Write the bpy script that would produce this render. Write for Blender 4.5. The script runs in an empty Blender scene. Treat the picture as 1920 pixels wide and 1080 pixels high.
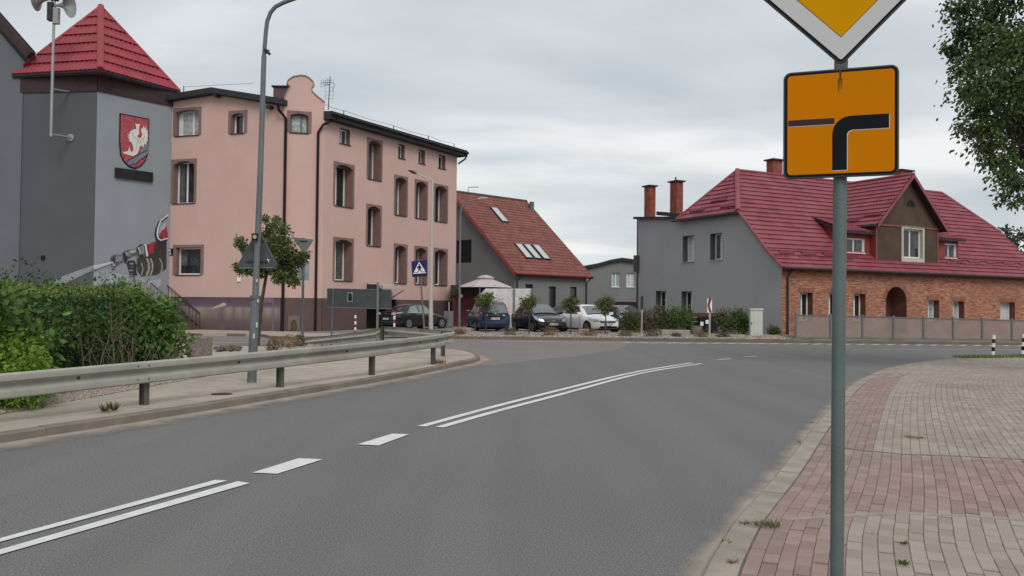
import bpy, math, random
from mathutils import Vector, Matrix, noise
from mathutils.geometry import tessellate_polygon
rnd = random.Random(7)
sc = bpy.context.scene
R = math.radians
# ------------------------------------------------------------------ camera, sky, sun
F = 1600.0; EYE = 1.65; ROLL = 0.0105; PITCH = math.atan(34/1600)
Fw = Vector((0, math.cos(PITCH), math.sin(PITCH)))
Rt = Vector((math.cos(ROLL), 0, math.sin(ROLL))); Rt = (Rt - Fw*Rt.dot(Fw)).normalized()
Up = Rt.cross(Fw)
cd = bpy.data.cameras.new('camera'); cam = bpy.data.objects.new('camera', cd); sc.collection.objects.link(cam)
cd.sensor_width = 36; cd.lens = 36*F/1920; cd.clip_start = .1; cd.clip_end = 3000
M4 = Matrix((Rt, Up, -Fw)).transposed().to_4x4(); M4.translation = Vector((0, 0, EYE)); cam.matrix_world = M4
sc.camera = cam
SUN_EL, SUN_AZ = R(44), R(158)      # azimuth clockwise from +Y: behind the camera and to the right
w = bpy.data.worlds.new("World"); sc.world = w; w.use_nodes = True
nt = w.node_tree; N = nt.nodes; L = nt.links; N.clear()
def nd(t, **k):
    n = N.new(t)
    for a, b in k.items(): setattr(n, a, b)
    return n
sky = nd('ShaderNodeTexSky', sky_type='NISHITA', sun_disc=False, sun_elevation=SUN_EL, sun_rotation=SUN_AZ)
bs = nd('ShaderNodeBackground'); bs.inputs[1].default_value = .1; L.new(sky.outputs[0], bs.inputs[0])
tc = nd('ShaderNodeTexCoord'); sx = nd('ShaderNodeSeparateXYZ'); L.new(tc.outputs['Generated'], sx.inputs[0])
az = nd('ShaderNodeMath', operation='MAXIMUM'); L.new(sx.outputs[2], az.inputs[0]); az.inputs[1].default_value = 0
ad = nd('ShaderNodeMath', operation='ADD'); L.new(az.outputs[0], ad.inputs[0]); ad.inputs[1].default_value = .16
dx = nd('ShaderNodeMath', operation='DIVIDE'); L.new(sx.outputs[0], dx.inputs[0]); L.new(ad.outputs[0], dx.inputs[1])
dy = nd('ShaderNodeMath', operation='DIVIDE'); L.new(sx.outputs[1], dy.inputs[0]); L.new(ad.outputs[0], dy.inputs[1])
cx = nd('ShaderNodeCombineXYZ'); L.new(dx.outputs[0], cx.inputs[0]); L.new(dy.outputs[0], cx.inputs[1])
mp = nd('ShaderNodeMapping'); mp.inputs['Scale'].default_value = (.6, 1.0, 1); mp.inputs['Location'].default_value = (3.1, 1.7, 0); L.new(cx.outputs[0], mp.inputs[0])
n1 = nd('ShaderNodeTexNoise'); n1.inputs['Scale'].default_value = 1.25; n1.inputs['Detail'].default_value = 7; n1.inputs['Roughness'].default_value = .5; n1.inputs['Distortion'].default_value = .3; L.new(mp.outputs[0], n1.inputs[0])
n2 = nd('ShaderNodeTexNoise'); n2.inputs['Scale'].default_value = .45; n2.inputs['Detail'].default_value = 3; L.new(mp.outputs[0], n2.inputs[0])
mxn = nd('ShaderNodeMath', operation='ADD'); L.new(n1.outputs[0], mxn.inputs[0]); L.new(n2.outputs[0], mxn.inputs[1])
hf = nd('ShaderNodeMath', operation='MULTIPLY'); L.new(mxn.outputs[0], hf.inputs[0]); hf.inputs[1].default_value = .5
cr = nd('ShaderNodeValToRGB'); L.new(hf.outputs[0], cr.inputs[0])
e = cr.color_ramp.elements; e[0].position = .42; e[0].color = (.47, .515, .545, 1); e[1].position = .575; e[1].color = (.78, .785, .78, 1)
m_ = e.new(.5); m_.color = (.60, .635, .65, 1)
bc = nd('ShaderNodeBackground'); bc.inputs[1].default_value = 1.0; L.new(cr.outputs[0], bc.inputs[0])
mxs = nd('ShaderNodeMixShader'); mxs.inputs[0].default_value = .93; L.new(bs.outputs[0], mxs.inputs[1]); L.new(bc.outputs[0], mxs.inputs[2])
wo = nd('ShaderNodeOutputWorld'); L.new(mxs.outputs[0], wo.inputs[0])
sl = bpy.data.lights.new('sun', 'SUN'); sun = bpy.data.objects.new('sun', sl); sc.collection.objects.link(sun)
sl.energy = 1.35; sl.angle = R(28); sl.color = (1, .96, .9)
sd = Vector((math.sin(SUN_AZ)*math.cos(SUN_EL), math.cos(SUN_AZ)*math.cos(SUN_EL), math.sin(SUN_EL)))
sun.rotation_euler = (-sd).to_track_quat('-Z', 'Y').to_euler(); sun.location = (20, -20, 40)
sc.view_settings.view_transform = 'Standard'; sc.view_settings.look = 'None'
sc.view_settings.exposure = 0.24; sc.view_settings.gamma = 1; sc.view_settings.use_curve_mapping = False
# ------------------------------------------------------------------ measuring helpers
CAMP = Vector((0, 0, EYE)); Z = Vector((0, 0, 1))
def ray(px, py): return Fw + Rt*((px-960)/F) - Up*((py-540)/F)
def gp(px, py, z=0.0):
    d = ray(px, py); return CAMP + d*((z-EYE)/d.z)
def at(px, py, D):
    d = ray(px, py); return CAMP + d*(D/d.y)
def proj(p):
    v = Vector(p)-CAMP; k = v.dot(Fw)
    return (960+F*v.dot(Rt)/k, 540-F*v.dot(Up)/k, k)
# ------------------------------------------------------------------ materials
MATS = {}
def mat(name, col, rough=.8, var=.12, scale=2.0, bump=0.0, bscale=40.0, metal=0.0, spec=.22, tint=None, streak=0.0, dirt=None, coat=0.0, alpha=None, fine=0.0):
    if name in MATS: return MATS[name]
    m = bpy.data.materials.new(name); m.use_nodes = True; t = m.node_tree; b = t.nodes['Principled BSDF']
    def n(ty, **k):
        q = t.nodes.new(ty)
        for a, c in k.items(): setattr(q, a, c)
        return q
    tcn = n('ShaderNodeTexCoord'); oc = tcn.outputs['Object']
    def noi(s, d=4, v=None):
        q = n('ShaderNodeTexNoise'); q.inputs['Scale'].default_value = s; q.inputs['Detail'].default_value = d
        t.links.new(v or oc, q.inputs['Vector']); return q.outputs[0]
    def mixc(f, a, c):
        q = n('ShaderNodeMix', data_type='RGBA')
        for s, v in ((0, f), (6, a), (7, c)):
            if hasattr(v, 'is_output'): t.links.new(v, q.inputs[s])
            elif s == 0: q.inputs[0].default_value = v
            else: q.inputs[s].default_value = (*v, 1)
        return q.outputs[2]
    def ramp(f, lo, hi):
        q = n('ShaderNodeMapRange'); q.inputs[1].default_value = lo; q.inputs[2].default_value = hi; t.links.new(f, q.inputs[0]); return q.outputs[0]
    lo = tuple(c*(1-var) for c in col); hi = tuple(min(1, c*(1+var)) for c in col)
    c = mixc(ramp(noi(scale), .3, .7), lo, hi)
    if fine:
        c = mixc(ramp(noi(180, 2), .35, .65), tuple(x*(1-fine) for x in col), c) if False else mixc(fine, c, mixc(ramp(noi(75, 4), .36, .64), tuple(x*.45 for x in col), tuple(min(1, x*1.6) for x in col)))
    if tint:
        a = n('ShaderNodeAttribute', attribute_name='tint'); c = mixc(a.outputs['Fac'], c, tint)
    if streak:
        mpn = n('ShaderNodeMapping'); mpn.inputs['Scale'].default_value = (.55, .55, .12); t.links.new(oc, mpn.inputs[0])
        c = mixc(ramp(noi(1.0, 6, mpn.outputs[0]), .42, .8), c, tuple(x*(1-streak) for x in col))
    if dirt:
        c = mixc(ramp(noi(.7, 8), .5, .72), c, dirt)
    t.links.new(c, b.inputs['Base Color'])
    b.inputs['Roughness'].default_value = rough; b.inputs['Metallic'].default_value = metal
    b.inputs['Specular IOR Level'].default_value = spec; b.inputs['Coat Weight'].default_value = coat; b.inputs['Coat Roughness'].default_value = .08
    if rough > .3:
        rr = n('ShaderNodeMapRange'); t.links.new(noi(scale*4), rr.inputs[0]); rr.inputs[3].default_value = rough-.08; rr.inputs[4].default_value = min(1, rough+.1); t.links.new(rr.outputs[0], b.inputs['Roughness'])
    if bump:
        bn = n('ShaderNodeBump'); bn.inputs['Strength'].default_value = min(1, bump); bn.inputs['Distance'].default_value = .02; t.links.new(noi(bscale, 3), bn.inputs['Height']); t.links.new(bn.outputs[0], b.inputs['Normal'])
    if alpha is not None: b.inputs['Alpha'].default_value = alpha
    MATS[name] = m; return m
def leafmat(name, dark, light):
    m = mat(name, dark, rough=.55, var=.3, scale=3, tint=light, spec=.3)
    t = m.node_tree; b = t.nodes['Principled BSDF']
    tr = t.nodes.new('ShaderNodeBsdfTranslucent'); mx = t.nodes.new('ShaderNodeMixShader'); mx.inputs[0].default_value = .22
    t.links.new(b.inputs['Base Color'].links[0].from_socket, tr.inputs[0])
    t.links.new(b.outputs[0], mx.inputs[1]); t.links.new(tr.outputs[0], mx.inputs[2]); t.links.new(mx.outputs[0], t.nodes['Material Output'].inputs[0])
    return m
# ------------------------------------------------------------------ mesh builder
def wloc(o):
    v = Vector((0, 0, 0))
    while o: v += o.location; o = o.parent
    return v
class MB:
    def __init__(s): s.v = []; s.f = []; s.mi = []; s.t = []; s.uv = []; s.cm = 0; s.ct = 0.0
    def vs(s, pts): k = len(s.v); s.v.extend([tuple(p) for p in pts]); return k
    def face(s, idx, uv=None): s.f.append(tuple(idx)); s.mi.append(s.cm); s.t.append(s.ct); s.uv.append(uv)
    def poly(s, pts, uv=None): k = s.vs(pts); s.face(range(k, k+len(pts)), uv); return s
    def box(s, c, d, ax=None):
        ux, uy, uz = ax or (Vector((1, 0, 0)), Vector((0, 1, 0)), Z); c = Vector(c)
        k = s.vs([c+ux*(x*d[0]/2)+uy*(y*d[1]/2)+uz*(z*d[2]/2) for x in (-1, 1) for y in (-1, 1) for z in (-1, 1)])
        for q in ((0, 1, 3, 2), (4, 6, 7, 5), (0, 4, 5, 1), (2, 3, 7, 6), (0, 2, 6, 4), (1, 5, 7, 3)): s.face([k+i for i in q])
        return s
    def tube(s, pts, r, n=8, caps=True):
        pts = [Vector(p) for p in pts]; m = len(pts); rr = r if isinstance(r, (list, tuple)) else [r]*m
        ref = None; rings = []
        for i, p in enumerate(pts):
            d = (pts[min(i+1, m-1)]-pts[max(i-1, 0)]).normalized()
            if ref is None: ref = d.orthogonal().normalized()
            a = (ref-d*ref.dot(d)); a = a.normalized() if a.length > 1e-6 else d.orthogonal().normalized(); ref = a; b = d.cross(a)
            rings.append(s.vs([p+(a*math.cos(2*math.pi*j/n)+b*math.sin(2*math.pi*j/n))*rr[i] for j in range(n)]))
        for i in range(m-1):
            for j in range(n): s.face((rings[i]+j, rings[i]+(j+1) % n, rings[i+1]+(j+1) % n, rings[i+1]+j))
        if caps: s.face([rings[0]+j for j in reversed(range(n))]); s.face([rings[-1]+j for j in range(n)])
        return s
    def prism(s, pts, vec, holes=(), uvs=None):
        """polygon (3D points, with holes) extruded by vec: closed solid"""
        vec = Vector(vec); loops = [[Vector(p) for p in pts]]+[[Vector(p) for p in h] for h in holes]
        flat = [p for l in loops for p in l]; tri = tessellate_polygon(loops); nn = len(flat)
        k = s.vs(flat); k2 = s.vs([p+vec for p in flat])
        for a in tri:
            u = [uvs[i] for i in a] if uvs else None
            s.face([k+i for i in a], u); s.face([k2+i for i in reversed(a)], list(reversed(u)) if u else None)
        o = 0
        for l in loops:
            q = len(l)
            for i in range(q):
                j = (i+1) % q; s.face((k+o+i, k+o+j, k2+o+j, k2+o+i), [uvs[o+i], uvs[o+j], uvs[o+j], uvs[o+i]] if uvs else None)
            o += q
        return s
    def disc(s, c, nrm, r, h, n=16):
        c = Vector(c); nrm = Vector(nrm).normalized(); return s.tube([c-nrm*h/2, c+nrm*h/2], r, n)
    def rock(s, c, r, rn=rnd, n=1):
        c = Vector(c); ax = [Vector(a) for a in ((1, 0, 0), (-1, 0, 0), (0, 1, 0), (0, -1, 0), (0, 0, 1), (0, 0, -.6))]
        rot = Matrix.Rotation(rn.uniform(0, 6.3), 3, 'Z') @ Matrix.Rotation(rn.uniform(-.6, .6), 3, 'X')
        sc3 = Vector((rn.uniform(.7, 1.3), rn.uniform(.7, 1.3), rn.uniform(.5, .9)))
        k = s.vs([c+rot @ Vector((a.x*sc3.x, a.y*sc3.y, a.z*sc3.z))*r*rn.uniform(.8, 1.15) for a in ax])
        for q in ((0, 2, 4), (2, 1, 4), (1, 3, 4), (3, 0, 4), (2, 0, 5), (1, 2, 5), (3, 1, 5), (0, 3, 5)): s.face([k+i for i in q])
        return s
    def leaf(s, p, d, up, l, w_):
        side = d.cross(up); side = side.normalized() if side.length > 1e-4 else Vector((1, 0, 0)); nn = side.cross(d)
        k = s.vs([p, p+d*l*.3+side*w_*.46-nn*l*.05, p+d*l*.68+side*w_*.36-nn*l*.03, p+d*l, p+d*l*.68-side*w_*.36-nn*l*.03, p+d*l*.3-side*w_*.46-nn*l*.05]); s.face((k, k+1, k+2, k+3, k+4, k+5)); return s
    def build(s, name, m, parent=None, local=False, smooth=False, bevel=0, **props):
        me = bpy.data.meshes.new(name); off = Vector((0, 0, 0)) if (local or parent is None) else wloc(parent)
        vs = s.v if off.length == 0 else [(a-off.x, b-off.y, c-off.z) for a, b, c in s.v]
        me.from_pydata(vs, [], s.f)
        ms = m if isinstance(m, (list, tuple)) else [m]
        for q in ms: me.materials.append(q)
        if len(ms) > 1: me.polygons.foreach_set('material_index', s.mi)
        if any(s.t): me.attributes.new('tint', 'FLOAT', 'FACE').data.foreach_set('value', s.t)
        if any(u is not None for u in s.uv):
            ul = me.uv_layers.new(name='UVMap'); fl = []
            for f, u in zip(s.f, s.uv): fl.extend([c for q in (u or [(0, 0)]*len(f)) for c in q])
            ul.data.foreach_set('uv', fl)
        if smooth: me.polygons.foreach_set('use_smooth', [True]*len(s.f))
        me.update(); o = bpy.data.objects.new(name, me); sc.collection.objects.link(o)
        if parent: o.parent = parent
        if smooth and smooth != 'all':
            try: me.set_sharp_from_angle(angle=R(38))
            except Exception: pass
        if bevel:
            bv = o.modifiers.new('bevel', 'BEVEL'); bv.width = bevel; bv.segments = 2; bv.limit_method = 'ANGLE'
        for a, b in props.items(): o[a] = b
        return o
def thing(name, label, cat, loc=(0, 0, 0), rz=0, group=None):
    o = bpy.data.objects.new(name, None); sc.collection.objects.link(o); o.location = loc; o.rotation_euler = (0, 0, rz); o.empty_display_size = .2
    o['label'] = label; o['category'] = cat
    if group: o['group'] = group
    return o
def copy_tree(o, parent=None):
    c = o.copy(); sc.collection.objects.link(c)
    if parent: c.parent = parent
    for ch in list(o.children): copy_tree(ch, c)
    return c
class Fac:
    """vertical plane: origin O, horizontal unit u, outward normal n"""
    def __init__(s, O, u):
        s.O = Vector((O[0], O[1], 0)); s.u = Vector((u[0], u[1], 0)).normalized(); s.n = Vector((s.u.y, -s.u.x, 0))
        if s.n.dot(Vector((0, 0, 0))-s.O) < 0: s.n = -s.n
    def uv(s, px, py, off=0.0):
        d = ray(px, py); O = s.O+s.n*off; k = (O-CAMP).dot(s.n)/d.dot(s.n); P = CAMP+d*k; return ((P-s.O).dot(s.u), P.z)
    def p(s, a, z, off=0.0): return s.O+s.u*a+Z*z+s.n*off
    def ax(s): return (s.u, s.n, Z)
    def box(s, mb, a0, a1, z0, z1, o0, o1): return mb.box(s.p((a0+a1)/2, (z0+z1)/2, (o0+o1)/2), (abs(a1-a0), abs(o1-o0), abs(z1-z0)), s.ax())
    def wall(s, mb, outer, holes=()):
        loops = [[s.p(a, z) for a, z in outer]]+[[s.p(a, z) for a, z in h] for h in holes]
        fl = [q for h in [outer]+list(holes) for q in h]; k = mb.vs([p for l in loops for p in l])
        for t_ in tessellate_polygon(loops): mb.face([k+i for i in t_], [fl[i] for i in t_])
        return mb
    def reveal(s, mb, hole, depth):
        q = len(hole)
        for i in range(q):
            a, b = hole[i], hole[(i+1) % q]; mb.poly([s.p(*a), s.p(*b), s.p(*b, -depth), s.p(*a, -depth)], [a, b, b, a])
        return mb
    def slab(s, mb, pts, o0, o1, holes=()):
        fl = [q for h in [pts]+list(holes) for q in h]
        return mb.prism([s.p(a, z, o0) for a, z in pts], s.n*(o1-o0), [[s.p(a, z, o0) for a, z in h] for h in holes], fl)
def rect(a0, a1, z0, z1): return [(a0, z0), (a1, z0), (a1, z1), (a0, z1)]
def arched(a0, a1, z0, z1, rise, n=8):
    if rise <= 0: return rect(a0, a1, z0, z1)
    return [(a0, z0), (a1, z0)]+[(a1+(a0-a1)*i/n, z1-rise+rise*math.sin(math.pi*i/n)**.8 if 0 < i < n else z1-rise) for i in range(n+1)]
# ------------------------------------------------------------------ palette
PINK = mat('pink_render', (.58, .39, .35), .9, .04, .7, .25, 90, streak=.05)
BROWNR = mat('brown_render', (.23, .145, .13), .9, .1, 2, .25, 90)
PLINTH = mat('plinth_brown', (.115, .078, .074), .85, .08, 1, .25, 60, streak=.1)
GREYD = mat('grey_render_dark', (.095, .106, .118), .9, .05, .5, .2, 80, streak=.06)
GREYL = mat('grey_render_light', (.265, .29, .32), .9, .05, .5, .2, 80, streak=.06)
GREYM = mat('grey_render_mid', (.32, .325, .338), .9, .04, .5, .2, 80, streak=.05)
GREYH = mat('grey_render_house', (.205, .21, .21), .9, .05, .5, .2, 80, streak=.06)
DARKF = mat('dark_fascia', (.035, .036, .042), .6, .15, 3)
BROWNF = mat('brown_fascia', (.052, .03, .035), .6, .15, 3)
WHITE = mat('white_pvc', (.75, .75, .76), .4, .05, 3)
GLASS = mat('window_glass', (.022, .026, .03), .08, .4, 1.2, spec=.8)
CURT = mat('lace_curtain', (.33, .38, .38), .45, .35, 6, spec=.6)
BLIND = mat('window_blind', (.5, .52, .54), .4, .15, 3, spec=.6)
TILE = mat('red_metal_tile', (.235, .05, .068), .5, .24, 1.6, .1, 30, spec=.4, dirt=(.26, .085, .105))
TILEB = mat('bright_red_metal_tile', (.29, .036, .052), .5, .2, 1.2, .1, 30, spec=.4, dirt=(.25, .05, .055))
TILEO = mat('orange_red_clay_tile', (.21, .08, .068), .75, .24, 1.5, .1, 30)
REDM = mat('red_sheet_metal', (.25, .032, .045), .45, .15, 2)
REDS = mat('red_siding', (.24, .045, .035), .6, .15, 2)
ZINC = mat('weathered_zinc', (.36, .35, .305), .6, .12, 2.5, .1, 60, metal=.15, dirt=(.3, .275, .235))
STEEL = mat('grey_steel', (.13, .145, .155), .5, .15, 3, metal=.3)
DKST = mat('dark_steel', (.045, .047, .05), .5, .2, 4, metal=.3)
BLACKP = mat('black_plastic', (.012, .012, .013), .5, .2, 4)
CONC = mat('concrete', (.3, .27, .235), .92, .15, 3, .3, 60, dirt=(.2, .17, .14))
BARK = mat('bark', (.075, .055, .042), .9, .3, 8, .6, 30)
# ================================================================== GROUND
ASPH = mat('asphalt', (.166, .161, .161), .88, .08, .35, .7, 60, fine=.75, dirt=(.18, .17, .165))
ASPH2 = mat('old_asphalt', (.21, .188, .183), .9, .08, .5, .4, 120, fine=.2)
PAINT = mat('road_paint', (.68, .68, .67), .7, .08, 6, .3, 120, fine=.08, dirt=(.5, .5, .48))
def ribs(pts, uvw=1):
    mb = MB(); mb.poly(pts); return mb
GRASS = mat('meadow', (.06, .085, .03), .95, .3, .2)
mb = MB(); mb.poly([(-900, -300, -.06), (900, -300, -.06), (900, 1600, -.06), (-900, 1600, -.06)]); mb.build('ground', GRASS, kind='structure')
mb = MB()
for i in range(24):
    for j in range(10):
        x0, x1 = -60+i*7, -53+i*7; y0, y1 = -12+j*5.45, -12+(j+1)*5.45
        mb.poly([(x0, y0, 0), (x1, y0, 0), (x1, y1, 0), (x0, y1, 0)])
mb.build('road', ASPH, kind='structure')
# add longitudinal tyre-wear bands to the asphalt (real wear: they follow the lanes)
t = ASPH.node_tree; bs_ = t.nodes['Principled BSDF']; src = bs_.inputs['Base Color'].links[0].from_socket
tc_ = t.nodes.new('ShaderNodeTexCoord'); mp_ = t.nodes.new('ShaderNodeMapping'); mp_.inputs['Rotation'].default_value = (0, 0, R(24)); mp_.inputs['Scale'].default_value = (1.1, .05, 1)
nn_ = t.nodes.new('ShaderNodeTexNoise'); nn_.inputs['Scale'].default_value = 1; nn_.inputs['Detail'].default_value = 5
mr_ = t.nodes.new('ShaderNodeMapRange'); mr_.inputs[1].default_value = .35; mr_.inputs[2].default_value = .7; mr_.inputs[3].default_value = .93; mr_.inputs[4].default_value = 1.07
vm_ = t.nodes.new('ShaderNodeVectorMath'); vm_.operation = 'SCALE'
t.links.new(tc_.outputs['Object'], mp_.inputs[0]); t.links.new(mp_.outputs[0], nn_.inputs[0]); t.links.new(nn_.outputs[0], mr_.inputs[0])
t.links.new(src, vm_.inputs[0]); t.links.new(mr_.outputs[0], vm_.inputs[3]); t.links.new(vm_.outputs[0], bs_.inputs['Base Color'])
# side road, paler surface
sr = [gp(x, y) for x, y in ((905, 688), (1010, 674), (1090, 667), (1150, 657), (1175, 648), (1180, 640))]
pts = [(-60, 29), (-2.5, 29)]
pts = [Vector((-60, 28.5, .004)), Vector((-1.2, 28.5, .004))]+[Vector((p.x, p.y, .004)) for p in sr]+[Vector((sr[-1].x, 42.2, .004)), Vector((-60, 43.6, .004))]
mb = MB(); mb.prism(pts, (0, 0, -.02)); mb.build('side_road', ASPH2, kind='structure')
# ---- painted markings
mk = thing('road_markings', 'white painted centre lines, dashes and edge marks on the grey asphalt', 'road markings')
def stripe(name, up, lo, ext=None, thin=False):
    U = [gp(*q, .009) for q in up]; W = [gp(*q, .009) for q in lo]
    if ext:
        U.insert(0, U[0]+(U[0]-U[1]).normalized()*ext); W.insert(0, W[0]+(W[0]-W[1]).normalized()*ext)
    m = MB()
    for i in range(len(U)-1): m.poly([U[i], U[i+1], W[i+1], W[i]])
    m.build(name, PAINT, mk)
stripe('solid_line', [(0, 1008.8), (403.4, 899.6)], [(0, 1015.7), (427, 900.8)], 5)
stripe('solid_line', [(0, 1030), (446, 902)], [(0, 1039.5), (468.6, 905.7)], 5)
stripe('dash', [(560, 859), (473, 886)], [(605, 861), (520, 888)])
stripe('dash', [(735, 813), (670, 833)], [(767, 814), (710, 835)])
def ppath(pts, wd):
    C_ = [gp(*q, .009) for q in pts]; n_ = len(C_); Cc = []
    for i in range(n_-1):       # smooth
        for k in range(6):
            a = C_[max(i-1, 0)]; b = C_[i]; c = C_[i+1]; d = C_[min(i+2, n_-1)]; t_ = k/6
            Cc.append(.5*((2*b)+(c-a)*t_+(2*a-5*b+4*c-d)*t_*t_+(3*b-a-3*c+d)*t_**3))
    Cc.append(C_[-1]); m = MB(); Lp = []; Rp = []
    for i, p in enumerate(Cc):
        d = (Cc[min(i+1, len(Cc)-1)]-Cc[max(i-1, 0)]).normalized(); s_ = Vector((-d.y, d.x, 0)); Lp.append(p+s_*wd/2); Rp.append(p-s_*wd/2)
    for i in range(len(Cc)-1): m.poly([Lp[i], Lp[i+1], Rp[i+1], Rp[i]])
    return m
ppath([(790, 799), (925, 762.5), (1040, 733.5), (1165, 703), (1227, 691.2), (1298, 680.2)], .13).build('solid_line', PAINT, mk)
ppath([(824, 800.8), (930, 771), (1050, 739.5), (1165, 708.5), (1227, 695), (1315, 681.6)], .13).build('solid_line', PAINT, mk)
ppath([(1345, 674.3), (1369, 672.6)], .12).build('dash', PAINT, mk)
ppath([(1395, 668.8), (1418, 667.6)], .12).build('dash', PAINT, mk)
ppath([(1640, 654.5), (1700, 655), (1780, 655), (1870, 655.5), (1990, 656)], .1).build('edge_line', PAINT, mk)
ppath([(900, 640), (1000, 640.6), (1120, 641.7), (1240, 643.5), (1440, 644.2)], .12).build('edge_line', PAINT, mk)
ppath([(350, 643), (450, 642.5), (580, 643.5)], .14).build('edge_line', PAINT, mk)
for i in range(34):
    x = 1185+i*27
    a = gp(x, 641.5+(x-1180)*.0085, .009)
    m = MB(); L_ = .85; m.poly([a, a+Vector((.28, .05, 0)), a+Vector((.28-L_*.8, -.75, 0)), a+Vector((-L_*.8, -.75, 0))]); m.build('hatch_mark', PAINT, mk)
# ---- kerbs
KERB = mat('kerb_concrete', (.21, .18, .152), .92, .14, 2.5, .35, 60, dirt=(.15, .125, .1))
KERBR = mat('kerb_concrete_right', (.32, .28, .24), .92, .22, 3.5, .35, 60, dirt=(.25, .22, .19))
DUST = mat('roadside_dust', (.40, .34, .29), .95, .12, 3, .3, 80)
t = DUST.node_tree; b = t.nodes['Principled BSDF']; at_ = t.nodes.new('ShaderNodeUVMap'); sp_ = t.nodes.new('ShaderNodeSeparateXYZ'); t.links.new(at_.outputs[0], sp_.inputs[0])
tc2 = t.nodes.new('ShaderNodeTexCoord'); nz = t.nodes.new('ShaderNodeTexNoise'); nz.inputs['Scale'].default_value = 2.2; nz.inputs['Detail'].default_value = 8; t.links.new(tc2.outputs['Object'], nz.inputs[0])
m1 = t.nodes.new('ShaderNodeMath'); m1.operation = 'ADD'; t.links.new(sp_.outputs[1], m1.inputs[0]); t.links.new(nz.outputs[0], m1.inputs[1])
m2 = t.nodes.new('ShaderNodeMapRange'); m2.inputs[1].default_value = .68; m2.inputs[2].default_value = 1.35; m2.inputs[4].default_value = .85; t.links.new(m1.outputs[0], m2.inputs[0]); t.links.new(m2.outputs[0], b.inputs['Alpha'])
def resample(P, step):
    P = [Vector((p[0], p[1], 0)) for p in P]; out = [P[0]]; acc = 0; i = 0; cur = P[0]
    n_ = len(P); dense = []
    for i in range(n_-1):
        a = P[max(i-1, 0)]; b_ = P[i]; c = P[i+1]; d = P[min(i+2, n_-1)]
        for k in range(12):
            t_ = k/12; dense.append(.5*((2*b_)+(c-a)*t_+(2*a-5*b_+4*c-d)*t_*t_+(3*b_-a-3*c+d)*t_**3))
    dense.append(P[-1]); out = [dense[0]]; need = step
    for a, b_ in zip(dense, dense[1:]):
        seg = (b_-a).length; pos = 0
        while seg-pos >= need: pos += need; out.append(a+(b_-a)*(pos/seg)); need = step
        need -= seg-pos
    return out
def side(P, i):
    d = (P[min(i+1, len(P)-1)]-P[max(i-1, 0)]).normalized(); return Vector((d.y, -d.x, 0))   # right-hand side
def kerbrow(parent, P, sgn, width, h, step_n, m, gap=.006, jit=.006, z0=-.05):
    """kerb stones along path P; body lies on side sgn of the path"""
    for i in range(0, len(P)-step_n, step_n):
        mbk = MB(); ins = []; out = []; idx = list(range(i, i+step_n+1))
        for j in idx: s_ = side(P, j)*sgn; out.append(P[j]); ins.append(P[j]+s_*width)
        d0 = (P[idx[1]]-P[idx[0]]).normalized()*gap
        out[0] = out[0]+d0; ins[0] = ins[0]+d0; zz = h+rnd.uniform(-jit, jit)
        bv = .02; prof = [(0, z0), (0, zz-bv), (bv, zz), (1, zz), (1, z0)]
        rings = []
        for o, n_ in zip(out, ins):
            d = (n_-o).normalized(); rings.append(mbk.vs([o+d*(width if q == 1 else q)+Z*z for q, z in prof]))
        for a, b_ in zip(rings, rings[1:]):
            for q in range(5): mbk.face((a+q, a+(q+1) % 5, b_+(q+1) % 5, b_+q))
        mbk.face([rings[0]+q for q in range(5)]); mbk.face([rings[-1]+q for q in reversed(range(5))])
        mbk.build('kerb_stone', m, parent)
def dust(P, sgn, wd, step=1):
    m = MB()
    for i in range(len(P)-1):
        a, b_ = P[i], P[i+1]; sa, sb = side(P, i)*sgn*wd, side(P, i+1)*sgn*wd
        m.poly([a+Z*.012, b_+Z*.012, b_+sb+Z*.012, a+sa+Z*.012], [(0, 1), (0, 1), (0, 0), (0, 0)])
    return m.build('roadside_dust', DUST, kind='stuff', label='pale sandy dust lying on the asphalt along the kerb', category='dust')
# left island kerb, road edge
LK = [gp(*q) for q in ((-700, 960), (-300, 884), (0, 833), (220, 798.5), (440, 762.6), (570, 740.5), (700, 719), (790, 702), (850, 689.5), (885, 682), (899, 676.5), (897, 671), (880, 664.5), (855, 661), (825, 659.5))]
LK += [Vector((-5.5, 30.4, 0)), Vector((-10, 30.8, 0)), Vector((-22, 31, 0)), Vector((-60, 31, 0))]
LKs = resample(LK, .25)
kb = thing('kerb', '', ''); del kb['label'], kb['category']; kb['kind'] = 'structure'; kb.name = 'kerb'
kerbrow(kb, LKs, -1, .15, .125, 4, KERB)
dust(LKs[:150], 1, .7)
ISL = mat('island_slab', (.40, .35, .30), .93, .08, .8, .25, 70, dirt=(.30, .255, .21), fine=.1)
inner = [LKs[i]-side(LKs, i)*.15 for i in range(0, len(LKs), 2)]
mb = MB(); mb.prism([Vector((p.x, p.y, .118)) for p in inner]+[Vector((-60, 2, .118))], (0, 0, -.1)); isl = mb.build('island_pavement', ISL, kind='structure')
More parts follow.
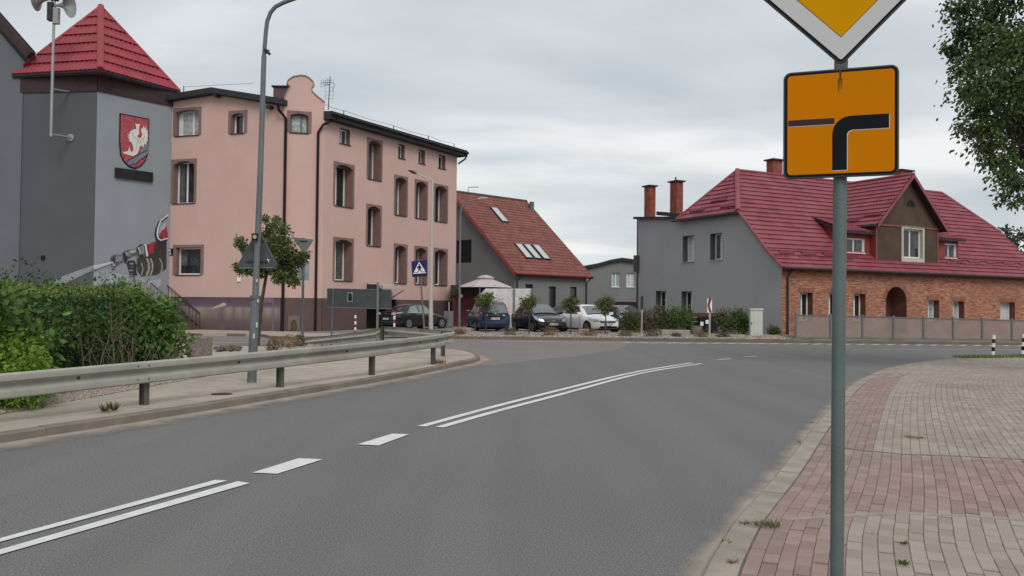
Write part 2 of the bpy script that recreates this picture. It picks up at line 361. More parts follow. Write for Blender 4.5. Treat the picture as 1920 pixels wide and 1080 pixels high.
# slab joints on the island pavement: shallow recessed lines built as thin dark strips is paint; build the slabs instead
SL = [mat('slab_a', (.41, .355, .305), .93, .1, 3, .3, 70, fine=.12, dirt=(.30, .255, .21)), mat('slab_b', (.38, .33, .28), .93, .1, 3, .3, 70, fine=.12)]
g0, g1 = Vector(gp(440, 762.6, 0)), Vector(gp(700, 719, 0)); du = (g1-g0).normalized(); dn = Vector((-du.y, du.x, 0))
cnt = 0
def inside(p, poly):
    c = False; n_ = len(poly)
    for i in range(n_):
        a, b_ = poly[i], poly[(i+1) % n_]
        if (a.y > p.y) != (b_.y > p.y) and p.x < (b_.x-a.x)*(p.y-a.y)/(b_.y-a.y)+a.x: c = not c
    return c
ipoly = inner+[Vector((-60, 2, 0))]
for i in range(-10, 30):
    for j in range(0, 6):
        c0 = g0+du*(i*1.0+(.5 if j % 2 else 0))+dn*(.17+j*.5+.25)
        cs = [c0+du*a*.494+dn*b_*.244 for a, b_ in ((-1, -1), (1, -1), (1, 1), (-1, 1))]
        if all(inside(c, ipoly) for c in cs) and cnt < 220:
            m = MB(); zz = .124+rnd.uniform(0, .005); m.prism([Vector((c.x, c.y, zz)) for c in cs], (0, 0, -.02)); m.build('paving_slab', SL[rnd.random() < .35], isl); cnt += 1
# gravel bed under the hedge
GRV = mat('gravel_bed_soil', (.17, .13, .10), .95, .3, 8, .5, 60)
ge = [gp(*q, .12) for q in ((-500, 855), (-200, 806), (0, 778), (150, 750), (300, 722), (385, 707))]
gpoly = [Vector((p.x, p.y, .129)) for p in ge]+[Vector((-7.3, 21.5, .129)), Vector((-11, 21.5, .129)), Vector((-14, 5, .129))]
mb = MB(); mb.prism(gpoly, (0, 0, -.03)); mb.build('hedge_ground', GRV, kind='structure')
STN = mat('gravel_stone', (.2, .165, .14), .88, .25, 20, tint=(.44, .375, .325))
mb = MB(); k = 0
while k < 14000:
    x = rnd.uniform(-12, -5); y = rnd.uniform(6, 21); p = Vector((x, y, 0))
    if not inside(p, gpoly) or x < -7.35+.25*noise.noise(Vector((x, y, 0))*1.5): continue
    q = proj((x, y, .13))
    if q[0] < -150: continue
    mb.ct = rnd.random(); mb.rock((x, y, .135), rnd.uniform(.012, .03)); k += 1
mb.build('gravel', STN, kind='stuff', label='pale pebbles covering the bed below the hedge behind the guardrail', category='gravel')
mb = MB(); mb.prism([Vector((x, y, .134)) for x, y in ((-7.45, 8), (-7.3, 13), (-7.25, 17), (-6.9, 19.8), (-7.3, 21.3), (-14, 21.3), (-14, 8))], (0, 0, -.02)); mb.build('hedge_shade', mat('hedge_shade', (.035, .03, .02), .95, .4, 14, .6, 40), kind='structure')  # dark sheet: the shadow below the hedge put into the ground colour
mb = MB(); mb.prism([Vector((x, y, .138)) for x, y in ((-9.1, 8), (-9.1, 21), (-11.0, 28.5), (-45, 28.5), (-45, 8))], (0, 0, -.02)); mb.build('hedge_ground', mat('hedge_shade', (.035, .03, .02)), kind='structure')  # unseen dark ground added so the low gaps in the hedge stay dark
mb = MB(); q_ = gp(416, 739.5, .127); mb.tube([q_, q_+Vector((0, 0, .012))], .17, 14); mb.build('access_cover', mat('cast_iron', (.05, .045, .04), .7, .2, 20), None, label='small round dark iron cover in the island paving behind the kerb', category='access cover')
# ---- right pavement
RKp = [(-.9, -1, 0), (.35, 3, 0)]+[gp(*q) for q in ((1312, 1080), (1365, 990), (1402, 962), (1442, 921), (1475, 880), (1503, 835), (1528, 803), (1560, 766), (1585, 736), (1610, 712), (1650, 693), (1707, 682), (1789, 675), (1870, 670.6), (1935, 668.6))]+[Vector((26, 32.4, 0)), Vector((60, 33.5, 0))]
RK = [Vector((p[0], p[1], 0)) for p in RKp]
for _ in range(2): RK = [RK[0]]+[(RK[i-1]+RK[i]*2+RK[i+1])/4 for i in range(1, len(RK)-1)]+[RK[-1]]
RKs = resample(RK, .1)
kb2 = bpy.data.objects.new('kerb', None); sc.collection.objects.link(kb2); kb2['kind'] = 'structure'
KH = .07
kerbrow(kb2, RKs, 1, .2, KH, 10, KERBR, gap=.012, jit=.008)
dust(RKs[::4][:60], -1, .22)
swp = [RKs[i]+side(RKs, i)*.2 for i in range(0, len(RKs), 6)]
mb = MB(); mb.prism([Vector((p.x, p.y, KH-.012)) for p in swp]+[Vector((60, -1, KH-.012))], (0, 0, -.1))
JOINT = mat('joint_sand', (.2, .172, .14), .95, .25, 5, .4, 80, dirt=(.19, .18, .11))
swk = mb.build('pavement', JOINT, kind='structure')
GB = mat('grey_paver', (.37, .315, .275), .9, .12, 5, .35, 90, tint=(.29, .245, .21), fine=.2, dirt=(.26, .225, .185))
RB = mat('red_paver', (.335, .24, .222), .9, .14, 5, .35, 90, tint=(.26, .18, .16), fine=.2, dirt=(.25, .2, .17))
cand = []; W_ = .097; LN = .2
RKd = resample(RK, .02)
nr = len(RKd)
cols = int(13/W_)
for j in range(cols):
    t0 = .215+j*W_; s_ = 0.0; last = None
    # walk offset curve
    pos = [RKd[i]+side(RKd, i)*(t0+W_/2) for i in range(0, nr, 2)]
    acc = 0; start = 0; offs = LN*.5 if j % 2 else 0; nxt = offs
    prev = pos[0]
    for i in range(1, len(pos)):
        st = (pos[i]-prev)
        if st.length < .004: continue
        acc += st.length
        if acc >= nxt:
            d = st.normalized(); c = pos[i]+d*0; cand.append((c, d, j)); nxt += LN
        prev = pos[i]
bl = []
for c, d, j in cand:
    if c.y < 2.5: continue
    q = proj((c.x, c.y, KH))
    if q[0] > 2200 or q[0] < 1200 or q[1] > 1300: continue
    cross = 6.7 < c.y < 9.4-.25*(c.x-4)
    red = cross or (j < 6 and c.y < 21+rnd.uniform(-1, 1))
    vis = (-20 < q[0] < 1940 and q[1] < 1095)
    bl.append(((0 if vis else 1), c.length, c, d, red, j))
bl.sort(key=lambda b_: (b_[0], b_[1]))
def brick(mb_, c, d, w_, l_, z):
    s_ = Vector((d.y, -d.x, 0)); bv = .0035
    b0 = [c+s_*(a*w_/2)+d*(b_*l_/2) for a, b_ in ((-1, -1), (1, -1), (1, 1), (-1, 1))]
    b1 = [c+s_*(a*(w_/2-bv))+d*(b_*(l_/2-bv)) for a, b_ in ((-1, -1), (1, -1), (1, 1), (-1, 1))]
    k0 = mb_.vs([Vector((p.x, p.y, z-.05)) for p in b0]); k1 = mb_.vs([Vector((p.x, p.y, z-bv)) for p in b0]); k2 = mb_.vs([Vector((p.x, p.y, z)) for p in b1])
    for i in range(4):
        n_ = (i+1) % 4; mb_.face((k0+i, k0+n_, k1+n_, k1+i)); mb_.face((k1+i, k1+n_, k2+n_, k2+i))
    mb_.face((k2, k2+1, k2+2, k2+3))
share = {}
for kc in range(2):
    for v_ in range(4):
        m = MB(); m.ct = v_/3*.8+.05; brick(m, Vector((0, 0, 0)), Vector((0, 1, 0)), W_-.003, LN-.012, 0); o = m.build('paver', RB if kc else GB, swk); share[(kc, v_)] = o.data; bpy.data.objects.remove(o)
rest = {True: MB(), False: MB()}
for n_, (vv, ll, c, d, red, j) in enumerate(bl):
    z = KH+rnd.uniform(-.003, .003)
    if n_ < 295:
        o = bpy.data.objects.new('paver', share[(int(red), rnd.randrange(4))]); sc.collection.objects.link(o); o.parent = swk
        o.location = (c.x, c.y, z); o.rotation_euler = (rnd.uniform(-.01, .01), rnd.uniform(-.01, .01), math.atan2(-d.x, d.y))
    else:
        m = rest[red]; m.ct = rnd.choice((.05, .3, .55, .85)); brick(m, c, d, W_-.003, LN-.012, z)
rest[True].build('red_pavers', RB, swk, kind='stuff'); rest[False].build('grey_pavers', GB, swk, kind='stuff')
# edging strips across the pavement
EDG = mat('edging_stone', (.31, .27, .235), .9, .15, 6, .3, 60)
for pl, m_ in (([(1470, 975), (1555, 970), (1640, 962), (1780, 966), (1930, 977), (2100, 990)], .06), ([(1540, 832), (1645, 849), (1780, 855), (1930, 862.5), (2100, 872)], .035)):
    P = resample([gp(*q, KH) for q in pl], .5)
    for a, b_ in zip(P, P[1:]):
        d = (b_-a).normalized(); m = MB(); m.box(Vector(((a.x+b_.x)/2, (a.y+b_.y)/2, KH-.024)), ((b_-a).length-.01, m_, .06), (d, Vector((-d.y, d.x, 0)), Z)); m.build('edging_stone', EDG if m_ > .04 else JOINT, swk)
# ---- far side ground: pavement along the pink house, forecourt with parked cars
def gz(x, y):
    a = min(1, max(0, (x+12)/9)); b_ = min(1, max(0, (y-42.4)/2.8)); return .12+.16*a*b_
FK = thing('far_kerb', '', ''); del FK['label'], FK['category']; FK['kind'] = 'structure'
FKER = mat('far_kerb_concrete', (.17, .13, .10), .92, .18, 2, .3, 60)
P = resample([Vector((-2.95, 43.6, 0)), Vector((-2.95, 42.6, 0)), Vector((-2.6, 42.05, 0)), Vector((8, 42, 0)), Vector((24, 41.9, 0)), Vector((45, 41.6, 0)), Vector((70, 41.2, 0))], .5)
kerbrow(FK, P, -1, .15, .13, 2, FKER)
P = resample([gp(x, y) for x, y in ((-900, 625), (-300, 627.5), (340, 629.2), (440, 630), (488, 631), (508, 634.5), (560, 636), (640, 634))], .5)
kerbrow(FK, P, -1, .15, .12, 2, FKER)
PV = mat('far_pavement', (.38, .32, .275), .93, .1, 2, .2, 60, fine=.15)
def sheet(name, xs, ys, zf, m, **k):
    mb_ = MB()
    for i in range(len(xs)-1):
        for j in range(len(ys)-1):
            q = [(xs[i], ys[j]), (xs[i+1], ys[j]), (xs[i+1], ys[j+1]), (xs[i], ys[j+1])]; mb_.poly([Vector((x, y, zf(x, y))) for x, y in q])
    return mb_.build(name, m, **k)
lin = lambda a, b_, n_: [a+(b_-a)*i/n_ for i in range(n_+1)]
pk = [gp(x, y) for x, y in ((-900, 625), (-300, 627.5), (340, 629.2), (440, 630), (488, 631), (508, 634.5), (560, 636), (640, 634))]
mb = MB(); mb.prism([Vector((p.x, p.y+.12, .117)) for p in pk]+[Vector((-8.3, 46, .117)), Vector((-7, 62, .117)), Vector((-70, 62, .117))], (0, 0, -.2)); mb.build('pavement_far', PV, kind='structure')
sheet('forecourt', lin(-16, 45, 30), lin(43.6, 82, 20), lambda x, y: gz(x, y)-.01 if y > 43.7 else .004, ASPH2, kind='structure')
sheet('gravel_bed', lin(-2.85, 13.9, 12), [42.1, 43, 44, 45, 45.6], lambda x, y: gz(x, y)+.015, GRV, kind='structure')
sheet('verge', lin(13.9, 70, 12), [42.02, 43.1, 44.5, 60], lambda x, y: gz(x, y)+.012, mat('verge_soil', (.2, .17, .13), .95, .3, 2, .5, 30, dirt=(.08, .09, .04)), kind='structure')
mb = MB()
for i in range(9000):
    x = rnd.uniform(-2.8, 13.9); y = rnd.uniform(42.15, 45.5); mb.ct = rnd.random(); mb.rock((x, y, gz(x, y)+.03), rnd.uniform(.025, .065))
mb.build('gravel', STN, kind='stuff', label='pale stones covering the planting strip in front of the parked cars', category='gravel')
# ================================================================== BUILDINGS
def window(f, parent, r, depth=.25, rise=0, mull=(.5,), surround=0, glass=None, sill=True, bar=.085, frame=None, rev=None, sash=False, smat=None, trans=()):
    """r=(a0,a1,z0,z1). returns hole polygon"""
    a0, a1, z0, z1 = r; hole = arched(a0, a1, z0, z1, rise); d = -depth
    wm = MB()
    fb = .05
    f.slab(wm, rect(a0, a1, z0, z1), d-.06, d, [rect(a0+bar, a1-bar, z0+bar, z1-bar)])
    for k in mull:
        c = a0+(a1-a0)*k; f.box(wm, c-bar*.55, c+bar*.55, z0+bar, z1-bar, d-.05, d+.004)
    for k in trans:
        c = z0+(z1-z0)*k; f.box(wm, a0+bar, a1-bar, c-bar*.4, c+bar*.4, d-.05, d+.003)
    w_ = wm.build('window', frame or WHITE, parent)
    g = MB(); f.slab(g, rect(a0+bar, a1-bar, z0+bar, z1-bar), d-.045, d-.035); g.build('pane', glass or GLASS, w_)
    if (glass is None or glass is GLASS) and a1-a0 > .5 and rnd.random() < .55:
        q_ = rnd.choice((.28, .4)); lf = rnd.random() < .5; g = MB(); f.slab(g, rect(a0+bar if lf else a1-bar-(a1-a0-2*bar)*q_, a0+bar+(a1-a0-2*bar)*q_ if lf else a1-bar, z0+bar+(z1-z0)*rnd.choice((0, 0, .3)), z1-bar), d-.034, d-.03); g.build('curtain', mat('dim_curtain', (.10, .105, .10), .5, .4, 5), w_)
    g = MB(); f.reveal(g, hole, depth); g.build('reveal', rev or BROWNR, w_)
    if sill:
        g = MB(); f.box(g, a0-.04, a1+.04, z0-.05, z0-.002, -depth+.01, .06); g.build('sill', smat or DKST, w_)
    if surround:
        g = MB(); s_ = surround; f.slab(g, rect(a0-s_, a1+s_, z0-.0, z1+s_), .002, .03, [arched(a0, a1, z0-.0+.001, z1, rise)]) if False else None
        # band built as left, right and head pieces round the arch
        out = [(a0-s_, z0), (a0, z0)]+list(reversed(hole[2:]))+[(a1, z0), (a1+s_, z0), (a1+s_, z1+s_*.8), (a0-s_, z1+s_*.8)]
        f.slab(g, out, .0, .03); g.build('surround', BROWNR, w_)
    return hole
def course_roof(parent, P0, uq, ur, rows, qspan, m, wave=.2, lift=.06, amp=.034, name='tile_course', under=None):
    """rows: slope distances r0..rn ; qspan(r)->(q0,q1).  P0 origin, uq along eave, ur up slope"""
    nrm = uq.cross(ur).normalized()
    if nrm.z < 0: nrm = -nrm
    n_ = len(rows)-1; under_done = False
    for i in range(n_):
        r0, r1 = rows[i], rows[i+1]; a0, a1 = qspan(r0+1e-4); b0, b1 = qspan(r1-1e-4)
        lo = min(a0, b0); hi = max(a1, b1)
        if hi-lo < .05: continue
        st = wave/4; ks = range(int(math.floor(lo/st)), int(math.ceil(hi/st))+1)
        mb_ = MB(); prev = None
        for k_ in ks:
            q = k_*st; qa = min(max(q, a0), a1); qb = min(max(q, b0), b1)
            h = amp*(.5+.5*math.cos(2*math.pi*q/wave))
            A = P0+uq*qa+ur*(r0-amp*.9*math.cos(2*math.pi*q/wave)); B = P0+uq*qb+ur*r1
            kk = mb_.vs([A+nrm*(-.01), A+nrm*(lift+h), B+nrm*(.004+h)])
            if prev is not None: mb_.face((prev, kk, kk+1, prev+1)); mb_.face((prev+1, kk+1, kk+2, prev+2))
            prev = kk
        mb_.build(name, m, parent, smooth='all' if False else False)
def frange(a, b_, st):
    o = [a]
    while o[-1] < b_-1e-6: o.append(min(o[-1]+st, b_))
    return o
def ridge(parent, pts, r=.09, m=None, name='ridge_cap'):
    mb_ = MB(); mb_.tube(pts, r, 8); return mb_.build(name, m or TILE, parent, smooth=True)
# ------------------------------------------------ pink tenement
rA = 18; rC = 59.6
B0 = Vector((-12.86, 47.4, 0)); B0 = gp(526, 621, .12); B0.z = 0
vA = Vector((math.cos(R(180-rA)), math.sin(R(180-rA)), 0))          # from B0 going left & away
FA = Fac(B0, -vA)                                                    # a increases to the right, a=0 at B0
aL = FA.uv(313.5, 400)[0]
uB = Vector((math.cos(R(16)), math.sin(R(16)), 0)); FB = Fac(B0, uB); aB = FB.uv(605, 450)[0]
C0 = FB.p(aB, 0); uC = Vector((math.cos(R(rC)), math.sin(R(rC)), 0)); FC = Fac(C0, uC); aC = FC.uv(855, 450)[0]
pink = thing('tenement_house', 'salmon pink three storey tenement with brown window surrounds and curved gable on the corner', 'house', tuple(FB.p(aB/2, .12)))
def px_rect(f, x0, x1, y0, y1, off=0):
    xm = (x0+x1)/2; a0 = f.uv(x0, (y0+y1)/2, off)[0]; a1 = f.uv(x1, (y0+y1)/2, off)[0]; return [a0, a1, f.uv(xm, y1, off)[1], f.uv(xm, y0, off)[1]]
ZP = FB.uv(560, 558.5)[1]
holesA = []; holesB = []; holesC = []
def pw(f, lst, x0, x1, y0, y1, **k): r = px_rect(f, x0, x1, y0, y1); lst.append(window(f, pink, r, **k)); return r
pw(FA, holesA, 329.5, 373, 206, 254, rise=.12, depth=.32, surround=.17, mull=(.12, .62), glass=CURT)
pw(FA, holesA, 434, 458, 212.5, 250, rise=.12, depth=.32, surround=.2, mull=(.7,))
pw(FA, holesA, 325, 364.5, 302, 381, rise=.22, depth=.42, surround=.15, mull=(.45,))
r_ = pw(FA, holesA, 330, 376.5, 464, 515, rise=0, depth=.3, surround=.2, mull=())
# faint script on the pane of the ground floor window
def glyph(f, parent, strokes, a, z, s, off, w_, m, name='lettering'):
    mb_ = MB()
    for st in strokes:
        for p, q in zip(st, st[1:]):
            A = f.p(a+p[0]*s, z+p[1]*s, off); B = f.p(a+q[0]*s, z+q[1]*s, off); d = (B-A)
            if d.length < 1e-5: continue
            mb_.box((A+B)/2, (d.length+w_*.6, .004, w_), (d.normalized(), f.n, d.normalized().cross(f.n)))
    return mb_.build(name, m, parent)
NEON = mat('faint_lettering', (.12, .13, .14), .6)
S_N = [[(0, 0), (.12, 1), (.45, 0), (.6, 1)]]
S_R = [[(0, 0), (.08, 1), (.4, 1), (.5, .8), (.4, .55), (.1, .5), (.5, 0)]]
S_5 = [[(.45, .75), (.1, .75), (.05, .4), (.35, .42), (.42, .15), (.25, 0), (0, .08)]]
win4 = [o for o in pink.children if o.name.startswith('window')][-1]
for st, dx_ in ((S_N, .1), (S_R, .85), (S_5, 1.5)):
    glyph(FA, win4, st, (r_[0]+r_[1])/2-.12+dx_*.27, (r_[2]+r_[3])/2-.25, .42, -.33, .022, NEON)
pw(FB, holesB, 544.5, 578, 213, 249, rise=.12, depth=.25, surround=.18, mull=(.62,), glass=CURT, frame=STEEL)
top1, bot1 = FC.uv(644, 306)[1], FC.uv(644, 385.5)[1]
zt1 = (top1+FC.uv(828, 352)[1])/2; zb1 = (bot1+FC.uv(828, 417)[1])/2
zt0 = (FC.uv(644, 448)[1]+FC.uv(827, 470)[1])/2; zb0 = (FC.uv(644, 525)[1]+FC.uv(827, 535.5)[1])/2
zta = (FC.uv(646, 238.5)[1]+FC.uv(829, 293.5)[1])/2; zba = (FC.uv(646, 266.5)[1]+FC.uv(829, 319)[1])/2
for x0, x1 in ((628, 661), (741.5, 762), (780, 800), (816, 838)):
    a0, a1 = FC.uv(x0, 350)[0], FC.uv(x1, 350)[0]; holesC.append(window(FC, pink, (a0, a1, zb1, zt1), .62, .2, (.5,), .14))
for x0, x1 in ((627, 659.5), (740.5, 761), (779, 799), (815, 837)):
    a0, a1 = FC.uv(x0, 490)[0], FC.uv(x1, 490)[0]; holesC.append(window(FC, pink, (a0, a1, zb0, zt0), .62, .2, (.5,), .14))
for x0, x1 in ((636.7, 656), (746.7, 759), (785.2, 797), (822, 835.6)):
    a0, a1 = FC.uv(x0, 280)[0], FC.uv(x1, 280)[0]; holesC.append(window(FC, pink, (a0, a1, zba, zta), .3, 0, (.5,), 0))
for (x0, x1, y0, y1) in ((690.5, 714, 264, 337), (689, 712.5, 387, 461)):
    r2 = px_rect(FC, x0, x1, y0, y1); holesC.append(window(FC, pink, r2, .6, .2, (.5,), .14))
zAl = FA.uv(320, 192)[1]; zAp = FA.uv(405, 178)[1]; zAr = FA.uv(524, 200)[1]; aP = FA.uv(405, 178)[0]
zCt = FC.uv(612, 222)[1]; zCr = FC.uv(850, 300)[1]; zC = (zCt+zCr)/2+.1
prof = [(522, 182.5), (539, 170), (544, 162), (538, 156), (539.5, 151), (543, 147.5), (551, 143), (564, 141), (573, 142), (580, 146), (587, 152.5), (589, 160), (585, 164), (585.5, 171), (594.5, 180), (607, 191)]
zGB = FB.uv(560, 200)[1]; gb = [FB.uv(*q) for q in prof]; gb[0] = (0, gb[0][1]); gb[-1] = (aB, gb[-1][1])
mb = MB(); FA.wall(mb, [(aL, ZP), (0, ZP), (0, zAr), (aP, zAp), (aL, zAl)], holesA); mb.build('wall', PINK, pink)
mb = MB(); FB.wall(mb, [(0, ZP), (aB, ZP)]+list(reversed(gb)), holesB); mb.build('wall', PINK, pink)
mb = MB(); FB.slab(mb, gb+[(aB, zGB), (0, zGB)], -.3, -.003); mb.build('gable_back', PINK, pink)
mb = MB(); FC.wall(mb, [(0, ZP), (aC, ZP), (aC, zC), (0, zC)], holesC); mb.build('wall', PINK, pink)
bk = [FC.p(aC, 0), FC.p(aC, 0)-FC.n*10, FA.p(aL, 0)+Vector((-.5, 10, 0)), FA.p(aL, 0)]
mb = MB()
for a, b_ in zip(bk, bk[1:]): mb.poly([a, b_, b_+Z*zC, a+Z*zC])
mb.build('rear_wall', PINK, pink)
# coping on the curved gable
mb = MB()
for (a0, z0), (a1, z1) in zip(gb, gb[1:]):
    A, B = FB.p(a0, z0, -.15), FB.p(a1, z1, -.15); d = (B-A).normalized(); mb.box((A+B)/2+d.cross(FB.n)*0, ((B-A).length+.03, .42, .05), (d, FB.n, d.cross(FB.n)))
mb.build('gable_coping', mat('coping', (.3, .25, .23), .6), pink)
# plinths
MUR = mat('painted_plinth_mural', (.12, .085, .095), .8, .15, 1.5, .2, 60)
mb = MB(); FA.slab(mb, rect(aL, 0, .1, ZP), -.02, .05); mb.build('plinth', [MUR], pink)
mb = MB(); FB.slab(mb, rect(.052, aB, .1, ZP), -.02, .05); mb.build('plinth', PLINTH, pink)
cgap0 = FC.uv(686, 590)[0]; cg1 = FC.uv(742, 590)[0]
mb = MB(); FC.slab(mb, rect(.03, cgap0, .1, ZP), -.02, .05); FC.slab(mb, rect(cg1, aC, .1, ZP), -.02, .05); mb.build('plinth', PLINTH, pink)
mb = MB(); FC.slab(mb, rect(cgap0, cg1, .1, ZP), -1.2, -1.15); FC.box(mb, cgap0-.03, cgap0, .1, ZP, -1.2, -.02); FC.box(mb, cg1, cg1+.03, .1, ZP, -1.2, -.02); mb.build('entrance_recess', mat('recess_shade', (.03, .02, .02), .9), pink)  # near-black recess: the entrance shadow is in the colour
# plinth mural gradient: a painted band, colour by height
t = MUR.node_tree; b = t.nodes['Principled BSDF']; srcc = b.inputs['Base Color'].links[0].from_socket
um = t.nodes.new('ShaderNodeUVMap'); sp = t.nodes.new('ShaderNodeSeparateXYZ'); t.links.new(um.outputs[0], sp.inputs[0])
rp = t.nodes.new('ShaderNodeValToRGB'); mr = t.nodes.new('ShaderNodeMapRange'); mr.inputs[1].default_value = .1; mr.inputs[2].default_value = ZP; t.links.new(sp.outputs[1], mr.inputs[0]); t.links.new(mr.outputs[0], rp.inputs[0])
el = rp.color_ramp.elements; el[0].position = 0; el[0].color = (.09, .06, .065, 1); el[1].position = 1; el[1].color = (.085, .05, .075, 1)
for ps, cc in ((.3, (.15, .105, .1)), (.5, (.25, .2, .18)), (.66, (.3, .25, .22)), (.74, (.14, .1, .13)), (.9, (.1, .07, .12))): q = el.new(ps); q.color = (*cc, 1)
mx = t.nodes.new('ShaderNodeMix'); mx.data_type = 'RGBA'
mpx = t.nodes.new('ShaderNodeMapping'); mpx.inputs['Scale'].default_value = (.7, .05, 1); t.links.new(um.outputs[0], mpx.inputs[0])
nx = t.nodes.new('ShaderNodeTexNoise'); nx.inputs['Scale'].default_value = 2; t.links.new(mpx.outputs[0], nx.inputs[0])
mrx = t.nodes.new('ShaderNodeMapRange'); mrx.inputs[1].default_value = .3; mrx.inputs[2].default_value = .6; t.links.new(nx.outputs[0], mrx.inputs[0])
t.links.new(mrx.outputs[0], mx.inputs[0]); t.links.new(srcc, mx.inputs[6]); t.links.new(rp.outputs[0], mx.inputs[7]); t.links.new(mx.outputs[2], b.inputs['Base Color'])
VIO = mat('violet_trim', (.17, .13, .18), .7)
a_v = FA.uv(512, 590)[0]
mb = MB(); FA.slab(mb, rect(a_v, a_v+.1, .1, ZP), .051, .07); FA.slab(mb, rect(FA.uv(484, 560)[0], a_v-.02, ZP-.28, ZP), .051, .056); mb.build('violet_trim', VIO, pink)
a0_, a1_ = FA.uv(397, 580)[0], FA.uv(423, 573)[0]; zz0, zz1 = FA.uv(397, 578)[1], FA.uv(423, 570)[1]
mb = MB(); FA.slab(mb, [(a0_, zz0-.03), (a1_, zz1-.12), (a1_+.1, zz1), (a1_-.1, zz1+.08), (a0_+.3, zz0+.12)], .0511, .054); mb.build('mural_highlight', mat('mural_light', (.42, .37, .33), .8, .25, 3), pink)
# painted niche on the plinth
r3 = px_rect(FB, 540, 562, 592, 619.5); mb = MB(); FB.slab(mb, rect(*r3), .051, .075); mb.build('plinth_panel', mat('niche_frame', (.17, .12, .11), .8), pink)
mb = MB(); FB.slab(mb, arched(r3[0]+.14, r3[1]-.14, r3[2], r3[3]-.2, .25), .076, .08); mb.build('plinth_arch', mat('niche_dark', (.09, .06, .05), .9, .3, 6), pink)
# roofs of the pink house
mb = MB(); oh = .45
top = [(aL-.15, zAl+.02), (aP, zAp+.02), (.15, zAr+.02)]
for (a0, z0), (a1, z1) in zip(top, top[1:]):
    mb.prism([FA.p(a0, z0, oh), FA.p(a1, z1, oh), FA.p(a1, z1+.32, oh), FA.p(a0, z0+.32, oh)], -FA.n*9)
mb.build('roof', DARKF, pink)
mb = MB(); FC.slab(mb, rect(-.05, aC+.35, zC, zC+.42), -.02, .55); mb.build('eave_box', DARKF, pink)
mb = MB()
mb.poly([FC.p(-.05, zC+.43, .62), FC.p(aC+.4, zC+.43, .62), FC.p(aC+.4, zC+1.25, -9), FC.p(-.05, zC+1.25, -9)])
mb.poly([FC.p(-.05, zC+.33, .6), FC.p(aC+.4, zC+.33, .6), FC.p(aC+.4, zC+1.15, -9), FC.p(-.05, zC+1.15, -9)])
mb.poly([FC.p(aC+.4, zC+.43, .62), FC.p(aC+.4, zC+.0, .62), FC.p(aC+.4, zC, -9), FC.p(aC+.4, zC+1.25, -9)])
mb.build('roof', DARKF, pink)
DPM = mat('downpipe_dark_brown', (.016, .009, .009), .6, .15, 4)
# gutters, downpipes
mb = MB(); g0 = FC.p(-.1, zC+.3, .66); g1_ = FC.p(aC+.45, zC+.26, .66); mb.tube([g0, g1_], .075, 8); mb.build('gutter', DARKF, pink, smooth=True)
a_d = FB.uv(593.5, 450)[0]
mb = MB(); mb.tube([FC.p(.5, zC+.2, .62), FB.p(a_d+.25, zC-.35, .25), FB.p(a_d, zC-.75, .1), FB.p(a_d, .15, .1)], .075, 8); mb.build('downpipe', DPM, pink, smooth=True)
a_d = FA.uv(525, 450)[0]
mb = MB(); z5 = zAr; mb.tube([FA.p(-.05, z5+.05, .5), FA.p(-.1, z5-.25, .4), FB.p(.1, z5-.7, .12), FB.p(.1, .15, .12)], .085, 8); mb.build('downpipe', DPM, pink, smooth=True)
mb = MB(); mb.tube([FC.p(aC+.35, zC+.2, .62), FC.p(aC+.3, zC-.15, .5), FC.p(aC+.1, zC-.5, .05)], .06, 8); mb.build('downpipe', DKST, pink, smooth=True)
# rafter ends
for px_ in (411, 510):
    a = FA.uv(px_, 190)[0]; zq = zAp-.0 if px_ < 450 else zAr+.05; mb = MB(); FA.box(mb, a-.12, a+.12, zq-.18, zq-.02, 0, .42); mb.build('rafter_end', DARKF, pink)
# canopy over the entrance
r4 = [FC.uv(688, 540)[0], FC.uv(712, 540)[0]]
mb = MB(); zc = FC.uv(690, 530)[1]
mb.prism([FC.p(cgap0, zc, .05), FC.p(cgap0, zc-.06, .05), FC.p(cgap0, zc-.4, 1.3), FC.p(cgap0, zc-.34, 1.3)], FC.u*2.2); mb.build('canopy_roof', mat('canopy_sheet', (.42, .36, .33), .4, .1, 3), pink)
mb = MB()
for a in (cgap0+.05, cgap0+2.1): FC.box(mb, a-.03, a+.03, zc-1.0, zc-.1, .05, .1); mb.tube([FC.p(a, zc-1, .07), FC.p(a, zc-.42, 1.2)], .025, 6)
FC.box(mb, cgap0, cgap0+.05, zc-.6, zc-.1, .05, .9)
mb.build('canopy_bracket', BROWNF, pink)
# chimney, antenna, lightning wires
mb = MB(); ch = at(525, 175, 51); mb.box((ch.x, ch.y+1, ch.z-.1), (1.15, .8, 1.3)); mb.build('chimney', mat('chimney_brown', (.12, .07, .07), .8), pink)
mb = MB(); q = at(520, 158, 51.6); mb.tube([(q.x, q.y+.4, q.z-.5), (q.x, q.y+.4, q.z)], .1, 8); mb.box((ch.x, ch.y+1, ch.z+.58), (1.35, 1, .07)); mb.build('chimney_cap', DARKF, pink)
ant = thing('tv_antenna', 'thin grid television antenna on the roof beside the curved gable', 'antenna', tuple(at(615, 205, 51)))
mb = MB(); A = at(615.5, 206, 51); B = at(619, 144, 51); mb.tube([A, B], .03, 6); mb.build('mast', DKST, ant)
mb = MB()
for i in range(4):
    u = at(602+i*4, 160-(i % 2), 51); mb.tube([u, u+Z*.35], .012, 4); mb.tube([u+Z*.17, u+Z*.17+Vector((.3, .1, 0))], .01, 4)
mb.tube([at(600, 157, 51), at(618, 159, 51)], .014, 4); mb.tube([at(600, 163, 51), at(618, 159, 51)], .014, 4)
for i in range(6):
    y_ = 150+i*7; mb.tube([at(609, y_+1, 51), at(626, y_, 51)], .008, 4)
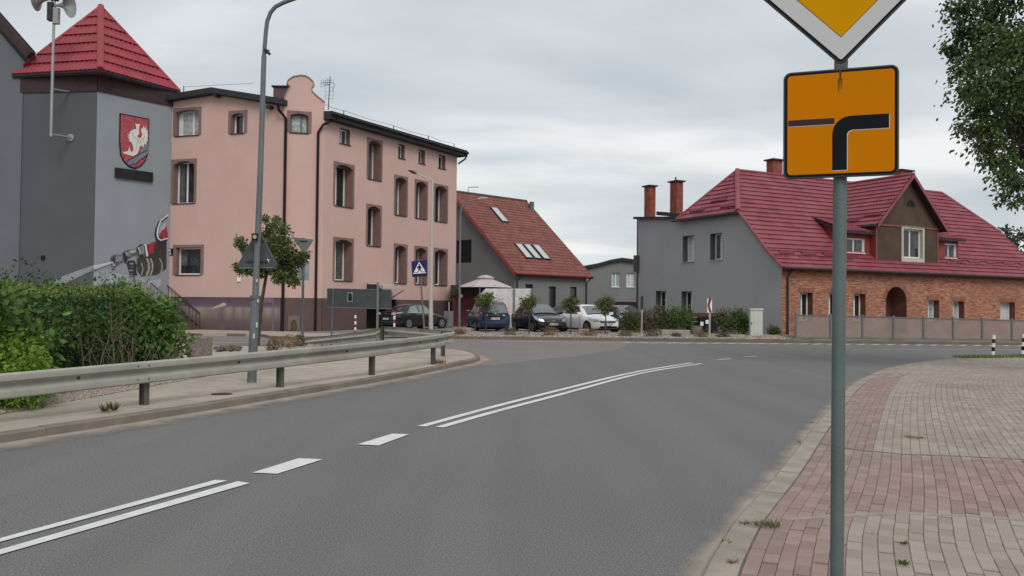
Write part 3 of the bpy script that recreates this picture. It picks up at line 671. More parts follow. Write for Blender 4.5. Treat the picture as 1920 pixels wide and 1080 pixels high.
mb.tube([at(609, 150, 51), at(610, 186, 51)], .008, 4); mb.tube([at(626, 150, 51), at(624, 186, 51)], .008, 4); mb.tube([at(612, 147, 51), at(628, 158, 51)], .014, 4); mb.tube([at(628, 158, 51), at(622, 172, 51)], .012, 4)
mb.build('reflector_grid', STEEL, ant)
lw = thing('lightning_wire', 'thin lightning conductor wire on short posts along the dark eave of the pink house', 'wire', tuple(FC.p(0, zC+.5, 0)))
mb = MB(); P = []
for px_, py_ in ((652, 207), (745, 238), (810, 262), (858, 277)):
    a = FC.uv(px_, py_)[0]; zz = zC+.95; p = FC.p(a, zz, -.3); mb.tube([p-Z*.55, p], .03, 5); P.append(p)
P = [FC.p(.1, zC+1.0, -.3)]+P
Q = []
for a, b_ in zip(P, P[1:]): Q += [a, (a+b_)/2-Z*.07]
Q.append(P[-1]); mb.tube(Q, .012, 4); mb.tube([FA.p(aL+1, zAl+.9, 0), FA.p(aL+1, zAl+.3, 0)], .025, 5); mb.tube([FA.p(aL+1, zAl+.85, 0), FA.p(-2, zAp+.5, 0)], .01, 4); mb.build('conductor_wire', DKST, lw)
# number plate and small box
np_ = px_rect(FA, 313.5, 325.5, 466, 479); mb = MB(); FA.slab(mb, rect(*np_), .0, .04); o = mb.build('house_number', mat('plate_black', (.02, .012, .015), .4), None, label='small dark house number plate reading 1 beside the barred corner of the pink house', category='number plate')
glyph(FA, o, [[(.0, .8), (.25, 1), (.25, 0)], [(0, 0), (.5, 0)]], (np_[0]+np_[1])/2-.05, np_[2]+.08, .28, .045, .04, WHITE, 'numeral')
q = px_rect(FA, 446, 452, 520, 528); mb = MB(); FA.slab(mb, rect(*q), 0, .08); mb.build('wall_box', WHITE, pink)
# bracket lamp / drain at the left corner
mb = MB(); mb.tube([FA.p(aL+.05, zb0+1, .15), FA.p(aL+.05, .2, .15)], .06, 8); mb.build('downpipe', DKST, pink)
# stairs with railings on the left
st = thing('entrance_stairs', 'brown metal stairs with slanted handrails against the left plinth of the pink house', 'stairs', tuple(FA.p(aL+.6, .12, .7)))
mb = MB()
for i in range(8): FA.box(mb, aL+.1+i*.3, aL+.4+i*.3, .12, 1.75-i*.2, .1, 1.3)
mb.build('steps', mat('step_concrete', (.1, .075, .07), .9), st)
for off in (.12, 1.3):
    mb = MB(); A = FA.p(aL+.05, 2.75, off); B = FA.p(aL+2.5, 1.05, off)
    mb.tube([A, B], .03, 6); mb.tube([A-Z*.75, B-Z*.75], .025, 6)
    for i in range(11):
        p = A+(B-A)*i/10; mb.tube([p-Z*.8, p], .014, 4)
    mb.build('handrail', BROWNF, st)
# ------------------------------------------------ fire station tower with the mural, and its left wing
tw = gp(176, 622, .12); tw.z = 0; Dt = 46.4; T0 = at(180, 300, Dt); T0.z = 0
uTr = Vector((math.cos(R(52)), math.sin(R(52)), 0)); FT = Fac(T0, uTr); aT = FT.uv(313, 300)[0]+.3
uTl = Vector((-math.cos(R(7)), math.sin(R(7)), 0)); FL = Fac(T0, uTl); aTl = FL.uv(36, 300)[0]
tower = thing('fire_station_tower', 'square grey tower with red tiled pyramid roof, a crest and a painted firefighter mural', 'tower', (T0.x, T0.y, .12))
zT = FT.uv(184, 171)[1]
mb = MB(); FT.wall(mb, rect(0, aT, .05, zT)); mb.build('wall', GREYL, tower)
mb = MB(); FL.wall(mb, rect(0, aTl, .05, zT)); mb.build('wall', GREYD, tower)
bt = [FT.p(aT, 0), FT.p(aT, 0)+Vector((-3.5, 3.5, 0)), FL.p(aTl, 0)+Vector((.6, 4, 0)), FL.p(aTl, 0)]
mb = MB()
for a, b_ in zip(bt, bt[1:]): mb.poly([a, b_, b_+Z*zT, a+Z*zT])
mb.build('rear_wall', GREYD, tower)
# soffit and painted shade band
e0 = at(188, 133, 45.7); e1 = at(337, 171, 50.3); e2 = at(24, 141, 46.9); ap = at(189, 14, 49.3); ze = (e0.z+e1.z+e2.z)/3
e0.z = e1.z = e2.z = ze
er = e1+(e2-e0)*.9; er.z = ze
mb = MB()
FT.slab(mb, rect(0, aT, zT-.02, ze-.12), -.3, .06); FL.slab(mb, rect(0, aTl, zT-.02, ze-.12), -.3, .06); mb.build('eave_shade_band', BROWNF, tower)  # dark band standing in for the shadow under the eave
mb = MB(); mb.prism([e0-Z*.16, e1-Z*.16, er-Z*.16, e2-Z*.16], (0, 0, .12)); mb.prism([T0+Vector((0, 0, zT+.4)), FT.p(aT, zT+.4), FT.p(aT, zT+.4, -3), FL.p(aTl, zT+.4)], (0, 0, .15)); mb.build('soffit', BROWNF, tower)
def tri_roof(parent, A, B, apex, m, ch, wave, amp=.034, lift=.06):
    uq = (B-A).normalized(); nv = uq.cross(apex-A).normalized(); ur = nv.cross(uq).normalized()
    if ur.z < 0: ur = -ur
    Hh = (apex-A).dot(ur); qa = (apex-A).dot(uq); Lq = (B-A).length
    course_roof(parent, A, uq, ur, frange(0, Hh, ch), lambda r: (qa*r/Hh, Lq+(qa-Lq)*r/Hh), m, wave, lift, amp)
    mb_ = MB(); mb_.poly([A-Z*.03, B-Z*.03, apex-Z*.03]); mb_.build('roof_deck', BROWNF, parent)
tri_roof(tower, e0, e1, ap, TILEB, .78, .30, .06, .10); tri_roof(tower, e2, e0, ap, TILEB, .78, .30, .06, .10)
tri_roof(tower, e1, er, ap, TILEB, .78, .30, .06, .10); tri_roof(tower, er, e2, ap, TILEB, .78, .30, .06, .10)
for c in (e0, e1, e2, er): ridge(tower, [c+Z*.06, ap+Z*.06],   .19 if c is e0 else .1, TILEB, 'hip_cap')
mb = MB()
for a, b_ in ((e0, e1), (e2, e0)): mb.tube([a-Z*.05, b_-Z*.05], .07, 8)
mb.build('gutter', DARKF, tower, smooth=True)
# left wing
wing = thing('grey_gabled_building', 'dark grey rendered building with brown gable verge at the left edge behind the siren pole', 'building', tuple(FL.p(aTl+3, .12)))
FW = Fac(FL.p(aTl-.15, 0, .04), uTl); BKD = Vector((-.55, .83, 0))
g_ = [FW.uv(48, 118), FW.uv(0, 62), FW.uv(-300, -290)]
mb = MB(); FW.wall(mb, [(0, .05), (16, .05), (16, 9), (g_[2][0], g_[2][1]), (g_[0][0], g_[0][1]), (0, g_[0][1])]); mb.build('wall', GREYD2 if 'GREYD2' in globals() else mat('grey_render_wing', (.14, .152, .17), .9, .06, .5, .2, 80, streak=.1), wing)
A = FW.p(FW.uv(58, 108)[0], FW.uv(58, 108)[1], .0); B = FW.p(FW.uv(-300, -300)[0], FW.uv(-300, -300)[1], .0); d = (B-A).normalized(); up_ = FW.n.cross(d); up_ = up_ if up_.z > 0 else -up_
mb = MB(); mb.prism([A-up_*.1, B-up_*.1, B+up_*.32, A+up_*.32], FW.n*.3); mb.build('verge_board', BROWNF, wing)
mb = MB(); mb.prism([A+up_*.33, B+up_*.33, B+up_*.40, A+up_*.40], BKD*6); mb.build('roof', BROWNF, wing)
mb = MB(); p1 = FW.p(16, 0); mb.poly([p1, p1+BKD*6, p1+BKD*6+Z*9, p1+Z*9]); p2 = FW.p(0, 0); mb.poly([p2, p2+BKD*6, p2+BKD*6+Z*12, p2+Z*12]); mb.poly([p1+BKD*6, p2+BKD*6, p2+BKD*6+Z*12, p1+BKD*6+Z*12]); mb.build('side_wall', GREYD, wing)
q = FL.uv(81.5, 483); mb = MB(); FL.box(mb, q[0]-.1, q[0]+.1, q[1]-.12, q[1]+.12, 0, .08); mb.build('wall_vent', BLACKP, tower)
# ---- coat of arms
def fp(f, pts, off): return [f.p(*f.uv(x, y), off) for x, y in pts]
crest = thing('coat_of_arms', 'red shield with a white griffin over a grey wavy band on the tower wall', 'coat of arms', tuple(FT.p(*FT.uv(250, 265), .05)))
cs = lambda x, y: (200+x/7.2, 200+y/7.2)
sh = [cs(*q) for q in ((172, 88), (568, 165), (560, 450), (548, 640), (520, 730), (460, 800), (380, 840), (300, 815), (225, 745), (178, 650), (165, 480))]
def patch(parent, f, pts, off, th, m, name):
    mb_ = MB(); f.slab(mb_, [f.uv(*q) for q in pts], off, off+th); return mb_.build(name, m, parent)
patch(crest, FT, sh, .0, .06, BLACKP, 'shield_rim')
cxm, cym = 250.5, 264
patch(crest, FT, [(cxm+(x-cxm)*.94, cym+(y-cym)*.955) for x, y in sh], .061, .012, mat('crest_red', (.36, .075, .09), .6, .25, 6), 'shield_field')
patch(crest, FT, [cs(*q) for q in ((262, 752), (300, 720), (345, 700), (390, 672), (440, 640), (500, 605), (545, 590), (535, 650), (470, 690), (430, 735), (380, 770), (330, 800), (290, 790))], .074, .006, mat('crest_blue', (.17, .2, .25), .6), 'wavy_band')
patch(crest, FT, [cs(*q) for q in ((470, 560), (540, 470), (556, 640), (500, 600), (440, 630))], .0745, .005, mat('crest_blue', (.17, .2, .25), .6), 'wavy_band')
for ws in ([(262, 745), (300, 712), (350, 695), (395, 665), (450, 632), (545, 585)], [(300, 795), (350, 775), (395, 770), (430, 725), (480, 700), (540, 655)]):
    mb = MB(); mb.tube([FT.p(*FT.uv(*cs(*q)), .083) for q in ws], .018, 4); mb.build('wave_line', BLACKP, crest)
GW = mat('crest_white', (.66, .64, .62), .6, .1, 8)
patch(crest, FT, [cs(*q) for q in ((375, 228), (400, 238), (440, 240), (430, 265), (425, 300), (430, 370), (400, 400), (430, 430), (455, 420), (470, 380), (455, 330), (460, 290), (480, 300), (488, 250), (502, 300), (520, 270), (525, 325), (545, 320), (540, 370), (550, 400), (535, 430), (548, 470), (520, 470), (530, 520), (500, 500), (485, 555), (465, 515), (440, 550), (430, 520), (425, 590), (400, 640), (350, 670), (290, 655), (240, 640), (190, 612), (240, 612), (280, 600), (300, 540), (305, 600), (330, 615), (350, 590), (345, 530), (320, 480), (290, 465), (300, 440), (270, 410), (300, 405), (265, 370), (300, 380), (300, 345), (340, 315), (390, 300), (385, 265))], .075, .02, GW, 'griffin')
mb = MB()
for st in ([(190, 482), (240, 465), (300, 440)], [(300, 345), (330, 300), (375, 280)], [(200, 240), (250, 290), (230, 360)], [(210, 400), (240, 420), (230, 470)]):
    mb.tube([FT.p(*FT.uv(*cs(*q)), .075) for q in st], .014, 4)
mb.build('foliage_lines', mat('crest_line', (.3, .2, .2), .7), crest)
mb = MB()
for st in ([(385, 430), (420, 455), (470, 440), (510, 400)], [(400, 440), (430, 500)], [(440, 455), (460, 510)], [(475, 445), (500, 500)], [(330, 350), (345, 400), (390, 430)], [(400, 470), (395, 560), (370, 620)]):
    mb.tube([FT.p(*FT.uv(*cs(*q)), .096) for q in st], .012, 4)
mb.build('feather_lines', mat('feather_line', (.28, .27, .26), .7), crest)
cb = [FT.uv(*q) for q in ((215, 314), (284.5, 323), (284, 342), (214.5, 333))]
mb = MB(); zc_ = sum(q[1] for q in cb)/4; FT.box(mb, cb[0][0], cb[1][0], zc_-.27, zc_+.27, .0, .16)
mb.build('name_board', mat('board_black', (.02, .018, .022), .35, .2, 3), None, label='blank dark signboard mounted below the crest on the tower', category='signboard')
# ---- mural pieces (flat paint on the wall, built as thin sheets at real size)
mur = thing('firefighter_mural', 'painted mural of a firefighter arm aiming a spraying hose nozzle on the tower wall', 'mural', tuple(FT.p(*FT.uv(260, 480), .02)))
ms = lambda x, y: (170+(x+max(0, x-890)*1.0)/6.75, 390+y/6.75)
lay = [.004]
def mp_(pts, m, name='paint_patch', f=FT, conv=ms):
    lay[0] += .0018; mb_ = MB(); f.slab(mb_, [f.uv(*conv(*q)) for q in pts], lay[0]-.0015, lay[0]); return mb_.build(name, m, mur)
mgd = mat('mural_dark', (.035, .035, .045), .85, .3, 4); mgm = mat('mural_mid', (.10, .10, .115), .85, .45, 5); mgl = mat('mural_light_grey', (.33, .33, .345), .85, .3, 5); mrd = mat('mural_red', (.26, .035, .05), .85, .35, 2)
mol = mat('mural_olive', (.05, .05, .043), .85, .3, 2); mye = mat('mural_stripe', (.30, .30, .24), .85, .2, 3); mwh = mat('mural_white', (.62, .62, .63), .85, .1, 3)
mp_([(700, 590), (925, 420), (925, 770), (830, 850), (640, 870), (590, 800), (580, 640)], mol, 'coat_sleeve')
mp_([(700, 470), (830, 415), (925, 250), (925, 480), (800, 560), (720, 590)], mrd, 'sleeve_cuff')
mp_([(820, 440), (925, 380), (925, 580), (840, 600), (790, 540)], mat('mural_shadow', (.05, .035, .04), .85, .3, 3), 'sleeve_fold')
mp_([(860, 350), (925, 180), (935, 400), (880, 400)], mrd, 'sleeve_red')
mp_([(870, 330), (880, 250), (925, 170), (925, 230), (890, 300)], mgl, 'reflex_inner')
def arc(pts, w_, m, name):
    lay[0] += .0018; mb_ = MB(); P_ = [FT.p(*FT.uv(*ms(*q)), lay[0]) for q in pts]
    for i in range(len(P_)-1):
        d = (P_[i+1]-P_[i]); mb_.box((P_[i]+P_[i+1])/2, (d.length+w_*.4, .0016, w_), (d.normalized(), FT.n, d.normalized().cross(FT.n)))
    mb_.build(name, m, mur)
arc([(925, 110), (870, 180), (835, 260), (820, 340), (835, 400), (870, 425), (925, 395)], .16, mgd, 'strap_outline')
arc([(935, 85), (885, 160), (850, 250), (838, 330), (852, 385), (885, 408), (932, 385)], .07, mwh, 'strap')
for dx_, w_, c_ in ((0, .13, mye), (45, .1, mye), (160, .07, mye)):
    arc([(710+dx_, 640), (735+dx_, 700), (735+dx_, 780), (705+dx_, 855)], w_, c_, 'reflective_stripe')
arc([(640, 700), (660, 780), (640, 850)], .06, mgl, 'reflective_stripe')
mp_([(400, 570), (440, 535), (560, 520), (600, 480), (680, 455), (720, 500), (725, 610), (690, 625), (600, 630), (560, 600), (480, 640), (430, 650), (400, 620)], mgm, 'nozzle_barrel')
mp_([(245, 640), (260, 605), (330, 590), (400, 590), (410, 680), (360, 710), (300, 750), (260, 750), (258, 700)], mgm, 'nozzle_head')
mp_([(400, 575), (430, 555), (470, 640), (450, 700), (420, 690)], mgd, 'nozzle_ring')
mp_([(575, 500), (640, 450), (665, 620), (620, 630)], mgd, 'nozzle_ring')
mp_([(450, 700), (480, 665), (550, 665), (580, 720), (575, 800), (585, 850), (500, 875), (480, 800)], mgd, 'glove')
mp_([(585, 505), (610, 490), (630, 560), (620, 570)], mgl, 'nozzle_highlight')
for i in range(4):
    mp_([(600+i*18, 495-i*6), (610+i*18, 490-i*6), (622+i*14, 590-i*3), (612+i*14, 592-i*3)], mgl, 'nozzle_highlight')
    mp_([(315+i*22, 600), (325+i*22, 598), (330+i*22, 680-i*4), (320+i*22, 682-i*4)], mgl, 'nozzle_highlight')
    mp_([(432+i*14, 560-i*2), (440+i*14, 556-i*2), (462+i*12, 610), (455+i*12, 614)], mgl, 'nozzle_highlight')
for i in range(4):
    mp_([(476+(5-i)*2+30*math.cos(k*.785)+26, 706+i*42+13*math.sin(k*.785)) for k in range(8)], mgm if i % 2 else mat('mural_finger', (.2, .2, .215), .85, .3, 5), 'glove_finger')
mp_([(262, 640), (285, 620), (300, 660), (280, 690)], mgd, 'nozzle_mouth'); mp_([(480, 545), (560, 525), (575, 560), (500, 580)], mgl, 'nozzle_highlight'); mp_([(672, 458), (692, 455), (722, 605), (700, 618)], mwh, 'collar_ring'); mp_([(265, 700), (300, 700), (305, 735), (272, 745)], mgl, 'nozzle_highlight')
arc([(545, 875), (555, 930), (565, 990)], .05, mgd, 'strap')
def mist_mat(nm, al):
    m = mat(nm, (.5, .53, .56), .9, .1, 1); t_ = m.node_tree; b_ = t_.nodes['Principled BSDF']
    c_ = t_.nodes.new('ShaderNodeTexCoord'); n_ = t_.nodes.new('ShaderNodeTexNoise'); n_.inputs['Scale'].default_value = 1.6; n_.inputs['Detail'].default_value = 5; t_.links.new(c_.outputs['Object'], n_.inputs[0])
    r_ = t_.nodes.new('ShaderNodeMapRange'); r_.inputs[1].default_value = .42; r_.inputs[2].default_value = .75; r_.inputs[4].default_value = al; t_.links.new(n_.outputs[0], r_.inputs[0]); t_.links.new(r_.outputs[0], b_.inputs['Alpha']); return m
MIST = mist_mat('mural_mist', .8); SPR = mat('mural_spray', (.62, .66, .69), .9, .1, 1, alpha=.62)
mp_([(28, 1000), (28, 840), (120, 790), (240, 800), (400, 850), (560, 850), (700, 930), (880, 900), (880, 1060), (28, 1060)], MIST, 'painted_mist')
mp_([(275, 678), (280, 692), (27, 785), (24, 728)], SPR, 'painted_spray')
lay2 = .004
mb = MB(); q = [FL.uv(*p) for p in ((174, 497.5), (174, 506.5), (130, 527), (90, 545), (60, 545), (120, 517))]; FL.slab(mb, q, .002, .004); mb.build('painted_spray', mat('mural_spray_dark', (.45, .48, .5), .9, .1, 1, alpha=.38), mur)
# ---- siren on its pole
ZG = mat('galvanised_pole', (.33, .34, .34), .5, .12, 3, metal=.4)
sir = thing('siren_pole', 'zinc pole with horn loudspeakers and a control box bracketed to the grey tower', 'siren', tuple(at(97, 255, 45.3)))
D_ = 45.2
mb = MB(); mb.tube([at(95.5, 256, D_), at(102, 0, D_), at(104, -60, D_)], .075, 8); mb.build('pole', ZG, sir, smooth=True)
mb = MB(); p = at(96, 252, D_); q_ = FL.p(*FL.uv(133, 258), 0); mb.tube([p, q_], .07, 6); mb.tube([q_, q_+FL.n*.05], .2, 10); mb.build('bracket', ZG, sir); mb = MB()
p = at(98, 167, D_); q_ = FL.p(*FL.uv(130, 172), 0); mb.tube([p, q_], .06, 6); mb.build('bracket', ZG, sir)
mb = MB(); mb.box(at(95.5, 22, D_), (.27, .3, .98)); mb.build('control_box', DKST, sir)
mb = MB(); mb.box(at(106, 30, D_), (.27, .25, .85)); mb.build('control_box', ZG, sir)
for sx_ in (-1, 1):
    mb = MB(); c0 = at(100+sx_*4, 2+(8 if sx_ > 0 else -4), D_); pr = [(0, .07), (.15, .08), (.35, .14), (.55, .27), (.7, .47), (.78, .66)]
    mb.tube([c0+Vector((sx_*x, -.06*x, 0)) for x, r in pr], [r for x, r in pr], 16, caps=False); mb.build('horn', ZG, sir, smooth=True)
    mb = MB(); mb.disc(c0-Vector((sx_*.2, 0, 0)), (1, 0, 0), .13, .35, 12); mb.build('horn_driver', DKST, sir)
# ------------------------------------------------ grey house with the orange-red roof
E = Vector((.19, 62, 0)); E = at(966, 560, 62); E.z = 0
ug = Vector((math.cos(R(45)), math.sin(R(45)), 0)); wg = Vector((-ug.y, ug.x, 0)); FG = Fac(E, ug); FGl = Fac(E, wg)
house = thing('grey_house', 'grey house with large orange-red roof and four skylights behind the parked cars', 'house', (E.x, E.y, .25))
aG = FG.uv(1099, 540)[0]; zG = 4.15
bR, zR = 7.0, 10.6
hs = []
def hw(f, x0, x1, y0, y1, **k): r = px_rect(f, x0, x1, y0, y1); hs.append(window(f, house, r, rev=mat('anthracite_frame', (.03, .032, .036), .5), frame=mat('anthracite_frame', (.03, .032, .036), .5), **k)); return r
hw(FG, 1029, 1042, 537, 590, depth=.12, mull=(), sill=False); hw(FG, 1069, 1081, 538, 557, depth=.12, mull=()); hw(FG, 985, 999, 533, 555, depth=.12, mull=())
h1 = list(hs); hs = []
r5 = hw(FGl, 856, 884, 450, 493, depth=.12, mull=(), sill=False)
mb = MB(); FG.wall(mb, rect(0, aG, .1, zG), h1); mb.build('wall', GREYH, house)
mb = MB(); FGl.wall(mb, [(0, .1), (0, zG), (bR, zR-.15), (14, zG), (14, .1)], hs); mb.build('wall', GREYH, house)
mb = MB(); mb.poly([FG.p(aG, .1), FG.p(aG, .1, -14), FG.p(aG, zG, -14), FG.p(aG, zR-.15, -7), FG.p(aG, zG)]); mb.poly([FG.p(0, .1, -14), FG.p(aG, .1, -14), FG.p(aG, zG, -14), FG.p(0, zG, -14)]); mb.build('rear_wall', GREYH, house)
A = FG.p(-.35, zG-.12, .35); B = FG.p(aG+.35, zG-.12, .35); Tp = FG.p(-.35, zR, -bR); urG = (Tp-A).normalized(); lenG = (Tp-A).length; LG = (B-A).length
course_roof(house, A, ug, urG, frange(0, lenG, .36), lambda r: (0, LG), TILEO, .3, .03)
Tb = FG.p(-.35, zR, -bR); Ab = FG.p(-.35, zG-.12, -14.35); mb = MB(); mb.prism([A-Z*.02, B-Z*.02, Tb+ug*LG-Z*.02, Tb-Z*.02], (0, 0, -.14)); mb.prism([Ab, Ab+ug*LG, Tb+ug*LG, Tb], (0, 0, -.14)); mb.build('roof', REDM, house)
ridge(house, [Tb+Z*.05-ug*.02, Tb+ug*LG+Z*.05], .1, mat('ridge_grey', (.1, .09, .09), .8))
mb = MB(); nG = ug.cross(urG); mb.prism([A-Z*.22-ug*.03, Tb-Z*.22-ug*.03, Tb+Z*.06-ug*.03, A+Z*.06-ug*.03], ug*-.03); mb.prism([B-Z*.22+ug*.03, Tb+ug*LG-Z*.22+ug*.03, Tb+ug*LG+Z*.05+ug*.03, B+Z*.05+ug*.03], ug*.03); mb.build('verge_board', mat('verge_red', (.3, .07, .055), .6), house)
mb = MB(); mb.tube([A-Z*.03+FG.n*.08, B-Z*.03+FG.n*.08], .08, 8); mb.build('gutter', mat('gutter_red', (.2, .03, .035), .5), house)
mb = MB(); a9 = FG.uv(1098, 540)[0]; mb.tube([FG.p(a9+.3, zG-.15, .4), FG.p(a9, zG-.6, .1), FG.p(a9, .2, .1)], .06, 6); mb.tube([FG.p(.5, zG-.15, .4), FG.p(.1, zG-.6, .1), FG.p(.1, .2, .1)], .06, 6); mb.build('downpipe', DKST, house)
def skyl(x0, y0, x1, y1):
    nrm = ug.cross(urG); nrm = nrm if nrm.z > 0 else -nrm
    def onr(x, y): d = ray(x, y); k_ = (A-CAMP).dot(nrm)/d.dot(nrm); return CAMP+d*k_
    p0, p1 = onr(x0, y0), onr(x1, y1); c = (p0+p1)/2; Lh = abs((p1-p0).dot(urG)); wd = .62
    m = MB(); m.box(c+nrm*.07, (wd+.16, Lh+.14, .14), (ug, urG, nrm)); o = m.build('skylight', DKST, house)
    m = MB(); m.box(c+nrm*.146, (wd, Lh, .02), (ug, urG, nrm)); m.build('pane', mat('sky_pane', (.5, .5, .5), .15, .05, 2, spec=.9), o)
for q in ((926, 392, 945, 417), (971, 460, 991, 485), (987, 461, 1007, 486), (1004, 462, 1023, 487)): skyl(*q)
mb = MB(); q = at(997, 395, 72); mb.tube([q-Z*1.2, q+Z*.75], .2, 10); mb.build('chimney', STEEL, house)
mb = MB(); q = at(878, 356, 67); mb.tube([q-Z*.3, q+Z*.2, q+Z*.2+Vector((.8, 0, .03))], .03, 5); mb.build('roof_wire', DKST, house)
# gazebo
gz_ = thing('gazebo_umbrella', 'pale lilac gazebo canopy with small vented cap standing behind the blue car', 'gazebo', tuple(at(908, 590, 55)))
D5 = 55; c = at(908, 538, D5); zt_ = at(908, 517, D5).z; wx = 56*D5/F; zb_ = c.z
UM = mat('gazebo_cloth', (.5, .44, .46), .8, .06, 2)
mb = MB(); n8 = 8; pr = [(1.0, 0), (.97, .09), (.75, .3), (.5, .55), (.28, .75)]
rings = [mb.vs([Vector((c.x+math.cos(2*math.pi*(i+.5)/n8)*wx*r_, c.y+2+math.sin(2*math.pi*(i+.5)/n8)*wx*r_, zb_+(zt_-zb_)*h)) for i in range(n8)]) for r_, h in pr]
for a, b_ in zip(rings, rings[1:]):
    for i in range(n8): mb.face((a+i, a+(i+1) % n8, b_+(i+1) % n8, b_+i))
mb.face([rings[-1]+i for i in range(n8)]); mb.build('canopy', UM, gz_)
mb = MB(); mb.tube([Vector((c.x, c.y+2, zt_-.12)), Vector((c.x, c.y+2, zt_-.02)), Vector((c.x, c.y+2, zt_+.12))], [wx*.3, wx*.3, wx*.08], 8); mb.build('vent_cap', UM, gz_)
for i in range(0, 8, 2):
    a = 2*math.pi*(i+.5)/8; mb = MB(); x, y = c.x+math.cos(a)*wx*.93, c.y+2+math.sin(a)*wx*.93; mb.tube([(x, y, .25), (x, y, zb_+.1)], .04, 6); mb.build('leg', DKST, gz_)
# cloth screen and burgundy shed wall
CL = mat('pale_screen_cloth', (.47, .45, .43), .85, .16, 2, .5, 6, streak=.25)
scn = thing('screen_wall', 'tall pale crumpled fabric screen behind the black hatchback', 'screen', tuple(at(950, 600, 52.5)))
D6 = 52.5; xs = [897, 912, 930, 950, 963, 964, 980, 998]; prev = None; mb = MB(); tops = [552, 541, 541, 540, 541, 541, 541, 541]
for i in range(25):
    t_ = i/24; x = 897+101*t_; yt = 553-12*min(1, t_*8); p = at(x, 632, D6); off = .08*math.sin(i*1.7)+.05*math.sin(i*3.1)
    k = mb.vs([Vector((p.x, D6+off, .2)), Vector((p.x, D6+off*.6, at(x, yt, D6).z)), Vector((p.x, D6+.12+off*.6, at(x, yt, D6).z)), Vector((p.x, D6+.12+off, .2))])
    if prev is not None: mb.face((prev, k, k+1, prev+1)); mb.face((prev+1, k+1, k+2, prev+2)); mb.face((prev+3, prev+2, k+2, k+3))
    prev = k
mb.build('fabric', CL, scn, smooth='all')
for x in (899, 963.5, 997): mb = MB(); p = at(x, 600, D6-.1); mb.tube([(p.x, p.y, .2), (p.x, p.y, at(x, 540, D6).z)], .045, 6); mb.build('post', STEEL, scn)
shed = thing('burgundy_shed', 'low burgundy shed wall under the gazebo left of the fabric screen', 'shed', tuple(at(880, 600, 57.5)))
mb = MB(); a = at(850, 600, 57.5); b_ = at(905, 600, 57.5); zt2 = at(880, 557, 57.5).z; mb.box(((a.x+b_.x)/2+.3, 58.5, zt2/2+.1), (b_.x-a.x+.8, 2, zt2)); mb.build('wall', mat('burgundy', (.13, .03, .04), .7), shed)
mb = MB(); mb.box(((a.x+b_.x)/2+.3, 58.4, zt2+.45), (b_.x-a.x+1.0, 2.2, .7)); mb.build('roof', mat('dark_eave', (.05, .04, .035), .8), shed)
mb = MB(); q = at(865, 555, 57.3); mb.disc(q, (0, 1, 0), .11, .1); mb.build('wall_lamp', WHITE, shed)
# ------------------------------------------------ grey outbuilding between the houses
ob = thing('flat_grey_outbuilding', 'low grey building with shallow arched dark roof between the two houses', 'building', tuple(at(1150, 600, 78)))
FO = Fac(at(1092, 560, 78), (1, .02)); ho = []
for x0, x1, gl in ((1147, 1162, CURT), (1174.5, 1190, BLIND)):
    r = px_rect(FO, x0, x1, 511.5, 538); ho.append(window(FO, ob, r, depth=.15, rev=GREYH, glass=gl, smat=WHITE))
aO = FO.uv(1215, 560)[0]; top = [FO.uv(x, y) for x, y in ((1092, 504), (1120, 499), (1145, 492), (1165, 488.5), (1185, 491), (1197, 494), (1215, 499))]
mb = MB(); FO.wall(mb, [(0, .1), (aO, .1)]+[(min(max(a, 0), aO), z) for a, z in reversed(top)], ho); mb.build('wall', GREYH, ob)
mb = MB(); FO.slab(mb, [(a, z) for a, z in top]+[(a, z+.25) for a, z in reversed(top)], -8, .3); mb.build('roof', DARKF, ob)
mb = MB(); mb.poly([FO.p(0, .1), FO.p(0, .1, -8), FO.p(0, top[0][1], -8), FO.p(0, top[0][1])]); mb.poly([FO.p(0, .1, -8), FO.p(aO, .1, -8), FO.p(aO, 5, -8), FO.p(0, 5, -8)]); mb.build('rear_wall', GREYH, ob)
r = px_rect(FO, 1152, 1196, 566, 588); mb = MB(); FO.box(mb, r[0], r[1], r[2], r[3], .0, .05); mb.build('garage_opening', mat('dark_red_recess', (.04, .015, .018), .9), ob)
# ------------------------------------------------ brick and grey house on the right
O_ = at(1466, 560, 46); O_.z = 0
uF = Vector((math.cos(R(28)), math.sin(R(28)), 0)); wF = Vector((-uF.y, uF.x, 0)); FF = Fac(O_, uF); FS = Fac(O_, wF)
bh = thing('brick_house', 'long brick house with crimson tiled roof, dormers and plain grey gable end', 'house', (O_.x, O_.y, .12))
def P3(a, b_, z): return O_+uF*a+wF*b_+Z*z
aE = 23.6; tE = FS.uv(1197, 520)[0]; zE = 4.0; zK = 7.2; bK = 3.03; bRd = 5.78; zRd = 10.07; bF = .9; zF = zK-(bK-bF)*1.045
# brick material with UV courses
BRK = bpy.data.materials.new('brickwork'); BRK.use_nodes = True; t = BRK.node_tree; b = t.nodes['Principled BSDF']
um = t.nodes.new('ShaderNodeUVMap'); bt_ = t.nodes.new('ShaderNodeTexBrick'); bt_.inputs['Scale'].default_value = 1; bt_.inputs['Brick Width'].default_value = .27; bt_.inputs['Row Height'].default_value = .085; bt_.inputs['Mortar Size'].default_value = .009; bt_.inputs['Mortar Smooth'].default_value = .2
bt_.inputs['Color1'].default_value = (.34, .10, .055, 1); bt_.inputs['Color2'].default_value = (.45, .23, .14, 1); bt_.inputs['Mortar'].default_value = (.2, .135, .1, 1); t.links.new(um.outputs[0], bt_.inputs['Vector'])
mpb = t.nodes.new('ShaderNodeMapping'); mpb.inputs['Scale'].default_value = (1.2, 9, 1); t.links.new(um.outputs[0], mpb.inputs[0])
nb = t.nodes.new('ShaderNodeTexNoise'); nb.inputs['Scale'].default_value = 1.6; nb.inputs['Detail'].default_value = 5; t.links.new(mpb.outputs[0], nb.inputs[0])
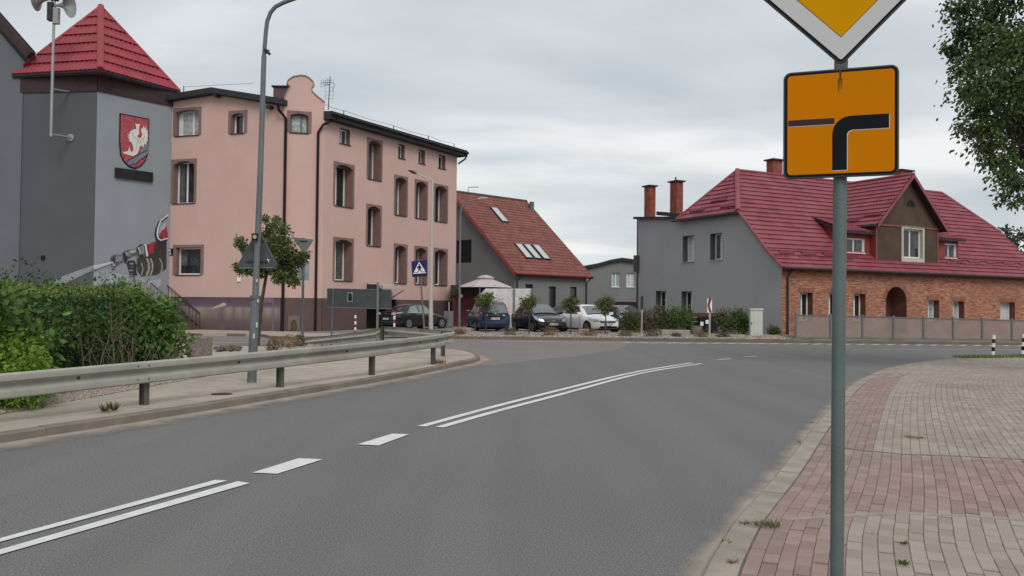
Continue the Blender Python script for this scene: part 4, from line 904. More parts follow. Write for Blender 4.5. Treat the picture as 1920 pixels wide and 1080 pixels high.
rb = t.nodes.new('ShaderNodeMapRange'); rb.inputs[1].default_value = .3; rb.inputs[2].default_value = .7; rb.inputs[3].default_value = .42; rb.inputs[4].default_value = 1.5; t.links.new(nb.outputs[0], rb.inputs[0])
vb = t.nodes.new('ShaderNodeVectorMath'); vb.operation = 'SCALE'; t.links.new(bt_.outputs[0], vb.inputs[0]); t.links.new(rb.outputs[0], vb.inputs[3])
n5 = t.nodes.new('ShaderNodeTexNoise'); n5.inputs['Scale'].default_value = .5; t.links.new(um.outputs[0], n5.inputs[0]); mx5 = t.nodes.new('ShaderNodeMix'); mx5.data_type = 'RGBA'; mx5.inputs[7].default_value = (.28, .115, .085, 1)
r5_ = t.nodes.new('ShaderNodeMapRange'); r5_.inputs[1].default_value = .45; r5_.inputs[2].default_value = .75; r5_.inputs[4].default_value = .7; t.links.new(n5.outputs[0], r5_.inputs[0]); t.links.new(r5_.outputs[0], mx5.inputs[0]); t.links.new(vb.outputs[0], mx5.inputs[6]); t.links.new(mx5.outputs[2], b.inputs['Base Color'])
b.inputs['Roughness'].default_value = .9; bpn = t.nodes.new('ShaderNodeBump'); bpn.inputs['Strength'].default_value = .5; bpn.inputs['Distance'].default_value = .01; bpn.invert = True; t.links.new(bt_.outputs['Fac'], bpn.inputs['Height']); t.links.new(bpn.outputs[0], b.inputs['Normal'])
BRW = mat('reddish_jamb', (.17, .07, .055), .9, .2, 3)
hF = []; soldiers = MB(); 
def bwin(x0, x1, y0, y1, **k):
    a0 = FF.uv(x0, 580)[0]; a1 = FF.uv(x1, 580)[0]; z1 = FF.uv(x0, y0)[1]; z0 = 1.0
    hF.append(window(FF, bh, (a0, a1, z0, z1), depth=.38, rev=BRW, smat=BRW, **k)); n_ = int((a1-a0+.3)/.09)
    for i in range(n_):
        a = a0-.15+(i+.5)*.09; soldiers.ct = rnd.random(); FF.box(soldiers, a-.038, a+.038, z1+.01, z1+.27, .0, .012)
bwin(1500.5, 1524, 548.5, 592); bwin(1554, 1576, 549, 592); bwin(1600, 1623, 551, 592); bwin(1740, 1761, 563, 597, glass=CURT); bwin(1787, 1808, 565, 597, glass=CURT); bwin(1875.5, 1903, 566.5, 600, mull=(), glass=BLIND)
# arched doorway
a0, a1 = FF.uv(1661, 570)[0], FF.uv(1700, 570)[0]; zt3 = FF.uv(1680, 537.5)[1]; rise = (a1-a0)/2
hd = arched(a0, a1, .12, zt3, rise, 14); hd = [(a0, .12), (a1, .12)]+[((a0+a1)/2+rise*math.cos(math.pi*i/14), zt3-rise+rise*math.sin(math.pi*i/14)) for i in range(15)]
hF.append(hd); mb = MB(); FF.reveal(mb, hd, 1.1); mb.build('arch_reveal', BRW, bh)
mb = MB(); FF.slab(mb, rect(a0-.2, a1+.2, 0, zt3+.2), -1.15, -1.1); mb.build('door', mat('dark_door', (.10, .05, .045), .7, .2, 2), bh)
for i in range(26):
    th = math.pi*(i+.5)/26; soldiers.ct = rnd.random(); c = FF.p((a0+a1)/2+(rise+.14)*math.cos(th), zt3-rise+(rise+.14)*math.sin(th), .006); rad = (FF.u*math.cos(th)+Z*math.sin(th)); soldiers.box(c, (.27, .012, .085), (rad, FF.n, rad.cross(FF.n)))
n_ = int(aE/.1)
for i in range(n_):
    soldiers.ct = rnd.random(); a = (i+.5)*.1; FF.box(soldiers, a-.042, a+.042, zE-.36, zE-.1, 0, .02)
soldiers.build('soldier_bricks', mat('soldier_brick', (.2, .075, .05), .9, .2, 5, tint=(.34, .16, .1)), bh, kind='stuff')
mb = MB(); FF.wall(mb, rect(0, aE, .05, zE), hF); mb.build('wall', BRK, bh)
hS = []
for x0, x1, y0, y1 in ((1280, 1301.5, 442, 490.5), (1331.5, 1354, 437.5, 487), (1229.5, 1249, 545.5, 600), (1277.5, 1297.5, 546, 600)):
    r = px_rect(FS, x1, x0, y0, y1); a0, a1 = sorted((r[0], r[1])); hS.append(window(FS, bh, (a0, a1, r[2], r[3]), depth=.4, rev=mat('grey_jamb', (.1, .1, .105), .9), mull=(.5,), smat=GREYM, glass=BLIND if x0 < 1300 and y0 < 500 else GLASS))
zTop0 = zK; zTop1 = FS.uv(1198, 411)[1]
prof = [(0, .05), (0, zE-.1), (.5, zE+.45), (bF, zF-.03), (bK, zK-.03), (tE, zTop1), (tE, .05)]
mb = MB(); FS.wall(mb, prof, hS); mb.build('gable_wall', GREYM, bh)
mb = MB(); mb.poly([P3(0, tE, .05), P3(0, tE, zTop1), P3(9, tE, zTop1), P3(9, tE, .05)]); mb.poly([P3(9, tE, 0), P3(9, tE, zTop1), P3(9, 8.5, zTop1), P3(9, 8.5, 0)]); mb.poly([P3(aE, 0, .05), P3(aE, 0, zE), P3(aE, bF, zF), P3(aE, bK, zK), P3(aE, 8.5, zK), P3(aE, 11.5, zE), P3(aE, 11.5, 0)]); mb.poly([P3(0, 11.5, .05), P3(aE, 11.5, .05), P3(aE, 11.5, zE), P3(0, 11.5, zE)]); mb.build('rear_wall', GREYM, bh)
# main roof: flared foot + steep slope + half hips
ov = .38; lowA = P3(-.3, -ov, zE-.13); flU = (P3(-.3, bF, zF)-lowA); flL = flU.length; flU = flU.normalized(); Lm = aE+.6
course_roof(bh, lowA, uF, flU, frange(0, flL, .37), lambda r: (0, Lm), TILE, .2)
st0 = P3(-.3, bF, zF); up2 = (P3(-.3, bRd, zRd)-st0); H2 = up2.length; up2 = up2.normalized(); kK = (bK-bF)/(bRd-bF)*H2
hipd = 2.13
def span(r):
    if r < kK: return (0, Lm)
    f = (r-kK)/(H2-kK); return (f*(hipd+.3), Lm-f*(hipd+.3))
rows = frange(0, kK, kK/8)[:-1]; rows = [kK*i/8 for i in range(8)]+[kK+(H2-kK)*i/10 for i in range(11)]
course_roof(bh, st0, uF, up2, rows, span, TILE, .2)
# rear slope (plain, same material) and half hips
mb = MB(); mb.poly([P3(.3, 11.9, zE), P3(aE+.3, 11.9, zE), P3(aE+.3, 8.53, zK), P3(aE-hipd, bRd, zRd), P3(hipd, bRd, zRd), P3(.3, 8.53, zK)]); mb.poly([lowA-Z*.03, lowA+uF*Lm-Z*.03, P3(aE+.3, bF, zF-.03), P3(-.3, bF, zF-.03)]); mb.poly([P3(-.3, bF, zF-.03), P3(aE+.3, bF, zF-.03), P3(aE+.3, bK, zK-.03), P3(aE-hipd, bRd, zRd-.03), P3(hipd, bRd, zRd-.03), P3(-.3, bK, zK-.03)]); mb.build('roof', TILE, bh)
for end in (0, 1):
    A = P3(-.35 if not end else aE+.35, 8.53, zK-.05); B = P3(-.35 if not end else aE+.35, bK, zK-.05); Ap = P3(hipd if not end else aE-hipd, bRd, zRd)
    tri_roof(bh, A, B, Ap, TILE, .37, .2)
mb = MB(); mb.tube([P3(-.35, bK-.1, zK-.1), P3(-.38, 8.9, zK-.1)], .07, 8)
mb.tube([lowA+FF.n*.08-Z*.02, lowA+uF*Lm+FF.n*.08-Z*.02], .075, 8); mb.build('gutter', DKST, bh, smooth=True)
ridge(bh, [P3(hipd, bRd, zRd+.04), P3(aE-hipd, bRd, zRd+.04)], .11)
ridge(bh, [P3(-.35, bK, zK+.04), P3(hipd, bRd, zRd+.06)], .15, name='hip_cap'); ridge(bh, [P3(aE+.35, bK, zK+.04), P3(aE-hipd, bRd, zRd+.06)], .1, name='hip_cap'); ridge(bh, [P3(-.35, 8.53, zK), P3(hipd, bRd, zRd+.06)], .09, name='hip_cap')
for a_ in (-.32, aE+.32):
    mb = MB(); mb.tube([P3(a_, -ov, zE-.13), P3(a_, bF, zF), P3(a_, bK, zK)], .09, 6); mb.build('verge_cap', TILE, bh)
mb = MB(); q = [P3(0, 0, zE-.12), P3(0, -ov+.05, zE-.16)]; mb.prism([P3(0, 0, zE-.14), P3(aE, 0, zE-.14), P3(aE, -ov, zE-.17), P3(0, -ov, zE-.17)], (0, 0, .03)); mb.build('soffit', BROWNF, bh)
# flat annex roof edge + grey wedge
mb = MB(); mb.prism([P3(-.2, 8.4, zK+.02), P3(-.25, tE+.3, zTop1+.02), P3(9, tE+.3, zTop1+.02), P3(9, 8.4, zK+.02)], (0, 0, .16)); mb.build('flat_roof', DARKF, bh)
mb = MB(); mb.prism([P3(.0, 7.6, zK), P3(.0, 11, zK+.5), P3(3, 11, zK+.5), P3(3, 7.6, zK+1.4)], (0, 0, .25)); mb.build('flat_roof', DARKF, bh)
mb = MB(); mb.tube([P3(-.05, tE+.05, zTop1), P3(-.05, tE+.05, .3)], .06, 6); mb.box(P3(-.1, tE+.1, 4.6), (.35, .35, 1.1)); mb.build('downpipe', DKST, bh)
# chimneys (brick red)
CHM = mat('chimney_brick', (.25, .075, .055), .85, .25, 3, .3, 30)
def chim(x, y0, y1, D, w_, dpt):
    top = at(x, y0, D); bot = at(x, y1, D); mb_ = MB(); mb_.box(((top.x), D+dpt/2, (top.z+bot.z)/2-.3), (w_, dpt, top.z-bot.z+.6), (uF, wF, Z)); c_ = mb_.build('chimney', CHM, bh)
    mb_ = MB(); mb_.box((top.x, D+dpt/2, top.z+.03), (w_+.25, dpt+.25, .09), (uF, wF, Z)); mb_.build('chimney_cap', DARKF, c_)
chim(1220, 349, 402, 57.5, .5, .6); chim(1270.5, 340, 395, 57, .55, .7); chim(1455, 300, 335, 54, .8, .6); chim(1697, 320, 345, 58, 1.15, .6)
mb = MB(); q = at(1267, 340, 57.3); mb.tube([q, q+Z*.28], .05, 6); mb.build('flue', DKST, bh)
# cross gable
GBR = mat('olive_brown_render', (.09, .06, .044), .9, .2, 1.2, .3, 60, streak=.25, dirt=(.11, .075, .05))
c0, c1 = 7.9, 13.55; cm = (c0+c1)/2; bW = .4; zEv = 6.75; zPk = 9.72; FX = Fac(P3(0, bW, 0), uF)
sl_ = (zPk-zEv)/(cm-c0+.25)
hX = []; r = px_rect(FX, 1693, 1729, 429.5, 484)
CRM = mat('cream_paint', (.5, .47, .41), .7, .1, 3)
hX.append(window(FX, bh, tuple(r), depth=.18, rev=CRM, mull=(.47,), smat=CRM, glass=GLASS))
mb = MB(); s_ = .16; FX.slab(mb, rect(r[0]-s_, r[1]+s_, r[2]-.24, r[3]+s_), .002, .05, [rect(r[0], r[1], r[2], r[3])]); mb.build('window_surround', CRM, bh)
mb = MB(); vv = px_rect(FX, 1700, 1715, 375, 387); hv = [(vv[0], vv[2]), (vv[1], vv[2])]+[((vv[0]+vv[1])/2+(vv[1]-vv[0])/2*math.cos(math.pi*i/8), vv[2]+(vv[3]-vv[2])*math.sin(math.pi*i/8)) for i in range(1, 8)]
FX.slab(mb, hv, .003, .02); mb.build('vent', BLACKP, bh)
mb = MB(); FX.wall(mb, [(c0, zE), (c1, zE), (c1, zEv), (cm, zPk-.12), (c0, zEv)], hX); mb.build('dormer_wall', GBR, bh)
mb = MB(); FX.box(mb, c0, c1, zEv-.12, zEv-.02, .002, .05); FX.box(mb, c0, c0+.1, zE+.3, zEv-.12, .002, .03); FX.box(mb, c1-.1, c1, zE+.3, zEv-.12, .002, .03); mb.build('moulding', mat('moulding_red', (.2, .09, .07), .8), bh)
bc = lambda z: bF+(z-zF)/1.045
for c in (c0, c1):
    mb = MB(); mb.poly([P3(c, bW, zE+.2), P3(c, bW, zEv), P3(c, bc(zEv), zEv), P3(c, bF, zF-.1)]); mb.build('dormer_cheek', REDS, bh)
bfr = bW-.4; zRg = zPk+.06; zlo = zEv-.12
for sg in (-1, 1):
    ce = cm+sg*(cm-c0+.32); A = P3(ce, bfr, zlo); rt = (P3(cm, bfr, zRg)-A); Hh = rt.length; rt = rt.normalized()
    b_lo, b_hi = bc(zlo)-bfr, bc(zRg)-bfr
    course_roof(bh, A, wF, rt, frange(0, Hh, .37), lambda r, b0=b_lo, b1=b_hi, H_=Hh: (0, b0+(b1-b0)*r/H_+.1), TILE, .2)
    mb = MB(); mb.prism([A-Z*.03, P3(cm, bfr, zRg-.03), P3(cm, b_hi+bfr, zRg-.03), P3(ce, b_lo+bfr, zlo-.03)], (0, 0, -.1)); mb.build('dormer_roof', BROWNF, bh)
    mb = MB(); mb.prism([A-wF*.02-Z*.18, P3(cm, bfr-.02, zRg-.18), P3(cm, bfr-.02, zRg+.08), A-wF*.02+Z*.07], wF*-.04); mb.build('verge_board', TILE, bh)
ridge(bh, [P3(cm, bfr-.05, zRg+.05), P3(cm, b_hi+bfr+.2, zRg+.05)], .1)
mb = MB(); mb.tube([P3(cm-(cm-c0+.38), bfr, zlo-.06), P3(cm-(cm-c0+.38), bfr+2.6, zlo-.06)], .06, 6); mb.build('gutter', DKST, bh)
# small dormers
def dormer(a0, a1, bw, win, zf, side_cheek, lean):
    f = Fac(P3(0, bw, 0), uF); hh = []; zr = zf
    rr = px_rect(f, *win); rr[2] = max(rr[2], zF+.02)
    hh.append(window(f, bh, tuple(rr), depth=.1, rev=WHITE, mull=(.42,), smat=WHITE, bar=.07))
    mb = MB(); f.wall(mb, rect(a0, a1, zF-.4, zr), hh); mb.build('dormer_wall', REDS, bh)
    zb2 = zr+.85; bb = bc(zb2)
    for a in (a0, a1): m_ = MB(); m_.poly([P3(a, bw, zF-.2), P3(a, bw, zr), P3(a, bb, zb2-.05), P3(a, bF, zF-.1)]); m_.build('dormer_cheek', REDS, bh)
    A = P3(a0-.3, bw-.35, zr-.08); B = P3(a1+.25, bw-.35, zr-.08); rt = (P3(a0-.3, bb, zb2)-A); Hh = rt.length; rt = rt.normalized(); LL = (B-A).length
    course_roof(bh, A, uF, rt, frange(0, Hh, .37), lambda r: (0, LL-(lean*r/Hh)), TILE, .2)
    m_ = MB(); m_.prism([A-Z*.03, B-Z*.03, P3(a1+.25-lean, bb, zb2-.03), P3(a0-.3, bb, zb2-.03)], (0, 0, -.12)); m_.build('dormer_roof', DARKF, bh)
dormer(5.75, 7.88, .8, (1588.5, 1621, 447, 479), 6.3, 1, 0)
dormer(13.56, 16.1, .8, (1771, 1793, 457, 488), 6.25, 1, .6)
# snow guards
def guard(a, b_, z, L_, ax=None):
    m_ = MB(); u_, v_ = ax or (uF, (wF+Z*1.045).normalized()); m_.box(P3(a, b_, z), (L_, .22, .1), (u_, v_, u_.cross(v_))); m_.build('snow_guard', mat('snow_guard_red', (.15, .03, .042), .5, .1, 3), bh)
for a in (.3, 2.0, 3.7, 5.4): guard(a+.6, .55, zE+.75, 1.1); guard(a+.0, .3, zE+.48, 1.0)
for a in (15.0, 16.8, 18.6, 20.4, 22.2): guard(a+.6, .62, zE+.8, 1.1); guard(a-.1, .4, zE+.55, 1.0)
for x, y in ((0.3, 4.2), (.2, 6.0), (.9, 5.0)):
    pass
hu = (P3(hipd, bRd, zRd)-P3(-.35, bRd, zK)).normalized()
for b_, h in ((4.1, .35), (6.9, .35), (5.4, .85)):
    p = P3(-.35, b_, zK)+hu*h*1.3; m_ = MB(); m_.box(p+Z*.08, (1.3, .2, .1), (wF, hu, wF.cross(hu))); m_.build('snow_guard', mat('snow_guard_red', (.15, .03, .042), .5, .1, 3), bh)
sA = P3(cm-(cm-c0+.32), bfr, zlo); su = (P3(cm, bfr, zRg)-sA).normalized()
for b_, h in ((.5, .8), (1.9, .45)):
    m_ = MB(); m_.box(sA+wF*(b_+.3)+su*h+Z*.1, (1.2, .2, .1), (wF, su, wF.cross(su))); m_.build('snow_guard', mat('snow_guard_red', (.15, .03, .042), .5, .1, 3), bh)
mb = MB(); q = FF.uv(1475, 560)[0]; mb.tube([P3(q+.2, -ov+.05, zE-.2), P3(q+.1, -.2, zE-.3), P3(q, -.08, zE-.65), P3(q, -.08, .2)], .06, 8); mb.build('downpipe', DKST, bh, smooth=True)
# ------------------------------------------------ perforated panel fence
FNM = mat('perforated_panel', (.32, .255, .235), .6, .1, 2, alpha=.62)
fe = thing('panel_fence', 'low fence of brownish perforated panels between grey posts along the brick house', 'fence', (16, 43, .12))
FP = mat('fence_post_steel', (.16, .16, .165), .5, .1, 3, metal=.4)
xs = [1492, 1557, 1617, 1675, 1731.5, 1787, 1841.5, 1897, 1953, 2010]; pts = []
for x in xs:
    a = at(x, 600, 43.2); tfr = (x-1492)/430; pts.append((Vector((a.x, 43.2, .12)), 1.38-.16*tfr))
for i, (p, zt) in enumerate(pts):
    mb = MB(); mb.box((p.x, p.y, (zt+.1)/2+.02), (.09, .09, zt)); mb.build('post', FP, fe)
    if i < len(pts)-1:
        q, z2 = pts[i+1]; mb = MB(); x0, x1 = p.x+.05, q.x-.05; za, zb = .2, .2
        mb.prism([(x0, 43.19, za), (x1, 43.19, zb), (x1, 43.19, z2-.03), (x0, 43.19, zt-.03)], (0, .02, 0)); mb.build('panel', FNM, fe)
        mb = MB(); mb.prism([(x0, 43.17, zt-.06), (x1, 43.17, z2-.06), (x1, 43.17, z2-.0), (x0, 43.17, zt-.0)], (0, .06, 0)); mb.build('rail', FP, fe); mb = MB(); mb.prism([(x0, 43.17, .17), (x1, 43.17, .17), (x1, 43.17, .23), (x0, 43.17, .23)], (0, .06, 0)); mb.build('rail', FP, fe)
# ------------------------------------------------ vegetation
LM = {k: leafmat(*v) for k, v in dict(hedge=('leaf_hedge', (.045, .10, .024), (.15, .25, .05)), dark=('leaf_dark', (.03, .068, .024), (.09, .155, .04)), bright=('leaf_bright', (.10, .19, .02), (.22, .33, .05)), tree=('leaf_tree', (.032, .062, .026), (.13, .19, .055)), young=('leaf_young', (.07, .10, .03), (.2, .22, .07)), olive=('leaf_olive', (.07, .085, .03), (.18, .19, .07)), far=('leaf_far', (.04, .055, .04), (.09, .115, .075)), dry=('leaf_dry', (.16, .10, .05), (.34, .23, .11)), moss=('leaf_moss', (.10, .085, .055), (.2, .18, .11))).items()}
def rdir(r=rnd):
    z = r.uniform(-1, 1); a = r.uniform(0, 6.283); q = math.sqrt(1-z*z); return Vector((q*math.cos(a), q*math.sin(a), z))
def foliage(blobs, n, size, r=rnd, droop=.3, shell=.45, lump=.3):
    """leaf faces through ellipsoidal clumps; blobs=[(center,(rx,ry,rz))]"""
    mb_ = MB(); wts = [b_[1][0]*b_[1][1]+b_[1][0]*b_[1][2] for b_ in blobs]
    for _ in range(n):
        c, rad = r.choices(blobs, wts)[0]; d = rdir(r); f = noise.noise(Vector(d)*2.2+Vector(c)*1.3)
        k = (shell+(1-shell)*r.random()**.6)*(1+lump*f*2)
        p = Vector(c)+Vector((d.x*rad[0], d.y*rad[1], d.z*rad[2]))*k
        ld = (d*.6+rdir(r)*.9-Z*droop).normalized(); s_ = size*r.uniform(.6, 1.3)
        mb_.ct = min(1, max(0, .15+.55*r.random()+.5*noise.noise(p*1.7)))
        mb_.leaf(p, ld, rdir(r), s_, s_*.55)
    return mb_
def twig_blobs(base, top, n, spread, rb, r=rnd):
    """branch skeleton: returns (paths, blobs)"""
    paths = []; blobs = []
    for i in range(n):
        t_ = r.uniform(.35, 1); p0 = base+(top-base)*t_; d = Vector((r.uniform(-1, 1), r.uniform(-1, 1), r.uniform(-.1, .8))).normalized(); L_ = spread*(1.15-.55*t_)*r.uniform(.6, 1.1)
        p1 = p0+d*L_*.5+Z*.08*L_; p2 = p0+d*L_; paths.append([p0, p1, p2]); blobs.append((p2, (rb*r.uniform(.6, 1.1),)*3)); blobs.append((p1+rdir(r)*rb*.5, (rb*r.uniform(.5, .9),)*3))
    return paths, blobs
CORE = mat('inner_twigs', (.012, .02, .009), .95, .3, 4)
def shrub(name, label, cat, blobs, n, size, m, group=None, twigs=8, core=.72, **k):
    base = Vector(blobs[0][0]); g = thing(name, label, cat, (base.x, base.y, .12), 0, group)
    foliage(blobs, n, size, **k).build('foliage', m, g)
    mb_ = MB()
    for i in range(twigs):
        c, rad = rnd.choice(blobs); mb_.tube([(base.x+rnd.uniform(-.1, .1), base.y+rnd.uniform(-.1, .1), .1), Vector(c)-Z*rad[2]*.4, Vector(c)+rdir()*rad[0]*.6], [.018, .012, .005], 4)
    mb_.build('stem', BARK, g); return g
V = Vector
shrub('hedge_shrub', 'big broad-leaved green shrub at the left edge of the hedge behind the guardrail', 'shrub', [(V((-8.2, 11.2, 1.08)), (.9, 1.0, .88)), (V((-8.0, 12.8, 1.1)), (.85, .9, .95)), (V((-8.6, 9.6, 1.1)), (.9, 1, .95)), (V((-7.8, 13.2, .7)), (.6, .8, .6)), (V((-7.9, 12.2, 1.5)), (.7, .8, .6))], 7500, .15, LM['hedge'], shell=.35, lump=.4)
shrub('hedge_shrub', 'long dark fine-leaved stretch of hedge in the middle behind the bare twigs', 'hedge', [(V((-8.3, 14.4, 1.05)), (.8, .95, .95)), (V((-8.3, 15.8, 1.05)), (.85, .95, 1.0)), (V((-8.4, 17.2, 1.1)), (.85, .95, 1.0)), (V((-8.2, 16.5, 1.38)), (.7, 1.2, .6)), (V((-8.1, 14.8, 1.35)), (.7, 1.2, .58)), (V((-9.2, 16, 1.1)), (.8, 3, 1)), (V((-8.8, 15, .5)), (.7, 1.4, .5)), (V((-8.8, 17.3, .5)), (.7, 1.4, .5)), (V((-9.3, 19.5, .7)), (1, 1.2, .7))], 27000, .07, LM['dark'], shell=.35, twigs=14, lump=.45)
shrub('hedge_shrub', 'rounded leafy green shrub closing the right end of the hedge beside the concrete block', 'shrub', [(V((-7.95, 18.5, 1.1)), (.7, .75, .8)), (V((-7.85, 19.0, .7)), (.58, .65, .6)), (V((-8.3, 18.0, 1.3)), (.75, .75, .7)), (V((-8.25, 19.0, 1.2)), (.65, .65, .65)), (V((-7.7, 18.3, .95)), (.55, .55, .55))], 8000, .125, LM['hedge'], shell=.35, lump=.4)
mb = foliage([(V((-8.4, y, 1.84)), (.8, .6, .15)) for y in (10, 11.2, 12.4, 13.6, 14.8, 16, 17.2, 18.2)], 7000, .065, shell=.1)
htop = thing('clipped_hedge', 'light green leaves along the clipped top of the hedge', 'hedge', (-8.4, 14, 1.8)); mb.build('foliage', leafmat('leaf_top', (.10, .16, .03), (.21, .27, .06)), htop)  # lighter leaf layer over the hedge top
shrub('bright_shrub', 'small lime green shrub low at the left edge in front of the hedge', 'shrub', [(V((-7.05, 12.2, .62)), (.55, .5, .5)), (V((-7.3, 12.5, .75)), (.5, .45, .45)), (V((-6.85, 12.0, .45)), (.42, .4, .36)), (V((-7.5, 11.7, .6)), (.5, .5, .45))], 3800, .075, LM['bright'], shell=.3)
# bare twiggy shrub
tg = thing('bare_shrub', 'leafless pale twiggy shrub standing before the dark middle of the hedge', 'shrub', (-7.15, 15.2, .12)); mb = MB()
TWG = mat('pale_twig', (.16, .125, .09), .85, .2, 8)
for i in range(15):
    b0 = V((-7.2+rnd.uniform(-.35, .5), 15.3+rnd.uniform(-.4, 1.1), .12)); lean = V((rnd.uniform(-.28, .28), rnd.uniform(-.3, .3), 0)); h = rnd.uniform(.8, 1.55); P = [b0]
    for j in range(1, 7): P.append(b0+lean*(j/6)**1.3*1.5+Z*h*j/6+V((rnd.uniform(-.03, .03), rnd.uniform(-.03, .03), 0)))
    mb.tube(P, [.011-.0014*j for j in range(7)], 5)
    for j in (2, 3, 4, 5):
        d = V((rnd.uniform(-1, 1), rnd.uniform(-1, 1), rnd.uniform(.5, 1.3))).normalized(); mb.tube([P[j], P[j]+d*.16, P[j]+d*.32+Z*.06], [.006, .004, .002], 4)
for i in range(7):
    b0 = V((-6.95, 16.3+rnd.uniform(-.2, .5), .25)); d = V((rnd.uniform(.3, .8), rnd.uniform(.6, 1.4), rnd.uniform(.3, .7))); mb.tube([b0, b0+d*.5, b0+d+Z*.05], [.008, .006, .003], 4)
mb.build('twigs', TWG, tg)
# concrete block and debris
mb = MB(); c = gp(372, 668, .12); c = V((c.x-.0, 22.6, 0)); c = at(372, 655, 22.4)
mb.box((c.x, 22.5, .42), (.62, .5, .66), (V((.93, .36, 0)), V((-.36, .93, 0)), Z)); mb.build('concrete_block', mat('aggregate', (.2, .165, .15), .95, .35, 14, .6, 60, dirt=(.08, .07, .06)), None, bevel=.02, label='rough square concrete block beside the right end of the hedge', category='concrete block')
mb = MB()
for i in range(60): q = gp(405+rnd.uniform(0, 45), 657+rnd.uniform(-3, 3), .12); mb.ct = rnd.random(); mb.rock((q.x, q.y, .16+rnd.uniform(0, .12)*(q.x+10)/2), rnd.uniform(.06, .14))
mb.build('rubble_heap', mat('rubble', (.12, .09, .08), .95, .3, 6), None, label='low heap of dark earth and rubble between the hedge and the lamp post', category='rubble')
# standard trees in the gravel bed
TB = []
for i, (x, yt, yb, rr) in enumerate(((911, 549, 583, .45), (992, 555, 582, .42), (1070, 557, 587, .42), (1135, 556, 590, .46))):
    D = 44.0; b0 = at(x, 620, D); b0.z = gz(b0.x, D); cc = at(x, (yt+yb)/2, D); hh = (at(x, yt, D).z-at(x, yb, D).z)/2
    lab = ['young ball-headed tree in front of the blue car', 'young ball-headed tree in front of the black hatchback', 'young ball-headed tree between the black hatchback and the white car', 'young ball-headed tree in front of the white car bonnet'][i]
    g = thing('ball_tree', lab, 'tree', tuple(b0), 0, 'young ball-headed trees in the gravel bed')
    foliage([(cc+V((0, 0, hh*.2)), (rr, rr, hh*.85)), (cc+V((.15, 0, hh*.5)), (rr*.7, rr*.7, hh*.5)), (cc-Z*hh*.6, (rr*.5, rr*.5, hh*.5)), (cc+V((-.2, 0, hh*.2)), (rr*.75, rr*.7, hh*.55))], 1500, .10, shell=.1, lump=.5).build('crown', LM['young' if i < 2 else 'olive'], g)
    m_ = MB(); m_.tube([b0, b0*.5+cc*.5+V((.02, 0, 0)), cc-Z*hh*.3], [.035, .03, .025], 6)
    for j in range(5): d = rdir(); m_.tube([cc-Z*hh*.7, cc+V((d.x*.25, d.y*.25, abs(d.z)*.2))], [.018, .008], 4)
    m_.build('trunk', BARK, g)
# low cushion plants
for i, (x, m_, w_, h_) in enumerate(((862, 'dry', .34, .2), (956, 'moss', .42, .28), (1031, 'dry', .42, .28), (1104, 'dry', .45, .22), (1173, 'moss', .4, .2), (1223, 'moss', .42, .22), (1268, 'moss', .25, .13), (1316, 'dry', .35, .2), (1355, 'moss', .4, .18))):
    p = at(x, 625, 43.1); z = gz(p.x, 43.1); where = ['at the far left end of the strip by the concrete slab', 'between the blue car and the black hatchback', 'below the headlight of the black hatchback', 'below the front wheel of the white car', 'beyond the right corner of the white car', 'left of the pale stone slabs by the bushes', 'sitting on the pale stone slabs', 'just left of the striped marker post', 'just right of the striped marker post'][i]
    g = thing('cushion_plant', 'small '+('reddish' if m_ == 'dry' else 'grey-green')+' cushion plant '+where, 'plant', (p.x, p.y, z), 0, 'cushion plants in the gravel bed')
    foliage([(V((p.x, p.y, z+h_*.8)), (w_, w_*.7, h_))], 700, .06, shell=.3, lump=.4).build('foliage', LM[m_], g)
for (x0, x1, lab) in ((850, 884, 'flat pale concrete slab edge at the left end of the gravel bed'), (1085, 1104, 'small pale stone edging block below the white car door'), (1240, 1293, 'long low pale stone block among the bushes of the gravel bed')):
    a, b_ = at(x0, 620, 43.9), at(x1, 620, 43.9); z = gz(a.x, 43.9); m_ = MB(); m_.box(((a.x+b_.x)/2, 44, z+.13), (b_.x-a.x, .45, .36)); m_.build('stone_block', CONC, None, bevel=.03, label=lab, category='stone block')
# bushes in front of the grey gable
def bush(x, y0, D, w_, h_, n, m_, lab, sz=.1, gr=None):
    p = at(x, y0, D); z = gz(p.x, D) if D < 60 else 0; shrub('bush', lab, 'bush', [(V((p.x, D, z+h_*.45)), (w_, w_*.7, h_*.5)), (V((p.x-w_*.4, D, z+h_*.6)), (w_*.5, w_*.5, h_*.4)), (V((p.x+w_*.45, D, z+h_*.4)), (w_*.5, w_*.5, h_*.42))], n, sz, LM[m_], gr, shell=.2, lump=.5)
G_ = 'bushes in front of the grey gable'
bush(1184, 620, 45.3, .62, 1.25, 2300, 'olive', 'yellowish green bush right of the white car', gr=G_)
bush(1216, 620, 45.5, .5, 1.35, 1800, 'moss', 'brownish bush behind the grey post with the dark arm', gr=G_)
bush(1243, 620, 45.7, .65, 1.55, 2600, 'olive', 'tall grey-green bush below the left gable window', gr=G_)
bush(1277, 620, 45.5, .68, 1.55, 2800, 'hedge', 'dense green bush left of the wooden compost screen', gr=G_)
bush(1361, 620, 45.0, .6, 1.35, 2400, 'olive', 'mixed green and rusty bush right of the wooden screen', gr=G_)
bush(1389, 620, 45.2, .6, 1.5, 2600, 'hedge', 'grey-green bush touching the white electrical cabinet', gr=G_)
bush(1452, 628, 44.8, .35, .5, 800, 'olive', 'small low bush at the foot of the brick corner', gr=G_)
bush(1120, 590, 72, 1.3, 1.6, 1500, 'hedge', 'dark green hedge behind the white car by the grey house', .16)
for i in range(26):
    pass
